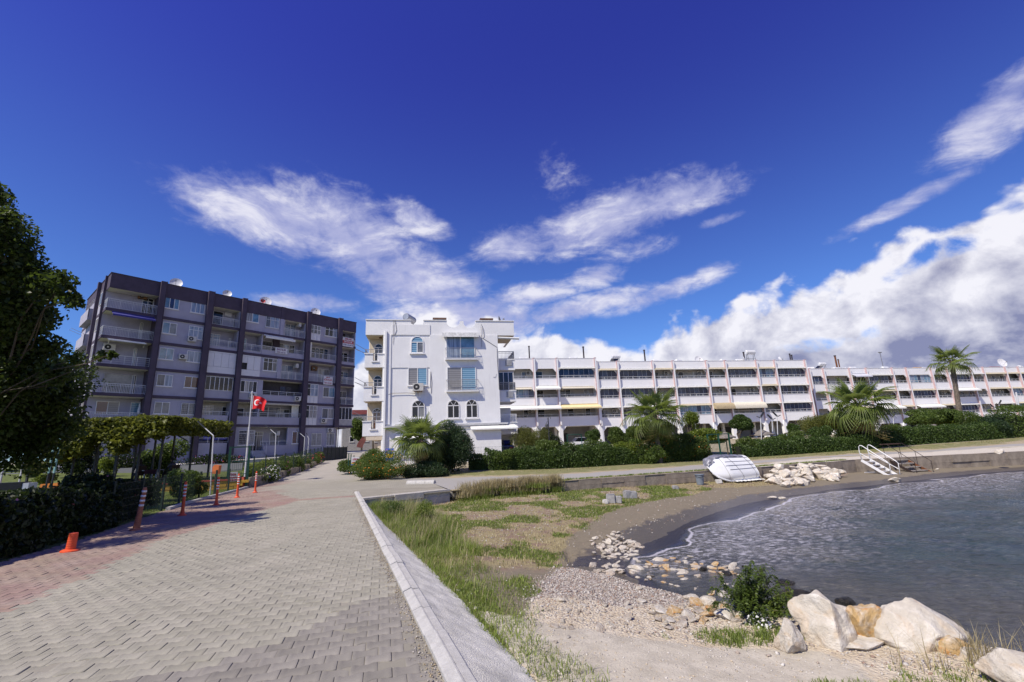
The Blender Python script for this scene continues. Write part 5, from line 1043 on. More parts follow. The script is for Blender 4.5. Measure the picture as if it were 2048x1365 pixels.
dish(on_roof(T2, 1396, 720, .8, 13.6), T2.a-.2, 'round white dish on the middle terrace roof above its fourth bay', .62, pole=.45); dish(on_roof(T2, 1486, 720, .5, 13.6), T2.a+.9, 'white dish beside the flue left of the tall tank', .5, pole=.45)
dish(on_roof(T2, 1557, 720, .6, 13.6), T2.a+1.3, 'tilted white dish seen edge on at the right of the middle terrace', .5, pole=.35); dish(on_roof(T3, 2003, 730, .6, 12.7), T3.a-.2, 'big white dish above the right part of the far terrace', .85, pole=.9)
for px, c_, lb, w_ in ((1828, mat('orange_sheet', (.65, .33, .05), .7), 'orange canopy box on the far terrace roof', 2.2), (1982, mat('red_tiles', (.35, .07, .05), .8), 'small red tiled hut on the far terrace roof right of the palm', 3.0), (1845, bann, 'white canopy box right of the orange one on the far terrace roof', 2.4)):
    t_ = thing('roof_hut', lb, 'hut', on_roof(T3, px, 730, 3.0, 11.9), T3.a); MB().box(-w_/2, w_/2, -.5, .5, 0, 1.0).build('wall', rw, t_, fix=False); MB().prism([(-w_/2-.1, 1.0), (w_/2+.1, 1.0), (w_/2-.3, 1.35), (-w_/2+.3, 1.35)], -.6, .6).build('roof', c_, t_)
t_ = thing('lamp_pole', 'thin lamp pole with a small head on the far terrace roof', 'lamp pole', on_roof(T3, 1763, 720, 1.2, 11.9), T3.a); MB().tube([(0, 0, 0), (0, 0, 3.9)], .05, 6).build('pole', frm, t_); MB().box(-.3, .3, -.12, .12, 3.85, 4.0).build('lamp_head', frm, t_, fix=False)
# small far buildings up the lane
for (px, py, y, w_, h, c_, rf, lb) in ((717, 800, 96, 6, 7.5, mat('far_grey', (.4, .39, .38), .9), redp, 'small grey house with a red roof up the lane between the two blocks'), (738, 812, 105, 6, 6.5, mat('far_tan', (.42, .36, .29), .9), slab, 'tan house farther up the lane behind the red roofed one')):
    p = D(px, py, y); zg = float(zu(p[0], p[1])); t_ = thing('house', lb, 'house', (p[0], p[1], zg), .4)
    MB().box(-w_/2, w_/2, -2, 2, 0, h).build('wall', c_, t_, fix=False); MB().prism([(-w_/2-.2, h), (w_/2+.2, h), (w_/2-.6, h+.9), (-w_/2+.6, h+.9)], -2.1, 2.1).build('roof', mat('far_red_roof', (.36, .10, .09), .8) if rf is redp else slab, t_)
    for wx_ in (-1.6, 1.2):
        for wz_ in (2, 4.6): window(t_, wx_, wx_+.9, wz_, wz_+1.1, -2.0, 'd', fr=.08)
# ================================================================ PLANTS
L_dark = leafmat('leaf_dark', (.008, .014, .005), (.034, .054, .012), .28); L_mid = leafmat('leaf_mid', (.026, .050, .011), (.135, .19, .035), .35); L_hedge = leafmat('leaf_hedge', (.018, .038, .010), (.095, .15, .028), .3)
L_lime = leafmat('leaf_lime', (.05, .085, .012), (.21, .26, .035), .4); L_olean = leafmat('leaf_oleander', (.012, .028, .012), (.055, .095, .035), .25); L_tree = leafmat('leaf_tree', (.011, .021, .005), (.078, .115, .018), .36)
L_acac = leafmat('leaf_acacia', (.05, .065, .012), (.17, .18, .04), .35); L_grass = leafmat('grass_green', (.065, .10, .016), (.27, .34, .062), .35); L_dry = leafmat('grass_dry', (.20, .16, .07), (.50, .43, .24), .3); L_vine = leafmat('leaf_vine', (.024, .038, .007), (.185, .20, .03), .38)
L_palm = leafmat('palm_frond', (.035, .055, .013), (.22, .28, .06), .36, rough=.4); L_old = leafmat('palm_frond_old', (.20, .15, .06), (.42, .33, .14), .25)
bark = mat('bark', (.12, .095, .07), .95, .25, 3, .8, 30); palmbark = mat('palm_bark', (.20, .16, .12), .95, .25, 6, 1., 30); stemm = mat('stem', (.09, .08, .045), .9, .2, 5)
petal_o = mat('petal_orange', (.75, .25, .03), .6); petal_w = mat('petal_white', (.82, .8, .78), .6); petal_r = mat('petal_red', (.55, .04, .06), .6); petal_p = mat('petal_purple', (.22, .13, .42), .6); petal_pk = mat('petal_pink', (.7, .25, .32), .6)
def foliage(name, C, sizes, m, parent=None, up=.35, aspect=.5, nrm=None, extra=None, loc=None, dirs=None, fold=.12):
    parts = [leaves(C, sizes, nrm, up, aspect, fold, dirs=dirs)]; mats = [m]; mi = [0]*len(C)
    for (C2, s2, m2) in (extra or []): parts.append(leaves(C2, s2, None, .2, .9)); mats.append(m2); mi += [len(mats)-1]*len(C2)
    V, F, A = merge(*parts); return obj(name, npmesh(name, V, F, mats, {'v': A}, mi=mi), parent, loc)
def limbs(name, tips, base, r0, parent, m=bark, wig=.15, n=5, trunk_top=None, lr=None):
    B = MB(); base = Vector(base); tt = Vector(trunk_top) if trunk_top is not None else base+Vector((0, 0, 1))
    q = [base+(tt-base)*i/4+Vector((random.gauss(0, .05), random.gauss(0, .05), 0))*(i > 0) for i in range(5)]
    B.tube(q, [r0*(1-.09*i) for i in range(5)], 8)
    for ti, tp in enumerate(tips):
        kf = 1. if lr is None else lr[ti]
        tp = Vector(tp); L = (tp-tt).length; q = [tt-(tt-base).normalized()*r0]
        for i in range(1, n+1): s = i/n; q.append(tt+(tp-tt)*s+Vector((random.gauss(0, 1), random.gauss(0, 1), random.gauss(0, 1)+1.2*sin(pi*s)))*wig*L*.25*(1 if i < n else 0))
        B.tube(q, [r0*.6*kf*(1-.85*i/n)+.005 for i in range(n+1)], 5)
    return B.build(name, m, parent)
def bush(name, label, cat, c, radii, n, size, m, sub=7, group=None, up=.35, aspect=.5, extra=None, stem=True, squash=None, shell=.45, seedx=None):
    c = np.array(c, float); rx, ry, rz = radii; t_ = thing(name, label, cat, tuple(c), 0, group)
    k = sub; cs = np.c_[rng.uniform(-.55, .55, k)*rx, rng.uniform(-.55, .55, k)*ry, rng.uniform(.3, 1.35, k)*rz]; rs_ = np.c_[[rng.uniform(.38, .62, k)*rx, rng.uniform(.38, .62, k)*ry, rng.uniform(.35, .6, k)*rz]].T
    C, d = clumps(n, cs, rs_, shell); C = C[C[:, 2] > .01]; ex = []
    for cnt, s2, m2 in (extra or []):
        C2, d2 = clumps(cnt, cs, rs_*1.03, .95); C2 = C2[C2[:, 2] > .05]; ex.append((C2, s2, m2))
    foliage('foliage', C, size, m, t_, up, aspect, extra=ex)
    if stem: limbs('stem', [tuple(q) for q in cs], (0, 0, -.05), max(.02, .03*rz), t_, stemm, trunk_top=(0, 0, .25*rz))
    return t_
def tree(name, label, base, trunk_top, r0, centers, radii, n, size, m, cat='tree', group=None, aspect=.5, up=.3, shell=.5, sprays=0, tipdir=None, mb=bark, fold=.12):
    base = np.array(base, float); t_ = thing(name, label, cat, tuple(base), 0, group); cs = np.array(centers, float)-base
    C, d = clumps(n, cs, radii, shell)
    if sprays:                                            # leafy shoots reaching out of the crown
        ex = []
        for i in range(sprays):
            k = rng.integers(len(cs)); dd = unit(rng.normal(size=3)+np.array(tipdir if tipdir is not None else (0, 0, .3))); r = np.atleast_1d(radii)[k] if np.ndim(radii) == 1 else radii[k].mean()
            L = r*rng.uniform(.9, 1.45); q = int(26*r+8); tt = rng.random(q)**.8; bend = np.array([0, 0, -.35])*L*(tt**2)[:, None]
            ex.append(cs[k]+dd*L*tt[:, None]+bend+rng.normal(size=(q, 3))*.09*r)
        C = np.concatenate([C]+ex)
    foliage('crown', C, size, m, t_, up, aspect, fold=fold)
    limbs('trunk', [tuple(q) for q in cs], (0, 0, -.2), r0, t_, mb, trunk_top=tuple(np.array(trunk_top)-base), lr=(np.clip(np.atleast_1d(radii)/np.max(radii), .12, 1) if np.ndim(radii) == 1 else None)); return t_

# --- fan palms: every frond a part sharing two or three meshes
def frond_mesh(name, m, L=1.0, pet=.9, nseg=26, droop=.45, spread=2.3, pleat=.02):
    B = MB(); vv = []; V = []; F = []; A = []
    pet_pts = [Vector((0, 0, 0)), Vector((pet*.5, 0, .06)), Vector((pet, 0, 0))]
    for i in range(nseg):
        a = -spread+2*spread*i/(nseg-1); da = spread/(nseg-1)*1.05; ll = L*(1-.28*abs(a)/spread)*(1+.08*math.sin(i*2.3)); o_ = len(V); rr = random.random()
        for t, wd_ in ((0.03, .35), (.45, 1.), (.72, .55), (1.0, .04)):
            dz_ = -droop*ll*max(0, t-.35)**1.6*1.9+.10*ll*t*(1-abs(a)/spread)
            for sgn in (-1, 0, 1):
                w_ = da*wd_*ll*t*(1 if t < .5 else .62) if t < 1 else .004
                x = pet+ll*t*math.cos(a)-sgn*w_*math.sin(a)*1.0; y = ll*t*math.sin(a)+sgn*w_*math.cos(a)
                V.append((x, y, dz_+(pleat if sgn == 0 else 0)+.12*math.cos(a*.9)*t*t*0)); A.append(rr*.6+.4*random.random())
        for r in range(3):
            for c in range(2): F.append((o_+r*3+c, o_+r*3+c+1, o_+r*3+c+4, o_+r*3+c+3))
    B.tube(pet_pts, [.028, .02, .015], 4); o_ = len(V); V += B.v; A += [.7]*len(B.v); F += [tuple(o_+i for i in f) if len(f) == 4 else tuple(o_+i for i in f) for f in B.f if len(f) == 4]
    return npmesh(name, np.array(V), np.array(F), m, {'v': np.array(A)})
fr_a = frond_mesh('frond', L_palm, droop=.35); fr_b = frond_mesh('frond', L_palm, droop=.75, spread=2.0); fr_c = frond_mesh('frond', L_palm, droop=.15, spread=2.2); fr_o = frond_mesh('frond', L_old, droop=1.2, spread=1.6)
def palm(label, base, h, r, L, nf, lean=(0, 0), nold=5, lowest=-.9, skirt=False, group=None):
    t_ = thing('fan_palm', label, 'palm tree', base, random.random()*6, None); top = Vector((lean[0], lean[1], h)); B = MB()
    n = 14; B.tube([top*(i/n)+Vector((0, 0, -.1 if i == 0 else 0)) for i in range(n+1)], [r*(1.25-.35*min(1, i/n*2))*(1+.10*(i % 2)) for i in range(n+1)], 10); tk = B.build('trunk', palmbark, t_)
    t_.rotation_euler.z = 0
    for i in range(nf+nold):
        old = i >= nf; el_ = (1.35-(1.35-lowest)*((i+.5)/nf)**.9) if not old else lowest-.35-.3*random.random(); azm = i*2.39996+random.gauss(0, .15)
        me = fr_o if old else (fr_c if el_ > .75 else (fr_a if el_ > 0 else fr_b)); o = obj('frond', me, t_, top+Vector((cos(azm), sin(azm), 0))*r*.6)
        s = L*(.8+.3*random.random())*(.85 if el_ > 1 else 1); o.scale = (s, s, s); o.rotation_euler = (random.gauss(0, .25), -el_, azm)
    return t_
gz = lambda p: float(zu(p[0], p[1]))
def gp(px, py, y=None, z=None):                           # ground point under a pixel column at distance y
    p = D(px, py, y); return np.array([p[0], p[1], gz(p) if z is None else z])
palm('bushy fan palm in front of the arched window block, beside the dark oleander', tuple(gp(840, 955, 30.4)), 2.35, .20, 1.12, 30, nold=3, lowest=-.7)
palm('fan palm with hanging dry fronds in the middle of the hedge by the promenade', tuple(gp(1318, 925, 36.2)), 3.75, .24, 1.3, 34, lowest=-1.2, nold=6)
palm('broad fan palm behind the white bathing ladder', tuple(gp(1735, 890, 41.5)), 3.9, .27, 1.6, 32, lowest=-1.0, nold=4)
b0 = gp(1921, 850, 56); tp = D(1903, 722, 56); palm('tall slender palm standing in front of the far terrace', tuple(b0), tp[2]-b0[2], .26, 1.35, 24, lean=(tp[0]-b0[0], 0), lowest=-.8, nold=0)

# --- hedge: one clipped hedge run on the far side of the promenade
def hedge(label, pts, h, w_, n, size, m, dens=None, extra=None, group=None, hv=.24, name='hedge'):
    P_ = np.array(pts, float); seg = np.hypot(*np.diff(P_, axis=0).T); cum_ = np.r_[0, np.cumsum(seg)]; s = rng.random(n)*cum_[-1]
    x = np.interp(s, cum_, P_[:, 0]); y = np.interp(s, cum_, P_[:, 1]); k = np.clip(np.searchsorted(cum_, s)-1, 0, len(seg)-1); dx = np.diff(P_[:, 0])[k]/seg[k]; dy = np.diff(P_[:, 1])[k]/seg[k]
    hh = h*(1+hv*3.6*vnoise(s+3, s*0+4, 2.4, int(n) % 97)+hv*1.6*vnoise(s+3, s*0+9, .6, int(n) % 89)); ww = w_*(1+.35*vnoise(s+40, s*0+4, 1.7, 5))
    u = rng.random(n)*3.2                                   # perimeter: front, top, back
    lat = np.where(u < 1.3, -ww/2, np.where(u < 2.4, (rng.random(n)-.5)*ww, ww/2)); zz = np.where((u < 1.3) | (u > 2.4), rng.random(n)*hh, hh)
    inset = rng.random(n)**1.5*.28; lat = lat*(1-inset)+rng.normal(0, .04, n); zz = zz*(1-inset*.4)+rng.normal(0, .05, n); bulge = 1-.25*np.clip(zz/hh, 0, 1)**4; lat *= bulge
    X_1 = x-dy*lat; Y_1 = y+dx*lat; z0 = zu(X_1, Y_1); C = np.c_[X_1, Y_1, z0+np.maximum(zz, .02)]; c0 = np.array([P_[:, 0].mean(), P_[:, 1].mean(), 0.])
    nr = np.c_[-dy*np.sign(lat)*(u != 2)*1., dx*np.sign(lat), np.where((u >= 1.3) & (u <= 2.4), 1.5, .35)]; ex = []
    for cnt, s2, m2 in (extra or []): q = rng.choice(n, cnt, replace=False); ex.append((C[q]+unit(nr[q])*.06-c0, s2, m2))
    t_ = thing(name, label, 'hedge', tuple(c0), 0, group); foliage('foliage', C-c0, size, m, t_, .35, .55, nrm=unit(nr), extra=ex)
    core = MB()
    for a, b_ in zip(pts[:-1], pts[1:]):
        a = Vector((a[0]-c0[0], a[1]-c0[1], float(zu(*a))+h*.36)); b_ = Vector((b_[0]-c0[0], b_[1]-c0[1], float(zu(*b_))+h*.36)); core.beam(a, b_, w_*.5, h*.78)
    core.build('dark_core', mat('hedge_core', (.012, .016, .008), .95), t_, fix=False); return t_  # solid near-black box filling the hedge behind its leaves
def hl(px, y, off=0): p = D(px, 900, y); return (p[0], p[1]+off)
hedge('clipped dark hedge along the promenade from the oleander to the middle palm', [(-2.2, 33.0), (3.5, 34.7), (9.0, 36.6)], 1.15, 1.5, 34000, .11, L_hedge, hv=.38)
hedge('lusher hedge with flowers between the middle palm and the green gate', [(9.0, 36.4), (12.5, 37.4), (15.2, 38.2)], 1.8, 1.9, 16000, .12, L_mid, extra=[(110, .11, petal_o)], hv=.2)
hedge('long clipped hedge right of the green gate up to the broad palm', [(18.0, 38.6), (24.5, 40.1), (31.5, 41.6)], 1.15, 1.6, 24000, .12, L_hedge, hv=.34)
hedge('dark clipped hedge right of the broad palm behind the ladders', [(32.5, 42.6), (40., 44.3), (48., 46.4)], 1.5, 1.7, 24000, .13, L_hedge)
hedge('tall loose hedge at the far right of the promenade', [(48., 46.8), (60., 50), (80, 56)], 2.6, 2.4, 26000, .17, L_mid, hv=.2)
hedge('short clipped hedge in front of the white block behind the oleander', [(-3.4, 33.0), (-2.2, 33.2)], .9, 1.2, 4000, .1, L_hedge)
bush('dark_hedge_bush', 'rounded dark bush with orange blooms left of the green gate', 'bush', gp(1398, 930, 37.2), (1.6, 1.1, 1.2), 7500, .12, L_mid, extra=[(60, .12, petal_o)])
bush('light_bush', 'light green loose bush in the hedge left of the middle palm', 'bush', gp(1262, 935, 36.4), (1.35, .9, 1.0), 6500, .13, L_lime, up=.2)
hb = [(1010, 33.3, .95, .75, L_mid, 'leafy shrub at the left end of the promenade hedge before the annex'), (1050, 34.2, 1.1, .95, L_hedge, 'shrub bulging from the hedge left of the black lantern'), (1095, 35.2, 1.2, 1.25, L_mid, 'taller green shrub rising behind the black lantern'), (1140, 35.4, 1.3, 1.05, L_hedge, 'broad shrub in the hedge under the green goal frame'), (1185, 36.3, 1.1, 1.2, L_mid, 'upright shrub in the hedge below the round clipped tree'), (1222, 36.2, 1.0, .85, L_lime, 'lighter shrub in the hedge two bushes left of the middle palm'), (1312, 35.7, .8, .75, L_mid, 'low leafy shrub hiding the foot of the middle palm trunk'), (1352, 37.2, 1.3, 1.15, L_mid, 'green shrub in the hedge just right of the middle palm'), (1498, 39.2, 1.2, 1.0, L_mid, 'shrub with paler leaves at the right side of the hedge gap'), (1540, 40.2, 1.2, .85, L_hedge, 'low swelling of the hedge in front of the thatched parasols'), (1600, 41.2, 1.3, 1.05, L_mid, 'shrub in the hedge in front of the acacia trunk'), (1650, 42.2, 1.4, 1.2, L_hedge, 'dark shrub of the hedge left of the broad palm'), (1800, 44.0, 1.5, 1.05, L_mid, 'green shrub right of the broad palm foot'), (1960, 47.5, 1.9, 1.6, L_mid, 'bulky shrub of the hedge below the big dark oleander'), (2030, 48.5, 2.0, 1.4, L_hedge, 'last shrub of the hedge at the right picture edge')]
for px, y, rx, rz, m_, lb in hb: bush('hedge_shrub', lb, 'bush', gp(px, 930, y-.3), (rx, .8, rz*1.05), int(4600*rx), .12, m_, sub=8)
# --- plants round the white block
bush('oleander', 'dark oleander bush right of the bushy palm before the white block', 'bush', gp(906, 958, 32.0), (1.85, 1.5, 2.15), 26000, .15, L_olean, sub=12, up=.1, aspect=.24, extra=[(16, .09, petal_pk)])
bush('oleander', 'low dark oleander below the bushy palm fronds', 'bush', gp(872, 962, 32.4), (1.5, 1.0, 1.0), 11000, .14, L_olean, sub=8, up=.1, aspect=.26)
bush('lantana_bush', 'orange flowered bush at the corner left of the bushy palm', 'bush', gp(768, 968, 29.7), (1.85, 1.4, .95), 19000, .085, L_mid, sub=10, extra=[(330, .075, petal_o)])
bush('lantana_bush', 'rounder green bush behind the orange flowered one, by the blue sign', 'bush', gp(742, 950, 32.6), (1.5, 1.1, .95), 10000, .09, L_mid, sub=7, extra=[(30, .07, petal_w)])
bush('low_bush', 'small low bush under the green banner posts at the lane', 'bush', gp(700, 948, 33.5), (1.1, .8, .55), 5500, .09, L_mid, sub=5, extra=[(20, .07, petal_w)])
bush('low_bush', 'small sapling tuft before the white annex wall', 'bush', gp(989, 925, 35.5), (.45, .4, .7), 900, .1, L_mid, sub=4)
bush('oleander', 'low leafy bush hiding the foot of the bushy palm', 'bush', gp(850, 966, 29.6), (1.6, .8, .62), 8000, .12, L_olean, sub=8, up=.2, aspect=.35)
# --- garden trees before the terrace
def T(px, py, y, *a): p = D(px, py, y); return p
def crown(px, py, y, wpx_, hpx, k, squash=1.):            # clump centres filling an ellipse seen at that place
    c = D(px, py, y); s = y/FPX; rx, rz = wpx_*s/2, hpx*s/2; q = rng.normal(size=(k, 3)); q = unit(q)*(rng.random((k, 1))**.5)*.62
    return c+q*np.array([rx, rx*.8, rz]), rng.uniform(.38, .55, k)[:, None]*np.array([rx, rx*.8, rz])
def ptree(name, label, px, pyb, pyc, y, w_, h, n, size, m, k=9, r0=.1, **kw):
    b_ = gp(px, pyb, y); cs, rs_ = crown(px, pyc, y, w_, h, k); return tree(name, label, b_, (b_[0], b_[1], b_[2]+.45*(D(px, pyc, y)[2]-b_[2])+.2), r0, cs, rs_, n, size, m, **kw)
ptree('feathery_tree', 'feathery willow like tree by the dark lantern post', 1062, 930, 880, 40, 78, 68, 15000, .15, L_acac, aspect=.16, sprays=40, tipdir=(0, 0, .5))
ptree('dark_tree', 'dark green shrub tree behind the feathery tree', 1098, 930, 888, 42, 60, 70, 8000, .14, L_dark)
ptree('clipped_tree', 'small round clipped tree right of the green goal frame', 1182, 930, 873, 41, 40, 36, 8000, .12, L_hedge, k=7, r0=.07)
ptree('flowering_tree', 'leafy shrub with a few red flowers right of the round clipped tree', 1234, 930, 872, 42, 52, 46, 8500, .14, L_mid)
ptree('flowering_tree', 'leafy shrub just left of the middle palm', 1262, 930, 868, 43, 40, 40, 5500, .14, L_mid)
ptree('slender_tree', 'thin light green tree right of the middle palm', 1385, 930, 838, 43, 38, 42, 4200, .15, L_lime, up=.1, aspect=.3, sprays=22, tipdir=(0, 0, .9))
ptree('vine_arbour', 'yellow green vine arbour left of the round dark tree', 1412, 930, 872, 42, 112, 34, 15000, .17, L_lime, k=14, r0=.06, aspect=.8)
ptree('round_tree', 'round dark leafed tree beside the thatched parasols', 1485, 925, 850, 44, 52, 38, 11000, .14, L_hedge, k=8)
ptree('acacia', 'wide olive green acacia with a light trunk left of the broad palm', 1645, 915, 848, 46, 108, 56, 21000, .15, L_acac, k=14, r0=.2, aspect=.3, sprays=30)
ptree('shrub_tree', 'dark shrub below the acacia beside the broad palm', 1700, 905, 872, 44, 90, 62, 13000, .14, L_hedge, k=9)
ptree('shrub_tree', 'small dark shrub left of the acacia under the terrace', 1590, 915, 862, 46, 36, 36, 4000, .14, L_hedge, k=5)
ptree('leafy_tree', 'flat topped leafy tree left of the tall palm', 1860, 900, 834, 50, 104, 40, 16000, .19, L_mid, k=13, r0=.16, aspect=.6)
ptree('leafy_tree', 'low lime green shrub under the flat topped tree', 1905, 895, 852, 49, 70, 40, 8000, .17, L_lime, k=8)
ptree('oleander_tree', 'big dark oleander right of the tall palm at the promenade', 1972, 890, 855, 47, 104, 62, 22000, .18, L_olean, k=12, aspect=.28, up=.1)
ptree('oleander_tree', 'white flowering oleander at the right picture edge', 2035, 885, 850, 50, 64, 52, 10000, .18, L_mid, k=7, aspect=.3)
for i, (px, y, s) in enumerate(((1125, 39, .8), (1160, 40, .9), (1205, 39.5, .9), (1545, 43, .9), (1575, 44, .9), (1530, 42, .8), (1790, 49, 1.1), (1815, 50, 1.0))):
    bush('garden_shrub', ['low garden shrub behind the hedge near the goal frame', 'garden shrub behind the hedge below the clipped round tree', 'garden shrub between clipped tree and flowering shrub', 'garden shrub under the second thatched parasol', 'garden shrub between parasols and acacia', 'garden shrub behind the rose bed by the lamp poles', 'garden shrub behind the hedge right of the broad palm', 'garden shrub left of the thatched parasol pair'][i], 'bush', gp(px, 930, y), (1.3*s, .9, .95*s), 3500, .13, [L_mid, L_hedge, L_lime][i % 3], sub=5)
# far wood behind the lane and at the left
for i, (px, py, y, w_, h, lb) in enumerate(((722, 862, 84, 56, 60, 'green tree up the lane behind the two blocks'), (745, 840, 92, 40, 50, 'second tree up the lane beside the tan house'), (60, 800, 52, 230, 120, 'wide dark tree left of the grey block'), (-60, 780, 50, 200, 160, 'dark tree at the left edge behind the lawn'), (130, 825, 60, 60, 60, 'pale far tree at the left foot of the grey block'))):
    ptree('background_tree', lb, px, py+60, py, y, w_, h, 9000, .32, [L_mid, L_mid, L_dark, L_dark, L_acac][i], k=9, r0=.2, aspect=.6)
# --- big leafy tree at the left, overhanging the road edge
tb = np.array([-14.2, 11.6, 0.3]); cs = []; rs_ = []
for px, py, y, r in ((-10, 390, 9.6, .35), (10, 440, 9.5, .40), (-40, 470, 9.5, .8), (40, 500, 9.8, .50), (60, 545, 10, .55), (90, 575, 10, .50), (10, 590, 10.5, .9), (125, 565, 9.8, .34), (50, 630, 10.5, .7), (-40, 620, 11, 1.3), (85, 640, 11, .45), (20, 740, 11, .85), (60, 760, 11.5, .7), (-10, 800, 11.5, 1.2), (110, 745, 11, .42), (140, 600, 9.9, .30), (-60, 730, 12, 1.5), (20, 860, 12.5, .9), (95, 800, 12.5, .7), (-60, 880, 12, 1.3), (-110, 560, 11, 1.3), (-140, 700, 11, 1.6), (-60, 400, 10.5, 1.0), (150, 720, 10.6, .20), (200, 712, 10.3, .15), (225, 708, 10.2, .10), (120, 850, 13, .8), (60, 900, 13, .9), (40, 820, 12.5, .9), (130, 790, 12.5, .55), (30, 680, 11, .8), (100, 700, 11.3, .45), (0, 540, 10, .6), (10, 640, 10.6, .9)):
    cs.append(D(px, py, y)); rs_.append(r)
for c, r in (((-16.6, 15.2, 4.4), 1.3), ((-18, 17.5, 5.0), 1.6), ((-16.6, 14.2, 7.6), 1.2), ((-15.4, 12.6, 8.6), 1.0), ((-15.0, 13.2, 7.0), .6), ((-18, 13.5, 7.2), 1.8), ((-16, 10, 6.), 1.6), ((-14, 8.5, 4.), 1.3), ((-15.5, 8, 5), 1.3), ((-12.6, 8.4, 6.4), 1.1), ((-11.6, 7.2, 5.4), .9), ((-14.2, 8.6, 9.6), 1.0), ((-13.4, 8.4, 8.6), 1.0), ((-15.2, 9.0, 9.8), 1.2)): cs.append(np.array(c)); rs_.append(r)
tree('mulberry_tree', 'big dark leafed tree at the left edge reaching over the road side', tb, tb+np.array([.3, -.2, 2.0]), .24, cs, np.array(rs_)*.86, 95000, .115, L_tree, aspect=.62, up=.25, shell=.05, sprays=230, tipdir=(.3, -.1, .4), fold=.10)
# --- grape pergola
P0 = np.array([-31.0, 27.5]); 
def pg(px, py, y): return D(px, py, y)
PY = 26.2; pa_, pb_ = pg(75, 850, PY), pg(330, 850, PY); zt_p = (pg(80, 860, PY)[2]+pg(380, 860, PY)[2])/2
t_ = thing('pergola', 'long steel pergola roofed with grape vines on the lawn left of the flagpole', 'pergola', (pa_[0], PY, 0), 0); Lp = pb_[0]-pa_[0]; W_ = 4.2
xs_p = np.linspace(0, Lp, 7); steel = mat('dark_steel', (.03, .032, .035), .6)
for i, x in enumerate(xs_p):
    for yy in (0, W_): z0 = float(zu(pa_[0]+x, PY+yy)); MB().box(x-.045, x+.045, yy-.045, yy+.045, z0-.2, zt_p).build('post', steel, t_, fix=False)
    MB().beam((x, -.2, zt_p), (x, W_+.2, zt_p), .06).build('rafter', steel, t_, fix=False)
    if i % 2 == 0 and i < 8: MB().beam((x, 0, zt_p-.05), (x+1.4, 0, zt_p-.8), .05).build('brace', steel, t_, fix=False)
    if i % 2 == 0 and i > 0: MB().beam((x+0, 0, zt_p-.8), (x-1.4, 0, zt_p-.05), .05).build('brace', steel, t_, fix=False)
for yy in (0, W_/2, W_): MB().beam((-.2, yy, zt_p+.06), (Lp+.2, yy, zt_p+.06), .06).build('purlin', steel, t_, fix=False)
n = 70000; x = rng.random(n)*(Lp+2.0)-1.0; y = rng.random(n)*(W_+1.4)-.7; fr_ = rng.random(n) < .5; y = np.where(fr_, -.45+rng.normal(0, .28, n), y)
und = vnoise(x+30, y*.0+3, 1.1, 71); z = zt_p+.30+.6*vnoise(x+30, y+30, 1.5, 70)+.9*np.maximum(0, vnoise(x+30, y+30, .7, 73)-.02)+rng.random(n)**.6*.35-.2
hang = rng.random(n)**1.15*(1.25+2.8*und+1.5*vnoise(x+30, y*.0+8, .45, 72)); z = np.where(fr_, zt_p+.6-hang, z); e = (x < -.2) | (x > Lp+.3); z = np.where(e, zt_p+.55-rng.random(n)*1.0, z)
foliage('vine', np.c_[x, y, z], .17, L_vine, t_, .35, .85, fold=.12)
# --- garden shrubs on the left
def low(label, px, y, rad, n, size, m, extra=None, name='garden_bush', cat='bush', **k): return bush(name, label, cat, gp(px, 940, y), rad, n, size, m, extra=extra, **k)
low('small tree under the pergola end with a thin crooked trunk', 320, 33.0, (1.5, 1.2, 1.6), 5000, .18, L_mid)
low('dark shrub tree on the lawn left of the pergola post', 150, 33.5, (1.9, 1.4, 1.5), 6000, .18, L_dark)
low('yellow green young shrub on the lawn before the lavender', 215, 32, (.6, .6, 1.0), 1600, .13, L_lime)
low('bushes with purple flowers along the foot of the grey block', 240, 40, (4.8, 1.0, .85), 11000, .13, L_dark, extra=[(600, .10, petal_p)], name='lavender_bush', sub=16)
low('second run of purple flowered bushes left of the entrance steps', 440, 42, (3.4, 1.0, .8), 7000, .13, L_dark, extra=[(260, .10, petal_p), (60, .1, petal_r)], name='lavender_bush', sub=12)
low('grey green shrub left of the pergola corner', 60, 34, (1.3, 1., .8), 3000, .14, L_acac)
low('lime green tuft beside the white garden chair', 92, 27, (.6, .5, .5), 1500, .1, L_lime)
# dark overgrown hedge on the road fence, in the shade of the big tree
for (a, b_, h, w_, n_, lb, m_) in (((-9.9, 6.5), (-10.3, 9.6), 1.3, 1.6, 14000, 'nearest part of the overgrown dark hedge at the left picture edge', L_dark), ((-10.3, 9.4), (-11.3, 12.6), .98, 1.3, 15000, 'overgrown dark hedge behind the cut orange post', L_dark), ((-11.3, 12.6), (-12.4, 14.9), .85, 1.0, 11000, 'overgrown hedge behind the faded striped bollard', L_dark)):
    hedge(lb, [a, b_], h, w_, n_, .12, m_, hv=.55, name='overgrown_hedge', extra=[(14, .06, petal_pk)])
low_ = bush('overgrown_bush', 'drooping leafy bush over the kerb behind the second striped bollard', 'bush', (-14.2, 20.2, .1), (.95, .6, .72), 5000, .11, L_mid, sub=8, stem=True)
bush('overgrown_bush', 'thin climbing bush between the first two striped bollards', 'bush', (-13.2, 16.9, .0), (.6, .5, .62), 2200, .11, L_dark, sub=6)
bush('overgrown_bush', 'bright leafed bush at the left picture edge near the camera', 'bush', (-9.7, 7.3, .1), (.7, .8, .55), 4200, .10, L_mid, sub=6)
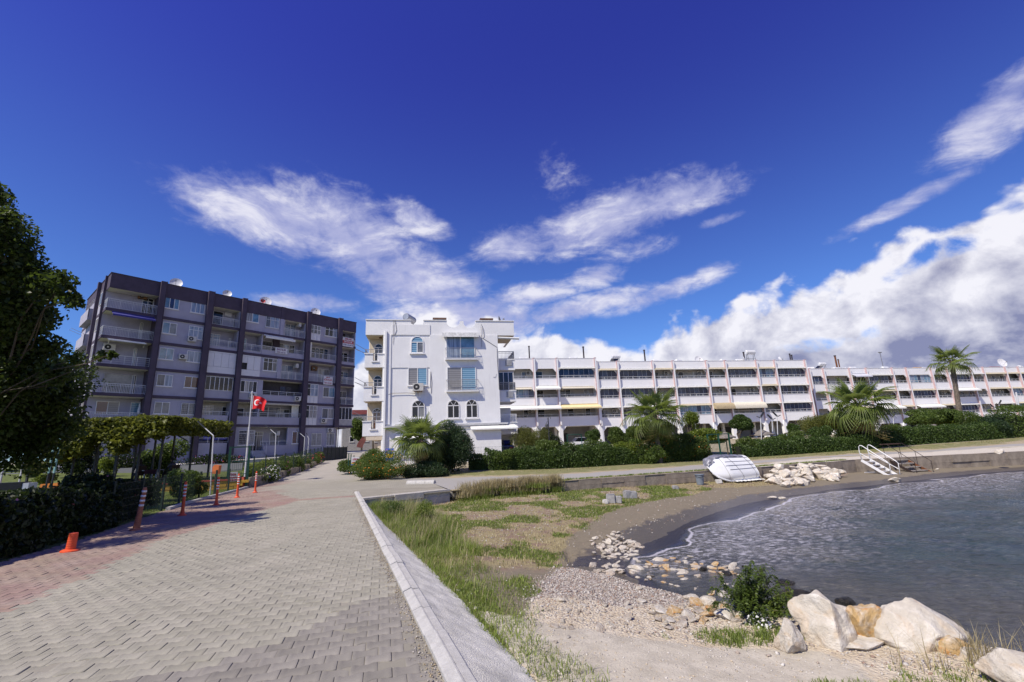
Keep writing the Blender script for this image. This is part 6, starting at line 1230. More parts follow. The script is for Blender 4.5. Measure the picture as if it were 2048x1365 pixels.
# rose bed along the low stone wall
for i, (px, y, lb, ex) in enumerate(((505, 29.5, 'dark rose bush beside the green gate', (20, .1, petal_pk)), (540, 31, 'white flowering bush on the low stone wall', (420, .09, petal_w)), (560, 34, 'rose bush with pale pink flowers by the second fence lamp', (40, .12, petal_pk)), (585, 37, 'clipped green bush in the rose bed', (6, .1, petal_pk)), (605, 40, 'rose bush with pink flowers farther along the fence', (40, .12, petal_pk)), (625, 44, 'rose bush with deep red flowers near the lane', (90, .13, petal_r)), (640, 49, 'last rose bush of the bed by the dark gate', (60, .13, petal_pk)), (530, 36, 'round light green bush before the entrance steps', (4, .1, petal_w)), (515, 35, 'light green bush left of the entrance steps', (4, .1, petal_w)), (575, 43, 'green bush in front of the terrace rail', (10, .1, petal_pk)))):
    low(lb, px, y, (.9+.02*i, .8, .62), 3000, .11, L_mid if i not in (7, 8) else L_lime, extra=[ex], name='rose_bush')
# --- grass
def grass_mesh(P_, h, m, lean=.35, w_=.006, parent=None, name='grass', k=3):
    n = len(P_); a = rng.random(n)*2*pi; d = np.c_[np.cos(a), np.sin(a), np.zeros(n)]; ln = d*(rng.random(n)*lean)[:, None]; hh = (h*(.5+.8*rng.random(n)))[:, None] if np.ndim(h) == 0 else (h*(.5+.8*rng.random(n)))[:, None]
    sd_ = np.c_[-np.sin(a), np.cos(a), np.zeros(n)]*(w_ if np.ndim(w_) == 0 else w_[:, None]); up_ = np.array([0, 0, 1.])
    V = np.empty((n, 5, 3)); V[:, 0] = P_-sd_; V[:, 1] = P_+sd_; mid_ = P_+up_*hh*.55+ln*hh*.35; V[:, 2] = mid_+sd_*.8; V[:, 3] = mid_-sd_*.8; V[:, 4] = P_+up_*hh*.92+ln*hh*1.3
    F4 = np.arange(n)[:, None]*5+np.array([[0, 1, 2, 3]]); F3 = np.arange(n)[:, None]*5+np.array([[3, 2, 4, 4]])
    me = bpy.data.meshes.new(name); V = V.reshape(-1, 3); me.vertices.add(len(V)); me.vertices.foreach_set('co', V.astype(np.float32).ravel())
    L1 = np.concatenate([F4.ravel(), (np.arange(n)[:, None]*5+np.array([[3, 2, 4]])).ravel()]); me.loops.add(len(L1)); me.loops.foreach_set('vertex_index', L1.astype(np.int32)); me.polygons.add(2*n)
    me.polygons.foreach_set('loop_start', np.r_[np.arange(n)*4, 4*n+np.arange(n)*3].astype(np.int32)); me.polygons.foreach_set('loop_total', np.r_[np.full(n, 4), np.full(n, 3)].astype(np.int32))
    me.materials.append(m); at = me.attributes.new('v', 'FLOAT', 'POINT'); at.data.foreach_set('value', np.repeat(rng.random(n), 5).astype(np.float32)); me.update(calc_edges=True)
    return obj(name, me, parent)
def scatter(n, x0, x1, y0, y1, fn):
    x = rng.uniform(x0, x1, n); y = rng.uniform(y0, y1, n); k = rng.random(n) < fn(x, y); return x[k], y[k]
def gfun(x, y, which):
    ds_ = shore_d(x, y); n1 = vnoise(x+9, y+9, 1.5, 31); n2 = vnoise(x+9, y+9, .35, 32); dk_ = x-(K(y)+.187); g, d, l, v, c, s = kinds(x, y, ds_, dk_, n1, n2)
    foot = ss((dk_-np.interp(y, [5.1, 7.4, 10.4, 13, 17], [.50, .44, .33, .24, .12]))/.03)
    pat = ss((vnoise(x+5, y+5, .8, 77, 3)+.12)/.2)
    if which == 'lush': return foot*ss((1.35+.9*n1-dk_+.07*(y-4))/.4)*ss((y-3.9)/.5)*ss((17.3-y)/.6)*(.55+.45*pat)
    if which == 'short': return np.clip(g*.9*(1-v*.9)*(1-c)*(1-s), 0, 1)*foot
    if which == 'dry': return np.clip(d*.38*(1-.6*g)*(1-.8*l)+.12*g, 0, 1)*foot*(1-v)*(1-s)
x, y = scatter(170000, -6, 2.2, 3.8, 17.5, lambda a, b: gfun(a, b, 'lush')); grass_mesh(np.c_[x, y, zb(x, y)-.01], .07+.07*vnoise(x+3, y+3, .8, 12)+.10*ss((y-6)/5), L_grass, 1.2, .0032); tag(bpy.data.objects['grass'], 'lush green grass strip along the foot of the concrete bank', 'grass', kind='stuff')
q = np.flatnonzero(rng.random(len(x)) < .10*ss((y-5)/4)+.02); o_ = grass_mesh(np.c_[x, y, zb(x, y)][q], .20, L_dry, 1.2, .0024, name='dry_grass'); tag(o_, 'straw coloured stalks standing in the green grass strip', 'grass', kind='stuff')
x, y = scatter(330000, -6, 9, 4.2, 23, lambda a, b: gfun(a, b, 'short')); o_ = grass_mesh(np.c_[x, y, zb(x, y)-.005], .055, L_grass, .8, .004+.00025*y, name='short_grass'); tag(o_, 'short patchy green turf between the bank and the beach', 'grass', kind='stuff')
x, y = scatter(200000, -6, 16, 8, 26, lambda a, b: gfun(a, b, 'dry')); o_ = grass_mesh(np.c_[x, y, zb(x, y)-.005], .075, L_dry, .9, .004+.00025*y, name='dry_turf'); tag(o_, 'straw coloured turf below the sea wall', 'grass', kind='stuff')
# tall tussocks: by the kerb corner, and the dry fringe hanging over the low wall
def clumpgrass(label, C, h, m, nb, rad, name='grass_tussock', w_=.005, lean=.8):
    C = np.asarray(C); P_ = np.repeat(C, nb, 0)+np.c_[rng.normal(0, rad, len(C)*nb), rng.normal(0, rad, len(C)*nb), np.zeros(len(C)*nb)]
    o_ = grass_mesh(P_, h, m, lean, w_, name=name); return tag(o_, label, 'grass', kind='stuff')
n = 110; yy = rng.uniform(9.5, 17, n); xx = K(yy)+.187+.35+rng.random(n)*1.6; C = np.c_[xx, yy, zb(xx, yy)]; clumpgrass('rank mixed grass filling the corner below the kerb end', C, .32, L_grass, 150, .14, lean=.9); clumpgrass('dry seed stalks above the rank grass at the kerb end', C[:60], .55, L_dry, 26, .15, 'seed_stalks', .0035, .5)
n = 70; xx = rng.uniform(-2.3, 1.9, n); yy = 19.4+(xx+2.66)*.58+rng.normal(0, .22, n); C = np.c_[xx, yy, np.where(rng.random(n) < .6, -.28, -.02)]; clumpgrass('dry grass fringe hanging over the low wall beside the steps', C, .36, L_dry, 190, .16, 'dry_fringe', .007, .8); clumpgrass('green grass in the dry fringe by the low wall', C[::3]+np.array([0, -.3, -.12]), .25, L_grass, 170, .18, 'green_fringe', .006)
xx = np.linspace(1.5, 20, 150)+rng.normal(0, .1, 150); yy = np.interp(xx, [p[0] for p in WALL], [p[1] for p in WALL])+.5+rng.normal(0, .06, 150); clumpgrass('thin line of weeds along the top of the sea wall', np.c_[xx, yy, zu(xx, yy)], .09, L_grass, 45, .07, 'wall_top_weeds', .006)
def pfun(x, y):
    dh = pl_dist(HEDGE, x, y); return ss((3.2-dh)/1.5)*.7*ss((vnoise(x+8, y+8, 2.2, 55)+.10)/.25)
x, y = scatter(60000, -2, 50, 28, 47, lambda a, b: pfun(a, b)*pt_in([(-3, 29)]+[(a_, b_-.6) for a_, b_ in HEDGE[1:5]]+[(47, 33), (20, 30), (2, 24)], a, b)); o_ = grass_mesh(np.c_[x, y, zu(x, y)], .09, L_dry, .9, .010, name='verge_grass'); tag(o_, 'dry verge grass between hedge and promenade path', 'grass', kind='stuff'); q = np.flatnonzero(rng.random(len(x)) < .4); o_ = grass_mesh(np.c_[x, y, zu(x, y)][q], .08, L_grass, .9, .010, name='verge_green'); tag(o_, 'green tufts in the dry verge along the hedge', 'grass', kind='stuff')
x, y = scatter(90000, -27, -9, 8, 33, lambda a, b: pt_in([(-9.6, 8), (-10.5, 12.1), (-13.0, 18.1), (-15.8, 27.2), (-17, 33), (-27, 33), (-27, 8)], a, b)*1.); o_ = grass_mesh(np.c_[x, y, zu(x, y)], .05, L_grass, .9, .006, name='lawn_grass'); tag(o_, 'mown lawn grass of the garden left of the road', 'grass', kind='stuff')
# --- single plants on the beach
def spray_plant(label, c, H_, spread, ns, nl, size, m, name='mimosa_shrub'):
    t_ = thing(name, label, 'bush', c); Cs, Ds, B = [], [], MB()
    for i in range(ns):
        a = rng.uniform(0, 6.28); el_ = rng.uniform(.25, 1.4); L = H_*rng.uniform(.6, 1.15)*(1+.25*(1.4-el_)); d = np.array([cos(a)*cos(el_)*spread, sin(a)*cos(el_)*spread, sin(el_)]); pts = [d*L*s+np.array([0, 0, -.22*L*s*s*cos(el_)]) for s in np.linspace(0, 1, 7)]
        B.tube([Vector(p) for p in pts], [.006, .005, .0045, .004, .003, .002, .001], 4)
        for q in range(nl):
            s = rng.uniform(.3, 1.); p = np.array([np.interp(s, np.linspace(0, 1, 7), [pp[k] for pp in pts]) for k in range(3)]); sd_ = unit(rng.normal(size=3)*np.array([1, 1, .35])); ll = rng.uniform(.05, .12)*H_*1.6
            for k in range(9): Cs.append(p+sd_*ll*(k+1)/9+np.array([0, 0, -.01*k*k/9])); Ds.append(np.cross(sd_, [0, 0, 1.])*(1 if k % 2 else -1)+sd_*.3)
    foliage('foliage', np.array(Cs), size, m, t_, .75, .42, dirs=unit(np.array(Ds))); B.build('stem', stemm, t_); return t_
spray_plant('small feathery green shrub by the stones at the water edge', (2.62, 6.0, float(zb(2.62, 6.0))-.02), .58, 1.0, 46, 15, .040, L_mid)
spray_plant('low spreading green sprays right of the feathery shore shrub', (3.0, 6.0, float(zb(3.0, 6.0))-.02), .36, 1.3, 20, 12, .036, L_lime)
bush('white_blossom_plant', 'white blossoming tuft at the foot of the shore shrub', 'plant', (2.60, 5.62, -.50), (.22, .16, .09), 600, .04, L_mid, sub=4, extra=[(190, .035, petal_w)], stem=False)
p_ = G(1543, 955, -.62); bush('castor_plant', 'fresh green broad leafed plant against the sea wall right of the boat', 'plant', (p_[0], p_[1]+.3, -.70), (.62, .42, .38), 420, .24, L_mid, sub=6, aspect=.85, up=.6)
bush('tall_weed', 'tall feathery weed standing in the grass near the kerb corner', 'plant', (-2.6, 13.2, -.48), (.38, .3, .42), 2600, .07, L_lime, sub=5, aspect=.2, up=.1)
bush('tall_weed', 'dense feathery weed clump left of the tallest weed', 'plant', (-3.7, 13.9, -.48), (.5, .4, .40), 3200, .07, L_mid, sub=6, aspect=.2, up=.1)
n = 30; C = np.array([[3.95, 4.45, -.46]])+np.c_[rng.normal(0, .24, n), rng.normal(0, .10, n)-.0, np.zeros(n)]; clumpgrass('dry brown stalks in front of the largest boulder', C, .30, L_dry, 8, .04, 'dry_stalks', .0028, .7)
n = 40; C = np.array([[2.35, 5.25, -.45]])+np.c_[rng.normal(0, .3, n), rng.normal(0, .1, n), np.zeros(n)]; clumpgrass('small green tuft left of the boulders', C, .07, L_grass, 40, .04, 'grass_tuft', .003)
n = 60; C = np.array([[3.1, 4.2, -.45]])+np.c_[rng.normal(0, .55, n), rng.normal(0, .16, n), np.zeros(n)]; clumpgrass('sparse green weeds on the gravel in front of the boulders', C, .05, L_grass, 24, .04, 'gravel_weeds', .003)
# ================================================================ THINGS
orange = mat('bollard_orange', (.72, .095, .03), .5, .06, 6, stain=.15); fadedo = mat('bollard_faded', (.42, .16, .085), .8, .15, 8); refl = mat('reflective_white', (.72, .72, .72), .4, .05); green_m = mat('green_steel', (.012, .07, .045), .5, .1, 3)
def bollard(p, label, h=1.0, faded=False):
    t_ = thing('road_bollard', label, 'bollard', (p[0], p[1], gz(p)+.005), rng.random()*6, None); m = fadedo if faded else orange
    prof_ = [(.12, 0), (.12, .02), (.085, .035), (.06, .07), (.046, .16), (.042, .5), (.038, .93*h), (.038, .955*h), (.028, .985*h), (.0, h)]
    if faded: prof_ = [(.135, 0), (.13, .02)]+[(.07-.02*i/22+.006*(i % 2), .05+.021*i) for i in range(22)]+[(.05, .55), (.048, .95*h), (.03, h)]
    MB().lathe(prof_, 18).build('post', m, t_, smooth=False)
    for z in ((.55, .65, .75, .85) if not faded else (.55, .66, .77, .88)):
        rb_ = .0535 if faded else .0435; MB().lathe([(rb_, z*h), (rb_-.001, (z+.045)*h)], 18).build('reflective_band', refl, t_, smooth=True)
    return t_
p = G(140, 1104); t_ = thing('cut_bollard', 'cut down stub of an orange bollard, leaning, nearest the camera', 'bollard', (p[0], p[1], .01)); MB().lathe([(.15, 0), (.145, .02), (.10, .04)], 18).build('base', orange, t_); B = MB(); B.lathe([(.074-.008*i/20+.004*(i % 2), .03+.0148*i) for i in range(21)], 18); o = B.build('stub', orange, t_); t_.rotation_euler = (0, radians(3), 0)
for (px, py, lb, fd) in ((272, 1061, 'faded ribbed bollard in the tree shade, nearest whole one', True), (364, 1032, 'orange striped bollard second from the camera by the drooping bush', False), (432, 1011, 'orange striped bollard beside the slanted fence lamp', False), (474, 996, 'orange striped bollard just left of the green gate', False), (510, 986, 'farthest orange striped bollard in front of the stone wall', False)):
    b_ = bollard(G(px, py), lb, 1.0, fd)
    if fd: b_.rotation_euler = (radians(-1), radians(4), 0)
# --- garden edge: kerb, fence, yellow wall
lk = thing('garden_kerb', 'narrow pale kerb between the red paving and the garden fence', 'kerb', (0, 0, 0)); lpts = [Vector(p) for p in LE[1:7]]
lpts = [Vector((-12.05, 16.4)), Vector((-12.75, 18.1)), Vector((-15.55, 27.2))]
for a, b_ in zip(lpts[:-1], lpts[1:]):
    L = (b_-a).length; d = (b_-a)/L; q = int(L/.8)
    for i in range(q):
        c = a+d*L*(i+.5)/q; MB().box(-L/q/2+.006, L/q/2-.006, -.07, .07, -.1, .09+rng.normal(0, .006)).build('kerb_stone', kerbm, lk, loc=(c.x, c.y, 0), rz=math.atan2(d.y, d.x), fix=False)
def fence(name, label, pts, h, gap, m, base=None, wires=.11):
    t_ = thing(name, label, 'fence', (pts[0][0], pts[0][1], 0)); o0 = Vector((pts[0][0], pts[0][1], 0)); zf = base or (lambda x, y: float(zu(x, y)))
    for a, b_ in zip(pts[:-1], pts[1:]):
        a = Vector(a); b_ = Vector(b_); L = (b_-a).length; d = (b_-a)/L; q = max(1, round(L/gap))
        for i in range(q+1):
            if i == q and tuple(b_) != tuple(pts[-1]): continue
            c = a+d*L*i/q; z = zf(c.x, c.y); MB().box(-.03, .03, -.03, .03, z-.1, z+h+.06).build('post', m, t_, loc=(c.x-o0.x, c.y-o0.y, 0), fix=False)
        for i in range(q):
            c0 = a+d*L*i/q; c1 = a+d*L*(i+1)/q; B = MB(); z0, z1 = zf(c0.x, c0.y), zf(c1.x, c1.y); nn_w = int(L/q/wires)
            for k in range(1, nn_w):
                f = k/nn_w; c = c0+(c1-c0)*f; z = z0+(z1-z0)*f; B.beam((c.x-o0.x, c.y-o0.y, z+.04), (c.x-o0.x, c.y-o0.y, z+h), .007)
            for k in range(6): zz = .05+(h-.07)*k/5; B.beam((c0.x-o0.x, c0.y-o0.y, z0+zz), (c1.x-o0.x, c1.y-o0.y, z1+zz), .008)
            B.build('mesh_panel', m, t_, fix=False)
    return t_
dgreen = mat('dark_green_steel', (.008, .025, .018), .6); rosty = mat('rusty_post', (.09, .05, .035), .9)
fence('mesh_fence', 'dark wire mesh fence beside the bollards, left of the gate', [(-10.6, 12.4), (-13.05, 18.3), (-15.0, 24.5), (-15.75, 26.9)], 1.1, 2.2, dgreen)
yw = thing('garden_wall', 'low yellow block wall with a red coping edging the lawn behind the fence', 'wall', (0, 0, 0)); yel = mat('yellow_paint', (.62, .36, .05), .85, .1, 5, stain=.3); redc = mat('red_paint', (.42, .08, .05), .85, .12, 5)
ya, yb2 = Vector((-30, 20.6)), Vector((-15.85, 26.9)); L = (yb2-ya).length; d = (yb2-ya)/L; bw, bh = .52, .155; brk = {}
for w_ in (.5, .25): brk[w_] = [MB().box(-w_/2+.008, w_/2-.008, -.0-.01*k, .14, .007, bh-.007).mesh('brick', yel) for k in range(2)]
MB().box(0, L, .02, .18, -.3, .47).build('wall_core', mat('brick_joint', (.22, .09, .04), .9), yw, loc=(ya.x, ya.y, 0), rz=math.atan2(d.y, d.x), fix=False)
for r in range(3):
    x = -.0 if r % 2 == 0 else -.26
    while x < L:
        w_ = .5 if rng.random() < .8 else .25; c = ya+d*(x+w_/2)
        if x+w_/2 > 3: o = obj('brick', brk[w_][int(rng.integers(2))], yw, (c.x, c.y, .0+r*bh), math.atan2(d.y, d.x))
        x += w_+.02
q = int(L/.6)
for i in range(q): c = ya+d*L*(i+.5)/q; MB().box(-L/q/2+.005, L/q/2-.005, -.05, .22, .475, .56).build('coping_stone', redc, yw, loc=(c.x, c.y, 0), rz=math.atan2(d.y, d.x), fix=False)
stw = mat('stone_wall', (.36, .31, .24), .95, .2, 2.5, 1., 25, stain=.4)
lsw = thing('stone_wall', 'low weathered stone wall rising along the lane under the rose fence', 'wall', (0, 0, 0)); SWP = [(-15.7, 27.7), (-17.1, 37.5), (-19.3, 46.5)]
def zsw(x, y): return float(np.interp(y, [27.7, 33, 40, 46.5], [.55, .72, 1.05, 1.30]))
wall_run(SWP, lsw, stw, zsw, lambda x, y: -.3, th=.3, blk=.9, rough=.035)
MB().box(-.22, .22, -.25, .2, -.2, .62).build('end_block', redc, lsw, loc=(-15.95, 27.35, 0), fix=False)
fence('rose_fence', 'dark mesh fence standing on the stone wall along the lane', [(-15.85, 28.2), (-17.3, 37.5), (-19.5, 46.5)], 1.15, 1.9, dgreen, base=lambda x, y: zsw(x, y)-.02)
g0 = np.array([-16.05, 27.0, 0.]); t_ = thing('garden_gate', 'tall narrow green steel gate frame at the road beside the flagpole', 'gate', tuple(g0), .5)
for x in (-.48, .48): MB().box(x-.06, x+.06, -.06, .06, 0, 2.35).build('post', green_m, t_, fix=False)
MB().box(-.42, .42, -.03, .03, 2.28, 2.34).build('top_bar', green_m, t_, fix=False); B = MB()
for k in range(9): B.box(-.40+.1*k-.006, -.40+.1*k+.006, -.01, .01, .15, 1.5)
for z in (.15, .8, 1.5): B.box(-.42, .42, -.015, .015, z-.02, z+.02)
B.build('leaf', green_m, t_, fix=False)
# flagpole and flag
fp = D(489, 960, 29.0); fz = gz(fp); tpz = D(501, 787, 29.0)[2]
t_ = thing('flagpole', 'white metal flagpole on the lawn edge carrying a red flag', 'flagpole', (fp[0], fp[1], fz)); Hh = tpz-fz
B = MB(); B.tube([(0, 0, 0), (0, 0, Hh*.62)], .055, 10); B.tube([(0, 0, Hh*.6), (0, 0, Hh)], .038, 10); B.lathe([(.0, Hh), (.06, Hh+.04), (.05, Hh+.1), (0, Hh+.14)], 8); B.build('pole', alu, t_)
fw_, fh_ = 1.08, .86
def fpos(u, v, off=0.):                                   # u along the fly 0..1, v down the hoist 0..1
    x = .06+fw_*u*(.80-.05*v); y = .16*u*math.sin(u*9+v*2.2)+.10*u*math.sin(3.1*v+4*u)+off; z = Hh-.16-fh_*v*(1-.12*u)-.38*u*u*(1-.35*v)-.06*u*math.sin(7*u+2*v); return (x, y, z)
ft = thing('flag', 'red flag with white crescent and star blowing from the white flagpole', 'flag', (fp[0], fp[1], fz), .1); flm = mat('flag_red', (.62, .012, .018), .75, .05, 3); NU, NV = 26, 16
V = [fpos(i/NU, j/NV) for j in range(NV+1) for i in range(NU+1)]; F = [(j*(NU+1)+i, j*(NU+1)+i+1, (j+1)*(NU+1)+i+1, (j+1)*(NU+1)+i) for j in range(NV) for i in range(NU)]
npm = npmesh('cloth', V, F, flm, smooth=True); obj('cloth', npm, ft)
def emblem(poly, name, off):
    B = MB()
    for s in (-1, 1): B.add([fpos(u, v, s*off) for u, v in poly], [tuple(range(len(poly)))])
    return B.build(name, whp, ft, fix=False)
cx, cv, r = .36, .5, .25; k_ = fh_/fw_*1.25
cres = [(cx+r*k_*cos(t), cv+r*sin(t)) for t in np.linspace(radians(38), radians(322), 20)]+[(cx+.062+r*.8*k_*cos(t), cv+r*.8*sin(t)) for t in np.linspace(radians(318), radians(42), 18)]
tri = []; half = len(cres)//2; B = MB()
outer = cres[:20]; inner = cres[20:][::-1]; inner = [inner[int(round(i*17/19))] for i in range(20)]
for s in (-1, 1): B.add([fpos(u, v, s*.012) for u, v in outer+inner], [(i, i+1, 21+i, 20+i) for i in range(19)])
B.build('crescent', whp, ft, fix=False)
st = [(.60+(.105 if i % 2 == 0 else .042)*k_*cos(pi+i*pi/5), .5+(.105 if i % 2 == 0 else .042)*math.sin(pi+i*pi/5)) for i in range(10)]; B = MB()
for s in (-1, 1): B.add([fpos(.60, .5, s*.012)]+[fpos(u, v, s*.012) for u, v in st], [(0, i+1, (i+1) % 10+1) for i in range(10)])
B.build('star', whp, ft, fix=False)
B = MB(); B.quad(*[fpos(u, v, -.004) for u, v in ((0, 0), (.035, 0), (.035, 1), (0, 1))]); B.build('hoist_band', whp, ft, fix=False)
# slanted fence lamps
for (bx_, by_, tx_, ty_, y, z0, lb) in ((421, 985, 395, 843, 23.0, 0.0, 'tall bent steel fence post beside the pergola end'), (549, 937, 530, 850, 37, .75, 'bent steel fence post beside the red flag'), (606.5, 922, 592, 860, 47, 1.1, 'bent steel fence post in the rose bed, farther one of the close pair'), (614.6, 918, 612.4, 866, 47.8, 1.3, 'short bent steel post beside its taller twin near the lane')):
    b_ = D(bx_, by_, y); tp = D(tx_, ty_, y); bend = D(bx_+6 if y < 30 else bx_+3, {23.0: 872, 37: 869, 47: 875, 47.8: 878}[y], y); zb_2 = gz(b_)
    t_ = thing('fence_lamp', lb, 'post', (b_[0], b_[1], zb_2)); B = MB(); B.tube([(0, 0, -.1), (bend[0]-b_[0], 0, bend[2]-zb_2)], .030, 8); B.build('post', alu, t_)
    a_ = Vector((bend[0]-b_[0], 0, bend[2]-zb_2)); e_ = Vector((tp[0]-b_[0], 0, tp[2]-zb_2)); B = MB(); B.tube([a_, a_+(e_-a_)*.55], .025, 6); B.build('arm', alu, t_); B = MB(); B.beam(a_+(e_-a_)*.5, e_, .045, .05); B.build('arm_tip', steel, t_, fix=False)
for (px, py, pt, y, lb) in ((8, 945, 885, 23, 'pale steel post at the left edge behind the black box'), (46, 945, 892, 24, 'thinner steel post right of the first pale post'), (101, 945, 880, 23.5, 'slim steel post left of the mint coloured one'), (108, 965, 877, 22.5, 'steel post with a mint coloured upper half by the white chair')):
    b_ = D(px-4, py, y); tp = D(px+5, pt, y); zb_2 = gz(b_); t_ = thing('garden_post', lb, 'post', (b_[0], b_[1], zb_2)); h = tp[2]-zb_2; mint = mat('mint_paint', (.30, .52, .48), .6)
    MB().tube([(0, 0, -.1), (.02, 0, h*.45)], .04, 8).build('post', steel if 'mint' in lb else alu, t_); MB().tube([(.02, 0, h*.45), (.03, 0, h)], .045, 8).build('upper_post', mint if 'mint' in lb else alu, t_); MB().lathe([(0, h), (.05, h+.03), (.04, h+.09), (0, h+.12)], 8, (.03, 0, 0)).build('cap', whp, t_)
# signs
def board(name, label, cat, p, rz, w_, h, z0, m, prints, posts=(), pm=green_m):
    t_ = thing(name, label, cat, tuple(p), rz); MB().box(-w_/2, w_/2, -.02, .0, z0, z0+h).build('panel', m, t_, fix=False)
    for x, hh in posts: MB().box(x-.03, x+.03, .0, .06, -.2, hh).build('post', pm, t_, fix=False)
    for s, x, z, sz, mm in prints: text(t_, s, x, z0+z, -.026, sz, mm, bold=.004)
    return t_
p = D(466, 955, 26.2); board('fence_sign', 'small white sign with red lines hanging on the mesh fence', 'sign', (p[0], p[1], gz(p)), .45, .42, .5, .45, bann, [('ÖZEL', 0, .36, .13, redp), ('MÜLKTÜR', 0, .20, .09, redp), ('GİRİLMEZ', 0, .07, .09, redp)])
p = gp(713, 935, 33.0); t_ = board('lane_banner', 'green posts with a small red, yellow and blue banner at the lane corner', 'sign', p, WANG, .72, .56, .62, bann, [('DİKKAT', .0, .40, .15, redp)], posts=((-.55, 1.45), (-.40, 1.4), (-.2, 1.3), (.62, 1.2)))
ylw = mat('yellow_print', (.75, .5, .05), .7); MB().box(-.35, .35, -.028, -.021, .63, .80).build('colour_band', ylw, t_, fix=False); MB().add([(-.35, -.03, .85), (.0, -.03, .70), (.34, -.03, .95), (.30, -.03, .99), (0, -.03, .86)], [(0, 1, 2, 3, 4)]).build('colour_band', redp, t_, fix=False); MB().box(-.35, -.05, -.031, -.023, .64, .72).build('colour_band', mat('blue_print2', (.05, .12, .5), .6), t_, fix=False)
p = gp(779, 930, 36.5); sgb = mat('sign_blue', (.05, .14, .62), .5); t_ = board('blue_sign', 'blue and white sign behind the orange flowered bushes at the white block corner', 'sign', p, WANG, .62, .95, .55, sgb, [('SİTE', 0, .70, .2, whp)], posts=((-.25, 1.3), (.25, 1.3)), pm=alu); MB().box(-.28, .28, -.027, -.021, .8, 1.1).build('colour_band', ylw, t_, fix=False)
p = D(432, 955, 22.6); t_ = thing('orange_box', 'orange lidded box on a post above the third bollard', 'box', (p[0], p[1], gz(p))); MB().box(-.04, .04, -.04, .04, 0, 1.0).build('post', rosty, t_, fix=False); B = MB(); B.prism([(-.14, 1.0), (.12, .96), (.16, 1.36), (-.06, 1.40), (-.16, 1.3)], -.1, .1); B.build('box', mat('orange_plastic', (.60, .16, .04), .6), t_)
# garden furniture and the two seated people
wpl = mat('white_plastic', (.55, .58, .66), .5); darkw = mat('dark_wicker', (.04, .022, .015), .8); cl1 = mat('dark_clothes', (.03, .03, .04), .9); cl2 = mat('grey_shirt', (.09, .09, .12), .9); skin = mat('skin', (.36, .20, .13), .6); hair = mat('dark_hair', (.012, .01, .009), .7)
def chair(name, label, p, rz, m, s=1.):
    t_ = thing(name, label, 'chair', tuple(p), rz); 
    for x in (-.24, .24):
        for y in (-.22, .22): MB().beam((x*1.08, y*1.1, 0), (x, y, .44), .035).build('leg', m, t_, fix=False)
        B = MB(); B.beam((x*1.08, -.24, .44), (x*1.1, -.2, .66), .035); B.beam((x*1.1, -.22, .66), (x*1.1, .24, .66), .05, .03); B.build('armrest', m, t_, fix=False)
    MB().box(-.26, .26, -.25, .25, .42, .46).build('seat', m, t_, fix=False)
    if name == 'plastic_armchair':
        for i in range(7): x = -.2+.4*i/6; MB().beam((x, .24, .46), (x*1.35, .34, .88+.06*cos(x*6)), .035, .02).build('back_slat', m, t_, fix=False)
        MB().beam((-.3, .34, .88), (.3, .34, .88), .05, .05).build('back_rail', m, t_, fix=False)
    else: B = MB(); B.beam((0, .25, .44), (0, .34, .98), .52, .04, up=(1, 0, 0)); B.add([(-.27, .24, .46), (.27, .24, .46), (.27, .33, .98), (-.27, .33, .98), (-.27, .28, .46), (.27, .28, .46), (.27, .37, .98), (-.27, .37, .98)], [(0, 1, 2, 3), (7, 6, 5, 4), (0, 4, 5, 1), (1, 5, 6, 2), (2, 6, 7, 3), (3, 7, 4, 0)]); B.v = B.v[8:]; B.f = [tuple(i-8 for i in f) for f in B.f[6:]]; B.mi = B.mi[6:]; B.build('backrest', m, t_, fix=False)
    return t_
def skinned(name, verts, edges, radii, m, parent, root=0, sub=2):
    me = bpy.data.meshes.new(name); me.from_pydata(verts, edges, []); o = bpy.data.objects.new(name, me); COL.objects.link(o); sk = o.modifiers.new('s', 'SKIN'); o.modifiers.new('d', 'SUBSURF').levels = sub
    for i, r in enumerate(radii): me.skin_vertices[0].data[i].radius = (r, r) if not isinstance(r, tuple) else r; me.skin_vertices[0].data[i].use_root = i == root
    dg = bpy.context.evaluated_depsgraph_get(); m2 = bpy.data.meshes.new_from_object(o.evaluated_get(dg)); bpy.data.objects.remove(o); m2.materials.clear(); m2.materials.append(m); m2.shade_smooth(); m2.name = name
    return obj(name, m2, parent)
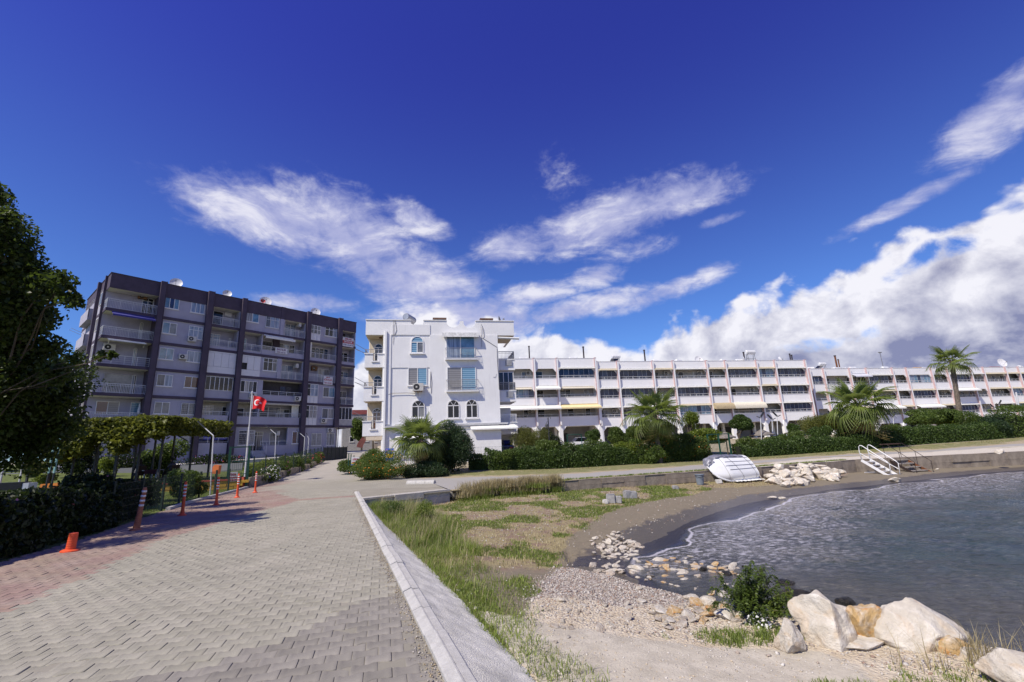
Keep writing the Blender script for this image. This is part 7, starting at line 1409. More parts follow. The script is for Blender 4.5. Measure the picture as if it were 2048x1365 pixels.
def seated(label, p, rz, shirt, long_hair):
    t_ = thing('person', label, 'person', tuple(p), rz)
    Vv = [(0, 0, .52), (0, .02, .70), (0, .05, .92), (0, .05, 1.06), (0, .03, 1.14), (0, .0, 1.22), (0, -.01, 1.31), (-.10, 0, .52), (-.13, -.40, .54), (-.13, -.44, .12), (-.13, -.56, .06), (.10, 0, .52), (.13, -.40, .54), (.13, -.44, .12), (.13, -.56, .06), (-.19, .05, 1.0), (-.25, -.02, .76), (-.18, -.26, .72), (-.16, -.33, .73), (.19, .05, 1.0), (.25, -.02, .76), (.18, -.26, .72), (.16, -.33, .73)]
    Ee = [(0, 1), (1, 2), (2, 3), (3, 4), (4, 5), (5, 6), (0, 7), (7, 8), (8, 9), (9, 10), (0, 11), (11, 12), (12, 13), (13, 14), (3, 15), (15, 16), (16, 17), (17, 18), (3, 19), (19, 20), (20, 21), (21, 22)]
    Rd = [(.15, .11), (.14, .10), (.16, .10), (.10, .08), .048, (.075, .09), (.07, .085), .09, .07, .05, .035, .09, .07, .05, .035, .055, .043, .032, .028, .055, .043, .032, .028]
    skinned('body', Vv, Ee, Rd, cl1, t_)
    skinned('shirt', [(0, .01, .60), (0, .03, .75), (0, .05, .92), (0, .05, 1.03), (-.18, .05, 1.0), (-.235, .0, .84), (.18, .05, 1.0), (.235, .0, .84)], [(0, 1), (1, 2), (2, 3), (3, 4), (4, 5), (3, 6), (6, 7)], [(.17, .13), (.16, .12), (.175, .115), (.12, .09), .068, .06, .068, .06], shirt, t_)
    B = MB(); B.lathe([(.0, -.115), (.05, -.105), (.078, -.04), (.08, .03), (.06, .095), (0, .12)], 14, (0, -.012, 1.27)); hd = B.build('head', skin, t_, smooth=True)
    B = MB(); B.lathe([(.088, -.02), (.09, .04), (.07, .10), (0, .135)], 14, (0, .012, 1.28)); B.build('hair', hair, t_, smooth=True)
    if long_hair: MB().lathe([(.03, -.2), (.085, -.12), (.095, 0), (.08, .09), (0, .13)], 12, (0, .035, 1.27)).build('hair', hair, t_, smooth=True)
    for x in (-.03, .03): MB().box(x-.01, x+.01, -.093, -.085, 1.27, 1.282).build('eye', hair, hd, fix=False)
    MB().add([(-.014, -.085, 1.24), (.014, -.085, 1.24), (0, -.115, 1.235), (0, -.085, 1.275)], [(0, 2, 3), (2, 1, 3), (0, 1, 2)]).build('nose', skin, hd); MB().box(-.022, .022, -.082, -.076, 1.205, 1.213).build('mouth', redc, hd, fix=False)
    return t_
q1 = D(277, 950, 28.4); q2 = D(341, 950, 28.7); q3 = D(308, 950, 28.5); zl_ = lambda q: gz(q)
q1 = (q1[0], q1[1], zl_(q1)+.0); q2 = (q2[0], q2[1], zl_(q2)); q3 = (q3[0], q3[1], zl_(q3))
chair('garden_chair', 'brown wicker chair seen from behind, left of the garden table', q1, pi+1.0, darkw); seated('person sitting with back half turned at the left of the garden table under the pergola', q1, pi+1.0-.0, cl1, True)
chair('garden_chair', 'dark chair facing left at the right of the garden table', q2, -pi/2-.2, darkw); seated('person in a grey top sitting at the right of the garden table, facing left', q2, -pi/2-.2, cl2, False)
t_ = thing('garden_table', 'white garden table between the two seated people with a dark red cloth', 'table', q3); MB().box(-.45, .45, -.4, .4, .70, .74).build('tabletop', wpl, t_, fix=False)
for x in (-.38, .38):
    for y in (-.32, .32): MB().beam((x, y, 0), (x*.9, y*.9, .70), .045).build('leg', wpl, t_, fix=False)
t_ = thing('tablecloth', 'dark red cloth folded over the garden table', 'cloth', (q3[0], q3[1], q3[2]+.742)); MB().add([(-.3, -.42, -.22), (.45, -.42, -.25), (.45, -.41, .012), (-.3, -.41, .012), (-.3, .40, .012), (.45, .40, .012)], [(0, 1, 2, 3), (3, 2, 5, 4)]).build('cloth', mat('dark_red_cloth', (.045, .008, .018), .9), t_, fix=False)
q4 = D(72, 965, 21.5); chair('plastic_armchair', 'white plastic armchair on the lawn near the left edge', (q4[0], q4[1], gz(q4)), pi-.5, wpl)
q5 = D(22, 965, 20.3); t_ = thing('covered_box', 'black covered box with a white end panel at the left edge', 'box', (q5[0], q5[1], gz(q5)), .3); B = MB(); B.box(-1.1, .55, -.3, .3, -.2, 1.05); B.build('cover', mat('black_cover', (.006, .006, .008), .5, .2, 6, .6, 12), t_, fix=False); MB().box(.56, .78, -.28, .28, -.2, 1.0).build('end_panel', wpl, t_, fix=False)
orp = mat('orange_edge', (.62, .20, .03), .7)
p_a = [D(96, 962, 26.2), D(140, 960, 26.6), D(282, 945, 30)]; t_ = thing('garden_edging', 'orange plastic edging strip lying across the lawn', 'edging', (0, 0, 0)); B = MB(); B.tube([(q[0], q[1], gz(q)+.06) for q in (p_a[1], (p_a[1]+p_a[2])/2, p_a[2])], .06, 6); B.build('strip', orp, t_)
for (px, y, w_, lb) in ((104, 26.0, .85, 'orange box lying at the near end of the lawn edging'), (128, 26.4, .8, 'lighter orange wedge beside the orange box on the lawn')): p = D(px, 960, y); t_ = thing('play_block', lb, 'block', (p[0], p[1], gz(p)), .1); MB().prism([(-w_/2, 0), (w_/2, 0), (w_/2+.12, .3), (-w_/2+.05, .26)], -.2, .2).build('block', orp if w_ > .82 else mat('pale_orange', (.70, .35, .10), .7), t_)
p = D(12, 925, 36); t_ = thing('low_garden_wall', 'long plain grey retaining wall behind the lawn at the left', 'wall', (-47, 34.2, 0), .28); MB().box(0, 24, 0, .3, .4, 1.35).build('wall', mat('grey_low_wall', (.27, .27, .28), .9, .1, 1, stain=.3), t_, fix=False)
t_ = thing('garden_path', 'pale concrete path along the foot of the grey block', 'path', (0, 0, 0)); t_['kind'] = 'structure'; dd_ = FA.ux; nn_ = FA.uy
c_ = [FA.O+dd_*u-nn_*v for u, v in ((-14, 4.4), (27, 4.4), (27, 2.4), (-14, 2.4))]; MB().add([(q[0], q[1], float(zu(q[0], q[1]))+.06) for q in c_]+[(q[0], q[1], float(zu(q[0], q[1]))-.3) for q in c_], [(0, 1, 2, 3), (0, 4, 5, 1), (1, 5, 6, 2), (2, 6, 7, 3), (3, 7, 4, 0)]).build('path_slab', kerbm, t_, fix=False)
# --- concrete round kerb piece, stepping stones, blocks
p = G(842, 968); t_ = thing('round_kerb', 'half round pale concrete kerb piece lying before the oleander', 'kerb', (p[0], p[1], 0), -.28)
for i in range(3): B = MB(); n = 8; L = .52; B.add([(x, .15*cos(pi*k/n), .17*sin(pi*k/n)) for x in (-L/2+.005, L/2-.005) for k in range(n+1)], [tuple(range(n+1)), tuple(range(2*n+1, n, -1))]+[(k, k+1, n+2+k, n+1+k) for k in range(n)]); B.build('kerb_stone', kerbm, t_, loc=((i-1)*.52, 0, 0))
cb = mat('concrete_block', (.36, .35, .34), .95, .12, 8, .8, 60); cbw = mat('pale_block', (.6, .58, .54), .95, .1, 8)
# --- rocks
def rock_mesh(name, m, sub=2, cuts=9, rough=.05, seed=0, flat=1.):
    if sub >= 5: rough *= .8
    r = np.random.default_rng(seed); bm = bmesh.new(); bmesh.ops.create_icosphere(bm, subdivisions=sub, radius=1.)
    V = np.array([v.co[:] for v in bm.verts])
    for _ in range(cuts):
        nn = unit(r.normal(size=3)); dd = r.uniform(.50, .80); s = V@nn-dd; V = np.where(s[:, None] > 0, V-s[:, None]*nn*.97, V)
    for f_ in ((1.6, 3.6, 8., 15.) if sub < 4 else (1.6, 3.6, 8., 15., 28.)):
        off = r.random(3)*50; V = V+unit(V)*(rough/f_**.8*3*(np.sin(V@(r.normal(size=3)*f_)+off[0])*np.sin(V@(r.normal(size=3)*f_)+off[1])))[:, None]
    V[:, 2] *= flat
    for v, c in zip(bm.verts, V): v.co = c
    me = bpy.data.meshes.new(name); bm.to_mesh(me); bm.free(); me.materials.append(m); me.shade_smooth()
    if sub >= 3: pass
    else: me.shade_flat()
    return me
def rockmat(name, col, c2, c3=None, s=2., amt=.6, bump=.9):
    m = bpy.data.materials.new(name); m.use_nodes = True; t = NT(m.node_tree); b = m.node_tree.nodes['Principled BSDF']; b.inputs['Roughness'].default_value = .9; b.inputs['Specular IOR Level'].default_value = .25; tc = t.node('ShaderNodeTexCoord').outputs['Object']
    n1 = t.noise(tc, s, 7, .65, .4); n2 = t.noise(tc, s*6, 6, .7); n3 = t.noise(tc, s*.7, 4, .6, 1.)
    c = t.mix(t.rng(n1, .38, .68), c2, col); c = t.mix(t.m('MULTIPLY', t.rng(n2, .58, .75), .5), c, tuple(q*.5 for q in col))
    if c3: c = t.mix(t.m('MULTIPLY', t.rng(n3, .48, .62), amt), c, c3)
    t.put(b.inputs['Base Color'], c); bn = t.node('ShaderNodeBump'); bn.inputs['Strength'].default_value = bump; bn.inputs['Distance'].default_value = .05; t.put(bn.inputs['Height'], t.m('ADD', n1, t.m('MULTIPLY', n2, .35))); t.L.new(bn.outputs[0], b.inputs['Normal']); MT[name] = m; return m
lime = rockmat('limestone', (.70, .655, .575), (.50, .45, .37), (.50, .37, .23), 1.8, .5); limeo = rockmat('limestone_ochre', (.66, .58, .46), (.45, .30, .13), (.52, .24, .06), 1.5, .85); stn = rockmat('pale_stone', (.62, .57, .49), (.42, .36, .29), (.45, .30, .17), 2., .5); wetr = rockmat('wet_rock', (.035, .030, .024), (.015, .014, .012), (.08, .06, .03), 2., .4); wetr.node_tree.nodes['Principled BSDF'].inputs['Roughness'].default_value = .25
def boulder(label, px, py, y, wd_, hh, dp, m, seed, rz=0, tilt=(0, 0), sub=5, cuts=26, sink=.1, name='boulder', group=None):
    p = D(px, py, y); o = obj(name, rock_mesh(name, m, sub, cuts, .05, seed)); o.location = (p[0], p[1]+dp*.3, float(p[2])+hh*.38-sink); o.scale = (wd_/1.85, dp/1.85, hh/1.75); o.rotation_euler = (tilt[0], tilt[1], rz); return tag(o, label, 'boulder', group)
def Gb(px, py): # on the beach surface
    z = -.45
    for _ in range(12): p = G(px, py, z); z = float(zb(p[0], p[1]))
    return p
y1 = G(1630, 1300, -.46); y4 = G(1850, 1332, -.46)
boulder('large white limestone boulder, left one of the two biggest', 1690, 1302, y1[1], .84, .66, .8, lime, 3, .3, (.1, .12))
boulder('largest white boulder with a long sloping back, right of the ochre one', 1880, 1330, y4[1]+.22, 1.06, .82, .85, lime, 11, -.2, (.0, .28), sink=.16)
boulder('ochre stained boulder wedged between the two biggest white ones', 1758, 1300, y1[1]+.05, .56, .56, .45, limeo, 5, .8, (.2, -.4))
boulder('low flat white slab in front of the ochre boulder', 1737, 1304, G(1737, 1304, -.46)[1], .62, .20, .4, lime, 8, .1, (0, .06), sink=.06)
boulder('small boulder leaning at the left foot of the left big boulder', 1590, 1296, y1[1]-.1, .34, .34, .3, lime, 21, .1)
boulder('orange brown boulder at the right foot of the largest one', 1955, 1342, G(1955, 1350, -.5)[1]+.2, .42, .42, .5, limeo, 14, .4)
boulder('white boulder at the bottom right picture corner', 2020, 1364, G(2020, 1368, -.5)[1]+.15, .62, .36, .5, lime, 17, .2, (0, .2)); boulder('boulder half out of the picture beyond the bottom right corner', 2085, 1380, 4.0, .6, .4, .6, lime, 19)
for px, py, w_, h, lb in ((1578, 1170, .42, .17, 'black wet rock with a pale tip standing in the shallows'), (1635, 1192, .30, .16, 'small dark wet rock right of the pale tipped one'), (1600, 1203, .75, .22, 'long low dark wet rock behind the shore shrub'), (1700, 1212, .42, .22, 'dark wet rock behind the gap of the two biggest boulders'), (1525, 1152, .26, .13, 'dark wet rock in the swash left of the pale tipped one'), (1408, 1142, .30, .16, 'brown weedy rock where the foam ends'), (1457, 1150, .30, .16, 'brown weedy rock right of the foam end'), (1488, 1132, .12, .1, 'small pale brown stone in the swash')):
    p = G(px, py, -.95); boulder(lb, px, py, p[1], w_, h*1.15, w_*.7, wetr, int(px), .3, sub=3, sink=.09, name='wet_rock')
rm = [rock_mesh('rock', lime, 3, 12, .04, 100+i, .85) for i in range(7)]; [q_.shade_flat() for q_ in rm]; sm_ = [rock_mesh('stone', [stn, limeo, lime][i % 3], 2, 9, .05, 200+i, .7) for i in range(9)]
GR1 = 'white limestone rocks heaped against the sea wall'; lbl = 'white limestone rock in the heap against the sea wall beside the white ladder'
# heap: three layers between the picture positions of its outline
n_r = 0
for layer, (cnt, zo) in enumerate(((46, 0.0), (26, .22), (12, .40))):
    for i in range(cnt):
        u = rng.random(); v = rng.random()**1.2
        x = 12.7+u*5.7*(1-.18*layer)+.5*layer; yw_ = float(np.interp(x, [p[0] for p in WALL], [p[1] for p in WALL]))-.35; fr = yw_-(2.6-.25*layer)*(1-.3*u); y = yw_-(yw_-fr)*v*(1-.22*layer); s = rng.uniform(.20, .42)*(1.05-.1*layer)
        if layer == 0 and x > 17.4: continue
        zz = float(zb(x, y)); zz = max(zz, -1.0)+zo*(1.15-v)+(yw_-y < 1.2)*.10; o = obj('rock', rm[int(rng.integers(7))]); o.location = (x, y, zz+s*.32); o.scale = (s*rng.uniform(.9, 1.35), s*rng.uniform(.8, 1.1), s*rng.uniform(.6, .85)); o.rotation_euler = tuple(rng.uniform(0, 6, 3)*np.array([.12, .12, 1])); ps_ = 'left' if u < .34 else ('middle' if u < .67 else 'right'); ly_ = ['base', 'second tier', 'crest'][layer]; tag(o, f'white limestone rock in the {ly_} of the heap by the sea wall, {ps_} part', 'rock', GR1); n_r += 1
for px, py, s, lb, nm in ((1790, 964, .36, 'single white rock at the foot of the white ladder', 0), (1563, 1000, .20, 'pale rock on the dark sand, right one of two', 1), (1545, 998, .22, 'flat tan rock on the dark sand, left one of two', 2), (2000, 908, .4, 'white rock on the promenade edge near the right picture edge', 3), (1918, 935, .14, 'small pale stone on the wet sand below the wall', 4), (1875, 940, .13, 'another small pale stone on the wet sand nearer the stairs', 5)):
    p = Gb(px, py) if py > 915 else G(px, py, .0); o = obj('rock', rm[nm]); o.location = (p[0], p[1], p[2]+s*.3); o.scale = (s, s*.7, s*.5 if nm != 2 else s*.25); tag(o, lb, 'rock')
# creek stones
SG = 'pale stones strewn along the creek mouth'; cnt = 0; used_ = []
for poly, q, s0, s1, mm in (([(1180, 1078), (1235, 1066), (1290, 1100), (1255, 1125), (1190, 1115)], 85, .06, .14, 0), ([(1180, 1110), (1290, 1118), (1300, 1150), (1190, 1150)], 34, .06, .14, 0), ([(1250, 1120), (1400, 1130), (1460, 1170), (1360, 1180), (1270, 1160)], 90, .055, .13, 1), ([(1350, 1150), (1480, 1160), (1500, 1200), (1480, 1245), (1400, 1230), (1350, 1190)], 54, .06, .15, 1), ([(1060, 1230), (1250, 1140), (1360, 1215), (1330, 1250), (1100, 1290)], 46, .03, .08, 0), ([(1300, 1225), (1400, 1215), (1430, 1250), (1330, 1262)], 16, .07, .13, 2)):
    k = 0; where_ = {85: 'white cluster at the creek bank', 34: 'row below the white cluster', 54: 'band left of the feathery shrub', 16: 'group at the edge of the cream gravel'}.get(q, 'shallow creek' if mm == 1 else 'gravel above the creek')
    while k < q:
        px = rng.uniform(1050, 1510); py = rng.uniform(1060, 1300)
        if not pt_in(poly, np.array([px]), np.array([py]))[0]: continue
        p = Gb(px, py); s = s0+(s1-s0)*rng.random()**2
        if any(abs(p[0]-a)+abs(p[1]-b) < (s+c)*.75 for a, b, c in used_) and rng.random() < .9: k += .02; continue
        used_.append((p[0], p[1], s)); mi_ = int(rng.choice([0, 2, 3, 5, 6, 8] if mm == 0 else range(9))); o = obj('stone', sm_[mi_]); o.location = (p[0], p[1], max(p[2], WZ-.035 if s > .06 else -9)+s*.16); o.scale = (s*rng.uniform(.8, 1.25), s*rng.uniform(.7, 1.), s*rng.uniform(.5, .8)); o.rotation_euler = (rng.normal(0, .25), rng.normal(0, .25), rng.uniform(0, 6)); tag(o, f"{['pale', 'ochre stained', 'whitish'][mi_ % 3]} {'pebble sized' if s < .07 else ('fist sized' if s < .11 else 'larger')} stone in the {where_}", 'stone', SG); k += 1
# pebbles and shell fragments
def pebbles(name, label, x, y, size, mats, seed=0):
    n = len(x); base = np.array([(1, 0, 0), (-1, 0, 0), (0, 1, 0), (0, -1, 0), (0, 0, 1.), (0, 0, -1)]); Fb_ = np.array([(0, 2, 4), (2, 1, 4), (1, 3, 4), (3, 0, 4), (2, 0, 5), (1, 2, 5), (3, 1, 5), (0, 3, 5)])
    s = size*(.45+rng.random(n)**3*1.6); a = rng.random(n)*6.28; V = base[None]*np.stack([s*rng.uniform(.7, 1.3, n), s*rng.uniform(.6, 1, n), s*rng.uniform(.35, .7, n)], -1)[:, None]; V = V+rng.normal(0, .14, V.shape)*s[:, None, None]
    c, d = np.cos(a)[:, None], np.sin(a)[:, None]; X_2 = V[..., 0]*c-V[..., 1]*d; Y_2 = V[..., 0]*d+V[..., 1]*c; V[..., 0] = X_2+x[:, None]; V[..., 1] = Y_2+y[:, None]; V[..., 2] += (zb(x, y)+s*.15)[:, None]
    F = (Fb_[None]+np.arange(n)[:, None, None]*6).reshape(-1, 3); o = obj(name, npmesh(name, V.reshape(-1, 3), F, mats, mi=np.repeat(rng.integers(0, len(mats), n), 8))); return tag(o, label, 'gravel', kind='stuff')
pm_ = [mat('peb_a', (.50, .455, .395), .9, .1, 20), mat('peb_b', (.40, .33, .27), .9, .1, 20), mat('peb_c', (.30, .27, .24), .9, .1, 20), mat('peb_d', (.60, .56, .50), .9, .1, 20), mat('peb_e', (.34, .235, .175), .9, .1, 20)]
def gmask(x, y):
    ds_ = shore_d(x, y); n1 = vnoise(x+9, y+9, 1.5, 31); n2 = vnoise(x+9, y+9, .35, 32); dk_ = x-(K(y)+.187); g, d, l, v, c, s = kinds(x, y, ds_, dk_, n1, n2); return g, d, l, v, c, s, ds_
x, y = scatter(90000, -1, 5.2, 3.6, 9.6, lambda a, b: (lambda k: np.clip(k[3]-.8*k[5]-.75*k[4]+.0*k[0], 0, 1)*(k[6] > -.15))(gmask(a, b))); pebbles('gravel', 'loose pinkish and white gravel above the creek', x, y, .012, [pm_[0], pm_[1], pm_[2], pm_[1], pm_[4], pm_[0], pm_[3]])
x, y = scatter(60000, -1, 5.6, 3.3, 8, lambda a, b: (lambda k: np.clip(k[4], 0, 1)*(k[6] > 0)*.35)(gmask(a, b))); pebbles('gravel_cream', 'fine cream gravel at the bottom right', x, y, .007, [pm_[0], pm_[3], mat('peb_f', (.58, .48, .34), .9)])
x, y = scatter(60000, -4, 13, 9, 22, lambda a, b: (lambda k: np.clip(k[2]*.8+.06, 0, 1)*(k[6] > .2))(gmask(a, b))); pebbles('shell_litter', 'brown leaf and white shell litter on the upper beach', x, y, .016, [pm_[1], pm_[4], pm_[2], pm_[4], pm_[1], pm_[3]])
x, y = scatter(4200, -3, 13, 3.6, 22, lambda a, b: (lambda k: (k[6] > .4)*.9)(gmask(a, b))); pebbles('scattered_pebbles', 'scattered white pebbles on turf and sand', x, y, .018, [pm_[3], pm_[0], pm_[1]])
x, y = scatter(9000, -.0, 4., -4, 17, lambda a, b: a*0+1.); yy_ = y*1.; xx_ = K(yy_)-np.abs(rng.normal(0, .07, len(x)))-.005; ok_ = yy_ > 3; xx_, yy_ = xx_[ok_], yy_[ok_]
o = pebbles('kerb_grit', 'grit and dry litter collected along the kerb', xx_, yy_, .006, [pm_[0], mat('grit_tan', (.45, .36, .22), .9), pm_[2]]); me = o.data; V = np.empty(len(me.vertices)*3, np.float32); me.vertices.foreach_get('co', V); V = V.reshape(-1, 3); V[:, 2] += np.repeat(-zb(xx_, yy_)+.006, 6); me.vertices.foreach_set('co', V.ravel())
for px, py, w_, h, m_, lb in ((1222, 1006, .34, .34, cb, 'upright concrete block beside the small white stones'), (1236, 1006, .30, .26, cb, 'broken concrete lump leaning right of the upright block'), (1255, 997, .28, .32, cb, 'upright grey block, left one of the farther pair'), (1265, 997, .34, .28, cb, 'lying grey block, right one of the farther pair'), (1211, 1007, .16, .16, cbw, 'small white block left of the upright concrete block'), (1351, 979, .26, .18, cb, 'lone concrete chunk in the turf left of the grey bin'), (1438, 967, .30, .20, cbw, 'pale block under the front edge of the upturned boat'), (1500, 961, .34, .2, cbw, 'second pale block under the right end of the upturned boat')):
    p = Gb(px, py); o = obj('concrete_block', MB().box(-w_/2, w_/2, -.14, .14, 0, h).mesh('concrete_block', m_)); bm = bmesh.new(); bm.from_mesh(o.data); bmesh.ops.bevel(bm, geom=bm.edges[:], offset=.025, segments=2, affect='EDGES'); [setattr(v, 'co', v.co+Vector(rng.normal(0, .008, 3))) for v in bm.verts]; bm.to_mesh(o.data); bm.free()
    o.location = (p[0], p[1], p[2]-.02); o.rotation_euler = (0, rng.normal(0, .06), rng.uniform(-.4, .4)); tag(o, lb, 'concrete block')
for i, (px, py) in enumerate(((900, 984), (906, 990), (912, 995))): p = G(px, py, -.08-.12*i); o = obj('stepping_stone', MB().box(-.42, .42, -.22, .22, -.12, .05).mesh('stepping_stone', cope)); o.location = (p[0]+.1, p[1]+.3, -.05-.13*i); o.rotation_euler = (0, .02*i, .55); tag(o, ['top step beside the low wall end', 'middle step beside the low wall end', 'bottom step beside the low wall end'][i], 'step')
# --- bins
binm = mat('grey_bin', (.20, .23, .26), .55, .06, 5)
for px, py, s, lb in ((1401, 970, 1., 'grey plastic bin left of the upturned boat'), (1564, 961, .72, 'small pale grey bucket right of the broad leafed plant')):
    p = Gb(px, py); t_ = thing('waste_bin', lb, 'bin', tuple(p)); B = MB(); B.lathe([(.155*s, 0), (.165*s, .02), (.205*s, .46*s), (.23*s, .47*s), (.23*s, .50*s), (.20*s, .50*s), (.19*s, .44*s), (.15*s, .05)], 20); B.build('body', binm if s == 1 else mat('pale_bucket', (.42, .44, .46), .5), t_, smooth=False)
    B = MB(); B.tube([(-.23*s, 0, .48*s), (-.2*s, -.15*s, .40*s), (0, -.24*s, .36*s), (.2*s, -.15*s, .40*s), (.23*s, 0, .48*s)], .010, 5); B.build('handle', steel, t_)
# --- upturned dinghy leaning on the wall
hullm = mat('boat_hull', (.78, .78, .77), .35, .04, 1.5, spec=.5, stain=.15); tarp = mat('silver_tarp', (.30, .30, .34), .45, .25, 5, .8, 9, metal=.3); strake = mat('boat_strake', (.30, .30, .34), .6)
pL, pR = Gb(1437, 963), Gb(1515, 963); mid_ = (pL+pR)/2; ang_ = math.atan2(pR[1]-pL[1], pR[0]-pL[0]); t_ = thing('upturned_boat', 'upturned white dinghy with a silver cover, leaning against the sea wall', 'boat', (mid_[0]-.05, mid_[1]-.28, mid_[2]+.02), .33)
NU, NV = 34, 18; Lb, Hb = 2.6, 1.55; tilt = radians(60)
def hull(u, v, off=0.):                                    # u 0 bow (left) .. 1 stern, v 0 bottom gunwale .. 1 top gunwale
    uu = u; half = .5*(1-(1-min(1, uu/.42))**2.3)**.5*(1-.10*max(0, (uu-.4)/.6)) if uu < .42 else .5*(1-.10*(uu-.42)/.58); w_ = (v-.5)*2*half
    b_ = .36*(1-abs(2*v-1)**6)*(min(1, uu/.34)**.7)+.10*(1-abs(2*v-1.15))*(min(1, uu/.3)) + off
    x = (uu-.5)*Lb-.40*(w_+.5); zt_l = (w_+.5)*Hb
    return (x, zt_l*cos(tilt)-b_*sin(tilt), zt_l*sin(tilt)+b_*cos(tilt)*.6)
V = [hull((i/NU)**1.15*1.0+.004, j/NV) for j in range(NV+1) for i in range(NU+1)]; F = [(j*(NU+1)+i, j*(NU+1)+i+1, (j+1)*(NU+1)+i+1, (j+1)*(NU+1)+i) for j in range(NV) for i in range(NU)]; c0 = len(V); V += [((.5*Lb-.4*(.45*(2*j/NV-1)+.5)), (.45*(2*j/NV-1)+.5)*Hb*cos(tilt), (.45*(2*j/NV-1)+.5)*Hb*sin(tilt)) for j in range(NV+1)]; F += [(j*(NU+1)+NU, (j+1)*(NU+1)+NU, c0+j+1, c0+j) for j in range(NV)]
obj('hull', npmesh('hull', V, F, hullm, smooth=True), t_)
for v in (.36, .50, .64, .80): B = MB(); B.tube([hull(u, v, .012) for u in np.linspace(.30+.3*abs(v-.5), .985, 12)], .014, 5); B.build('strake', strake, t_)
B = MB(); B.tube([hull(u, .01, .02) for u in np.linspace(.02, .99, 16)], .05, 8); B.build('rubbing_strip', hullm, t_)
for u0, u1 in ((.30, .26), (.46, .60), (.88, .93)): B = MB(); B.tube([hull(u0+(u1-u0)*q, 1-q*.99, .02) for q in np.linspace(0, 1, 14)], .006, 4); B.build('rope', steel, t_)
def tarp_patch(us, vs, nu, nv, amp, lift, seed, nm='cover'):
    r = np.random.default_rng(seed); off = r.random(4)*9; Vt = []
    for j in range(nv+1):
        for i in range(nu+1):
            u = us[0]+(us[1]-us[0])*i/nu; v = vs[0]+(vs[1]-vs[0])*j/nv; q = hull(min(max(u, .01), .99), min(max(v, 0.), 1.), lift+amp*(math.sin(u*31+off[0])*math.sin(v*23+off[1])+.6*math.sin(u*57+v*41+off[2]))); ex_ = max(0, v-1.)*1.0; Vt.append((q[0]-.15*ex_, q[1]+ex_*.8, q[2]-ex_*.45+.05*math.sin(u*40+off[3])*ex_*4))
    return obj(nm, npmesh(nm, Vt, [(j*(nu+1)+i, j*(nu+1)+i+1, (j+1)*(nu+1)+i+1, (j+1)*(nu+1)+i) for j in range(nv) for i in range(nu)], tarp), t_)
tarp_patch((.08, .90), (.83, 1.35), 34, 12, .030, .05, 4); tarp_patch((.01, .16), (.72, 1.25), 10, 12, .03, .05, 9)
B = MB(); r_ = np.random.default_rng(5); n = 22
for side_ in (0,): B.add([(-.45+1.8*i/n, -.34+.05*math.sin(i*1.7)+.16*j, .02+.012*(i % 3)+(.03 if j == 1 else 0)) for j in range(3) for i in range(n+1)], [(j*(n+1)+i, j*(n+1)+i+1, (j+1)*(n+1)+i+1, (j+1)*(n+1)+i) for j in range(2) for i in range(n)]); B.build('ground_sheet', wht_cl, t_, fix=False)
# --- bathing ladder (white) and rusty stair
wd_dir = Vector((WALL[2][0]-WALL[1][0], WALL[2][1]-WALL[1][1])).normalized(); nd = Vector((wd_dir.y, -wd_dir.x)); angw = math.atan2(wd_dir.y, wd_dir.x)
ps = G(1722, 921, 0); t_ = thing('bathing_ladder', 'white tubular bathing stair going down from the sea wall', 'ladder', (ps[0], ps[1]-.1, .0), angw); rus = 1.40; dr = .98; W_2 = .80
for x in (0, W_2):
    MB().beam((x, .05, .0), (x, -rus, -dr), .05, .13).build('stringer', white_up, t_, fix=False)
    B = MB(); B.tube([(x, .02, -.02), (x-.02, .05, .55), (x-.01, .03, .78), (x, -.03, .86), (x, -.14, .84), (x, -rus+.10, -dr+.92), (x, -rus+.0, -dr+.80), (x, -rus+.05, -dr+.0)], .024, 8); B.build('handrail', white_up, t_, smooth=True)
    B = MB(); B.tube([(x, .03, .40), (x, -rus+.04, -dr+.47)], .018, 6); B.build('mid_rail', white_up, t_)
for i in range(6): y = -.12-rus*.87*i/5.; z = -.10-dr*.87*i/5.; MB().box(0, W_2, y-.11, y+.04, z-.015, z+.015).build('tread', white_up, t_, fix=False)
MB().beam((-.9, -.55, -.62), (.1, -.5, -.66), .03).build('side_brace', white_up, t_, fix=False)
ps = G(1768, 917, 0); conc_d = mat('tread_concrete', (.36, .32, .27), .95, .15, 6, .8, 50); angw2 = math.atan2(WALL[3][1]-WALL[2][1], WALL[3][0]-WALL[2][0]); t_ = thing('rusty_stair', 'rusty steel stair with grey treads and thin dark rails right of the white one', 'stairs', (ps[0]+.15, ps[1]-.05, 0), angw2+.12); dkst = mat('brown_steel', (.035, .022, .018), .8); W_3 = 1.25; rus = 1.55; dr = .95
for x in (0, W_3):
    MB().beam((x, .05, -.05), (x, -rus, -dr), .05, .14).build('stringer', rust if x else dkst, t_, fix=False)
    B = MB(); B.tube([(x, .1, .02), (x, .1, .82), (x, -.1, .86), (x, -rus+.2, -dr+.9), (x, -rus, -dr+.75), (x, -rus+.02, -dr)], .016, 6); B.build('handrail', dkst, t_)
    B = MB(); B.tube([(x, -rus*.5, -dr*.5), (x, -rus*.5, -dr*.5+.86)], .014, 5); B.build('baluster', dkst, t_)
for i in range(5): y = -.15-rus*.86*i/4; z = -.14-dr*.82*i/4; MB().box(.03, W_3-.03, y-.15, y+.10, z-.025, z+.025).build('tread', conc_d, t_, fix=False)
MB().box(-.2, W_3+.1, .05, .12, .80, .86).build('top_rail', rosty, t_, fix=False)
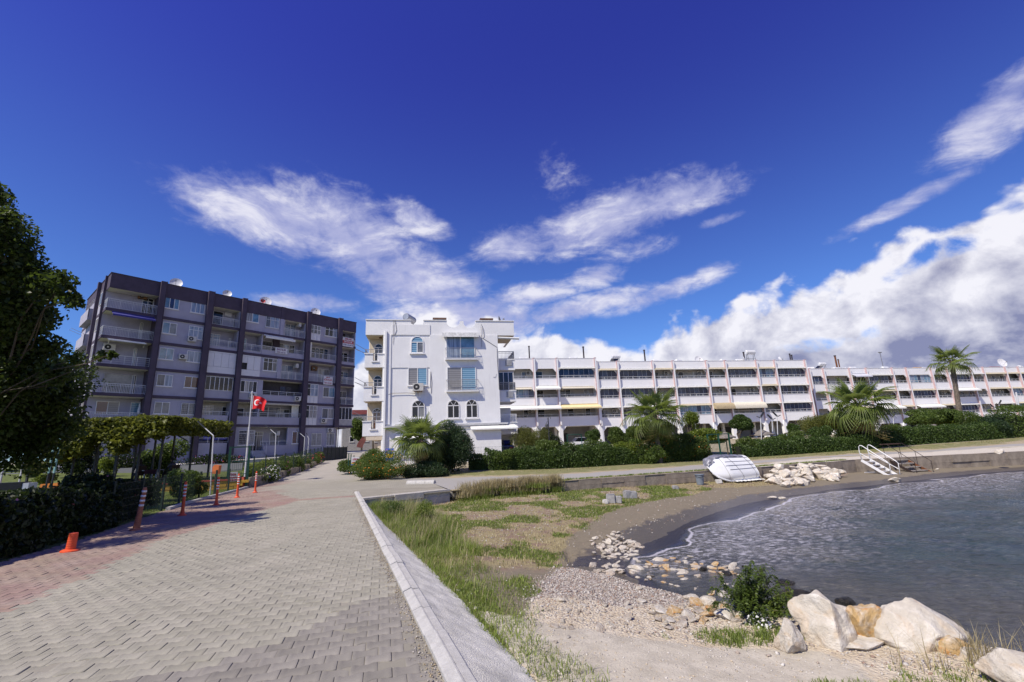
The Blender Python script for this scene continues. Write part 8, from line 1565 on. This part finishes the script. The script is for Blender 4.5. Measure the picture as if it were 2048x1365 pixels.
# --- garden furniture beyond the hedge
thatch = mat('thatch', (.26, .23, .20), .95, .25, 7, 1., 60); wood = mat('pole_wood', (.16, .11, .07), .9)
for px, py, y, r, lb in ((1450, 868, 41, .82, 'smallest thatched parasol, behind the green gate frame'), (1523, 863, 44, 1.05, 'thatched parasol beside the white columns below the round dark tree'), (1590, 860, 47, 1.0, 'thatched parasol half hidden by the acacia'), (1820, 853, 52, 1.45, 'left thatched parasol of the pair right of the broad palm'), (1855, 849, 54, 1.3, 'right thatched parasol of the pair right of the broad palm'), (1912, 848, 54, 1.45, 'thatched parasol below the tall palm')):
    p = D(px, py, y); zg = gz(p); h = p[2]-zg; t_ = thing('thatched_parasol', lb, 'parasol', (p[0], p[1], zg)); B = MB(); B.tube([(0, 0, 0), (0, 0, h)], .05, 8); B.build('pole', wood, t_)
    prof_ = [(r*1.0, -.10), (r*1.02, -.02), (r*.80, .09), (r*.5, .24), (r*.2, .40), (.05, .48), (0, .5)]; B = MB(); n = 22; vs = [(rr*(1+.03*math.sin(k*5.1+i))*cos(2*pi*k/n), rr*(1+.03*math.sin(k*5.1+i))*sin(2*pi*k/n), h-.30+zz+(.03*math.sin(k*7) if i < 2 else 0)) for i, (rr, zz) in enumerate(prof_) for k in range(n)]; B.add(vs, [(i*n+k, i*n+(k+1) % n, (i+1)*n+(k+1) % n, (i+1)*n+k) for i in range(6) for k in range(n)]+[tuple(range(n))]); B.build('thatch_roof', thatch, t_)
t_ = thing('green_gate_frame', 'dark green pipe gate frame in the hedge gap behind the boat', 'gate', tuple(gp(1443, 920, 38.2)), .3); 
for x in (-1.05, -.0, 1.05): MB().box(x-.05, x+.05, -.05, .05, -.1, 1.95).build('post', green_m, t_, fix=False)
MB().box(-1.1, 1.1, -.03, .03, 1.9, 1.97).build('top_bar', green_m, t_, fix=False); B = MB()
for k in range(16): B.box(-1.0+.13*k-.006, -1.0+.13*k+.006, -.01, .01, .1, 1.4) if not (6.6 < k < 8.4) else None
for z in (.1, 1.4): B.box(-1.0, -.06, -.015, .015, z-.02, z+.02)
B.build('gate_leaf', green_m, t_, fix=False)
t_ = thing('goal_frame', 'thin green goal like frame behind the hedge beside the round clipped tree', 'frame', tuple(gp(1152, 920, 38.5)), .1)
for x in (-.6, .6): MB().tube([(x, 0, -.1), (x, 0, 2.3)], .04, 6).build('post', green_m, t_)
MB().tube([(-.62, 0, 2.3), (.62, 0, 2.3)], .04, 6).build('crossbar', green_m, t_)
fence('promenade_fence', 'dark green mesh fence inside the hedge before the white annex', [(-4.5, 33.6), (-1.0, 34.2), (3.6, 35.3)], 1.5, 2.4, dgreen)
p = G(1102, 936); t_ = thing('street_lantern', 'black street lantern post in front of the hedge with a hanging lamp', 'street lamp', (p[0], p[1], 0.0)); B = MB(); B.lathe([(.10, 0), (.10, .3), (.055, .36), (.045, 1.2), (.04, 3.75), (.02, 3.85)], 12); B.build('post', steel, t_)
B = MB(); B.tube([(0, 0, 3.75), (.06, 0, 3.9), (.16, 0, 3.86), (.2, 0, 3.7)], .018, 6); B.tube([(0, 0, 3.45), (-.1, 0, 3.5), (-.16, 0, 3.4)], .015, 6); B.build('arm', steel, t_); B = MB(); B.lathe([(.02, .40), (.10, .30), (.12, .24), (.08, .0), (.05, -.03)], 10, (-.16, 0, 3.0)); B.build('lantern', mat('lantern_glass', (.12, .12, .12), .3), t_)
for px, pyb, pyt, y, hx, lb in ((1523, 895, 834, 43, 1, 'solar lamp post nearest the thatched parasol, panel tilted up right'), (1546, 895, 838, 44, -1, 'solar lamp post in the middle of the three by the acacia'), (1556, 895, 832, 45, -1, 'solar lamp post right one of the three by the acacia'), (1392, 890, 833, 46, -1, 'solar lamp head above the thin light green tree'), (1788, 870, 832, 52, 1, 'grey lamp post right of the broad palm'), (2000, 860, 808, 56, 1, 'solar lamp with a long dark panel right of the tall palm'), (1990, 860, 815, 58, -1, 'solar lamp facing left beside the long panelled one'), (1917, 850, 812, 57, 1, 'solar lamp head close beside the tall palm trunk')):
    b_ = gp(px, pyb, y); tp = D(px-2, pyt, y); h = tp[2]-b_[2]; t_ = thing('solar_lamp', lb, 'street lamp', tuple(b_)); B = MB(); B.tube([(0, 0, 0), (tp[0]-b_[0], 0, h)], .04, 8); B.build('pole', alu, t_); x = tp[0]-b_[0]; MB().beam((x-.05*hx, 0, h-.1), (x+.38*hx, 0, h+.42), .16, .04, up=(0, 1, 0)).build('panel', steel, t_, fix=False); MB().beam((x, 0, h-.1), (x-.35*hx, 0, h+.05), .10, .05).build('lamp_head', steel, t_, fix=False)
b_ = gp(2046, 860, 50); tp = D(2032, 785, 50); t_ = thing('white_mast', 'tall white mast at the right picture edge before the far terrace', 'mast', tuple(b_)); MB().tube([(0, 0, 0), (tp[0]-b_[0], 0, tp[2]-b_[2])], [.09, .07], 8).build('mast', alu, t_)
# --- cars under the terrace
def car(label, p, rz, m, s=1.):
    t_ = thing('parked_car', label, 'car', tuple(p), rz); L = 4.1
    prof_ = [(-2.05, .28), (2.05, .28), (2.08, .62), (1.95, .80), (1.15, .92), (-1.75, .95), (-2.0, .85), (-2.08, .5)]; B = MB(); B.prism(prof_, -.84, .84); b_ = B.build('body', m, t_); bm = bmesh.new(); bm.from_mesh(b_.data); bmesh.ops.bevel(bm, geom=bm.edges[:], offset=.07, segments=2, affect='EDGES'); bm.to_mesh(b_.data); bm.free()
    cab = [(-1.65, .92), (1.0, .90), (.35, 1.40), (-1.15, 1.43)]; B = MB(); B.prism(cab, -.70, .70); B.build('cabin', g_dark, t_); MB().box(-1.1, .32, -.66, .66, 1.40, 1.46).build('roof', m, t_, fix=False)
    for x in (-1.3, 1.3):
        for y in (-.80, .80): B = MB(); n = 16; B.add([(x+.31*cos(2*pi*k/n), yy, .31+.31*sin(2*pi*k/n)) for yy in (y-.09, y+.09) for k in range(n)], [tuple(range(n)), tuple(range(2*n-1, n-1, -1))]+[(k, (k+1) % n, n+(k+1) % n, n+k) for k in range(n)]); wh = B.build('wheel', ac_dark, t_); sg = -1 if y < 0 else 1; B = MB(); B.add([(x+.18*cos(2*pi*k/10), y+sg*.095, .31+.18*sin(2*pi*k/10)) for k in range(10)], [tuple(range(10))]); B.build('rim', alu, wh, fix=False)
    for y in (-.6, .6): MB().box(2.0, 2.09, y-.16, y+.16, .62, .74).build('headlight', whp, t_, fix=False); MB().box(-2.1, -2.02, y-.14, y+.14, .66, .8).build('tail_light', redp, t_, fix=False)
    return t_
car('dark blue car parked beside the white annex wall', gp(1014, 900, 46), 1.5, mat('car_blue', (.03, .035, .10), .25, .05, 1, spec=.8)); car('white car parked under the terrace behind the round clipped tree', gp(1172, 900, 58), .2, mat('car_white', (.75, .75, .74), .25, .03, 1, spec=.8)); car('grey car parked under the middle terrace columns', gp(1268, 895, 68), .2, mat('car_grey', (.2, .2, .22), .25, .05, 1, spec=.8)); car('dark car in the colonnade left of the white columns', gp(1420, 890, 70), .25, mat('car_black', (.02, .02, .025), .2, .05, 1, spec=.8))
gl_ = thing('lane_gate', 'dark metal gate and fence panel at the grey block corner beside the lane', 'gate', (-19.9, 48.0, 1.1), 1.15)
for i in range(7): MB().box(i*.55-.02, i*.55+.02, -.02, .02, 0, 1.5).build('post', dgreen, gl_, fix=False)
MB().box(0, 3.3, .0, .015, .1, 1.4).build('panel', mat('dark_sheet', (.03, .035, .04), .7), gl_, fix=False)
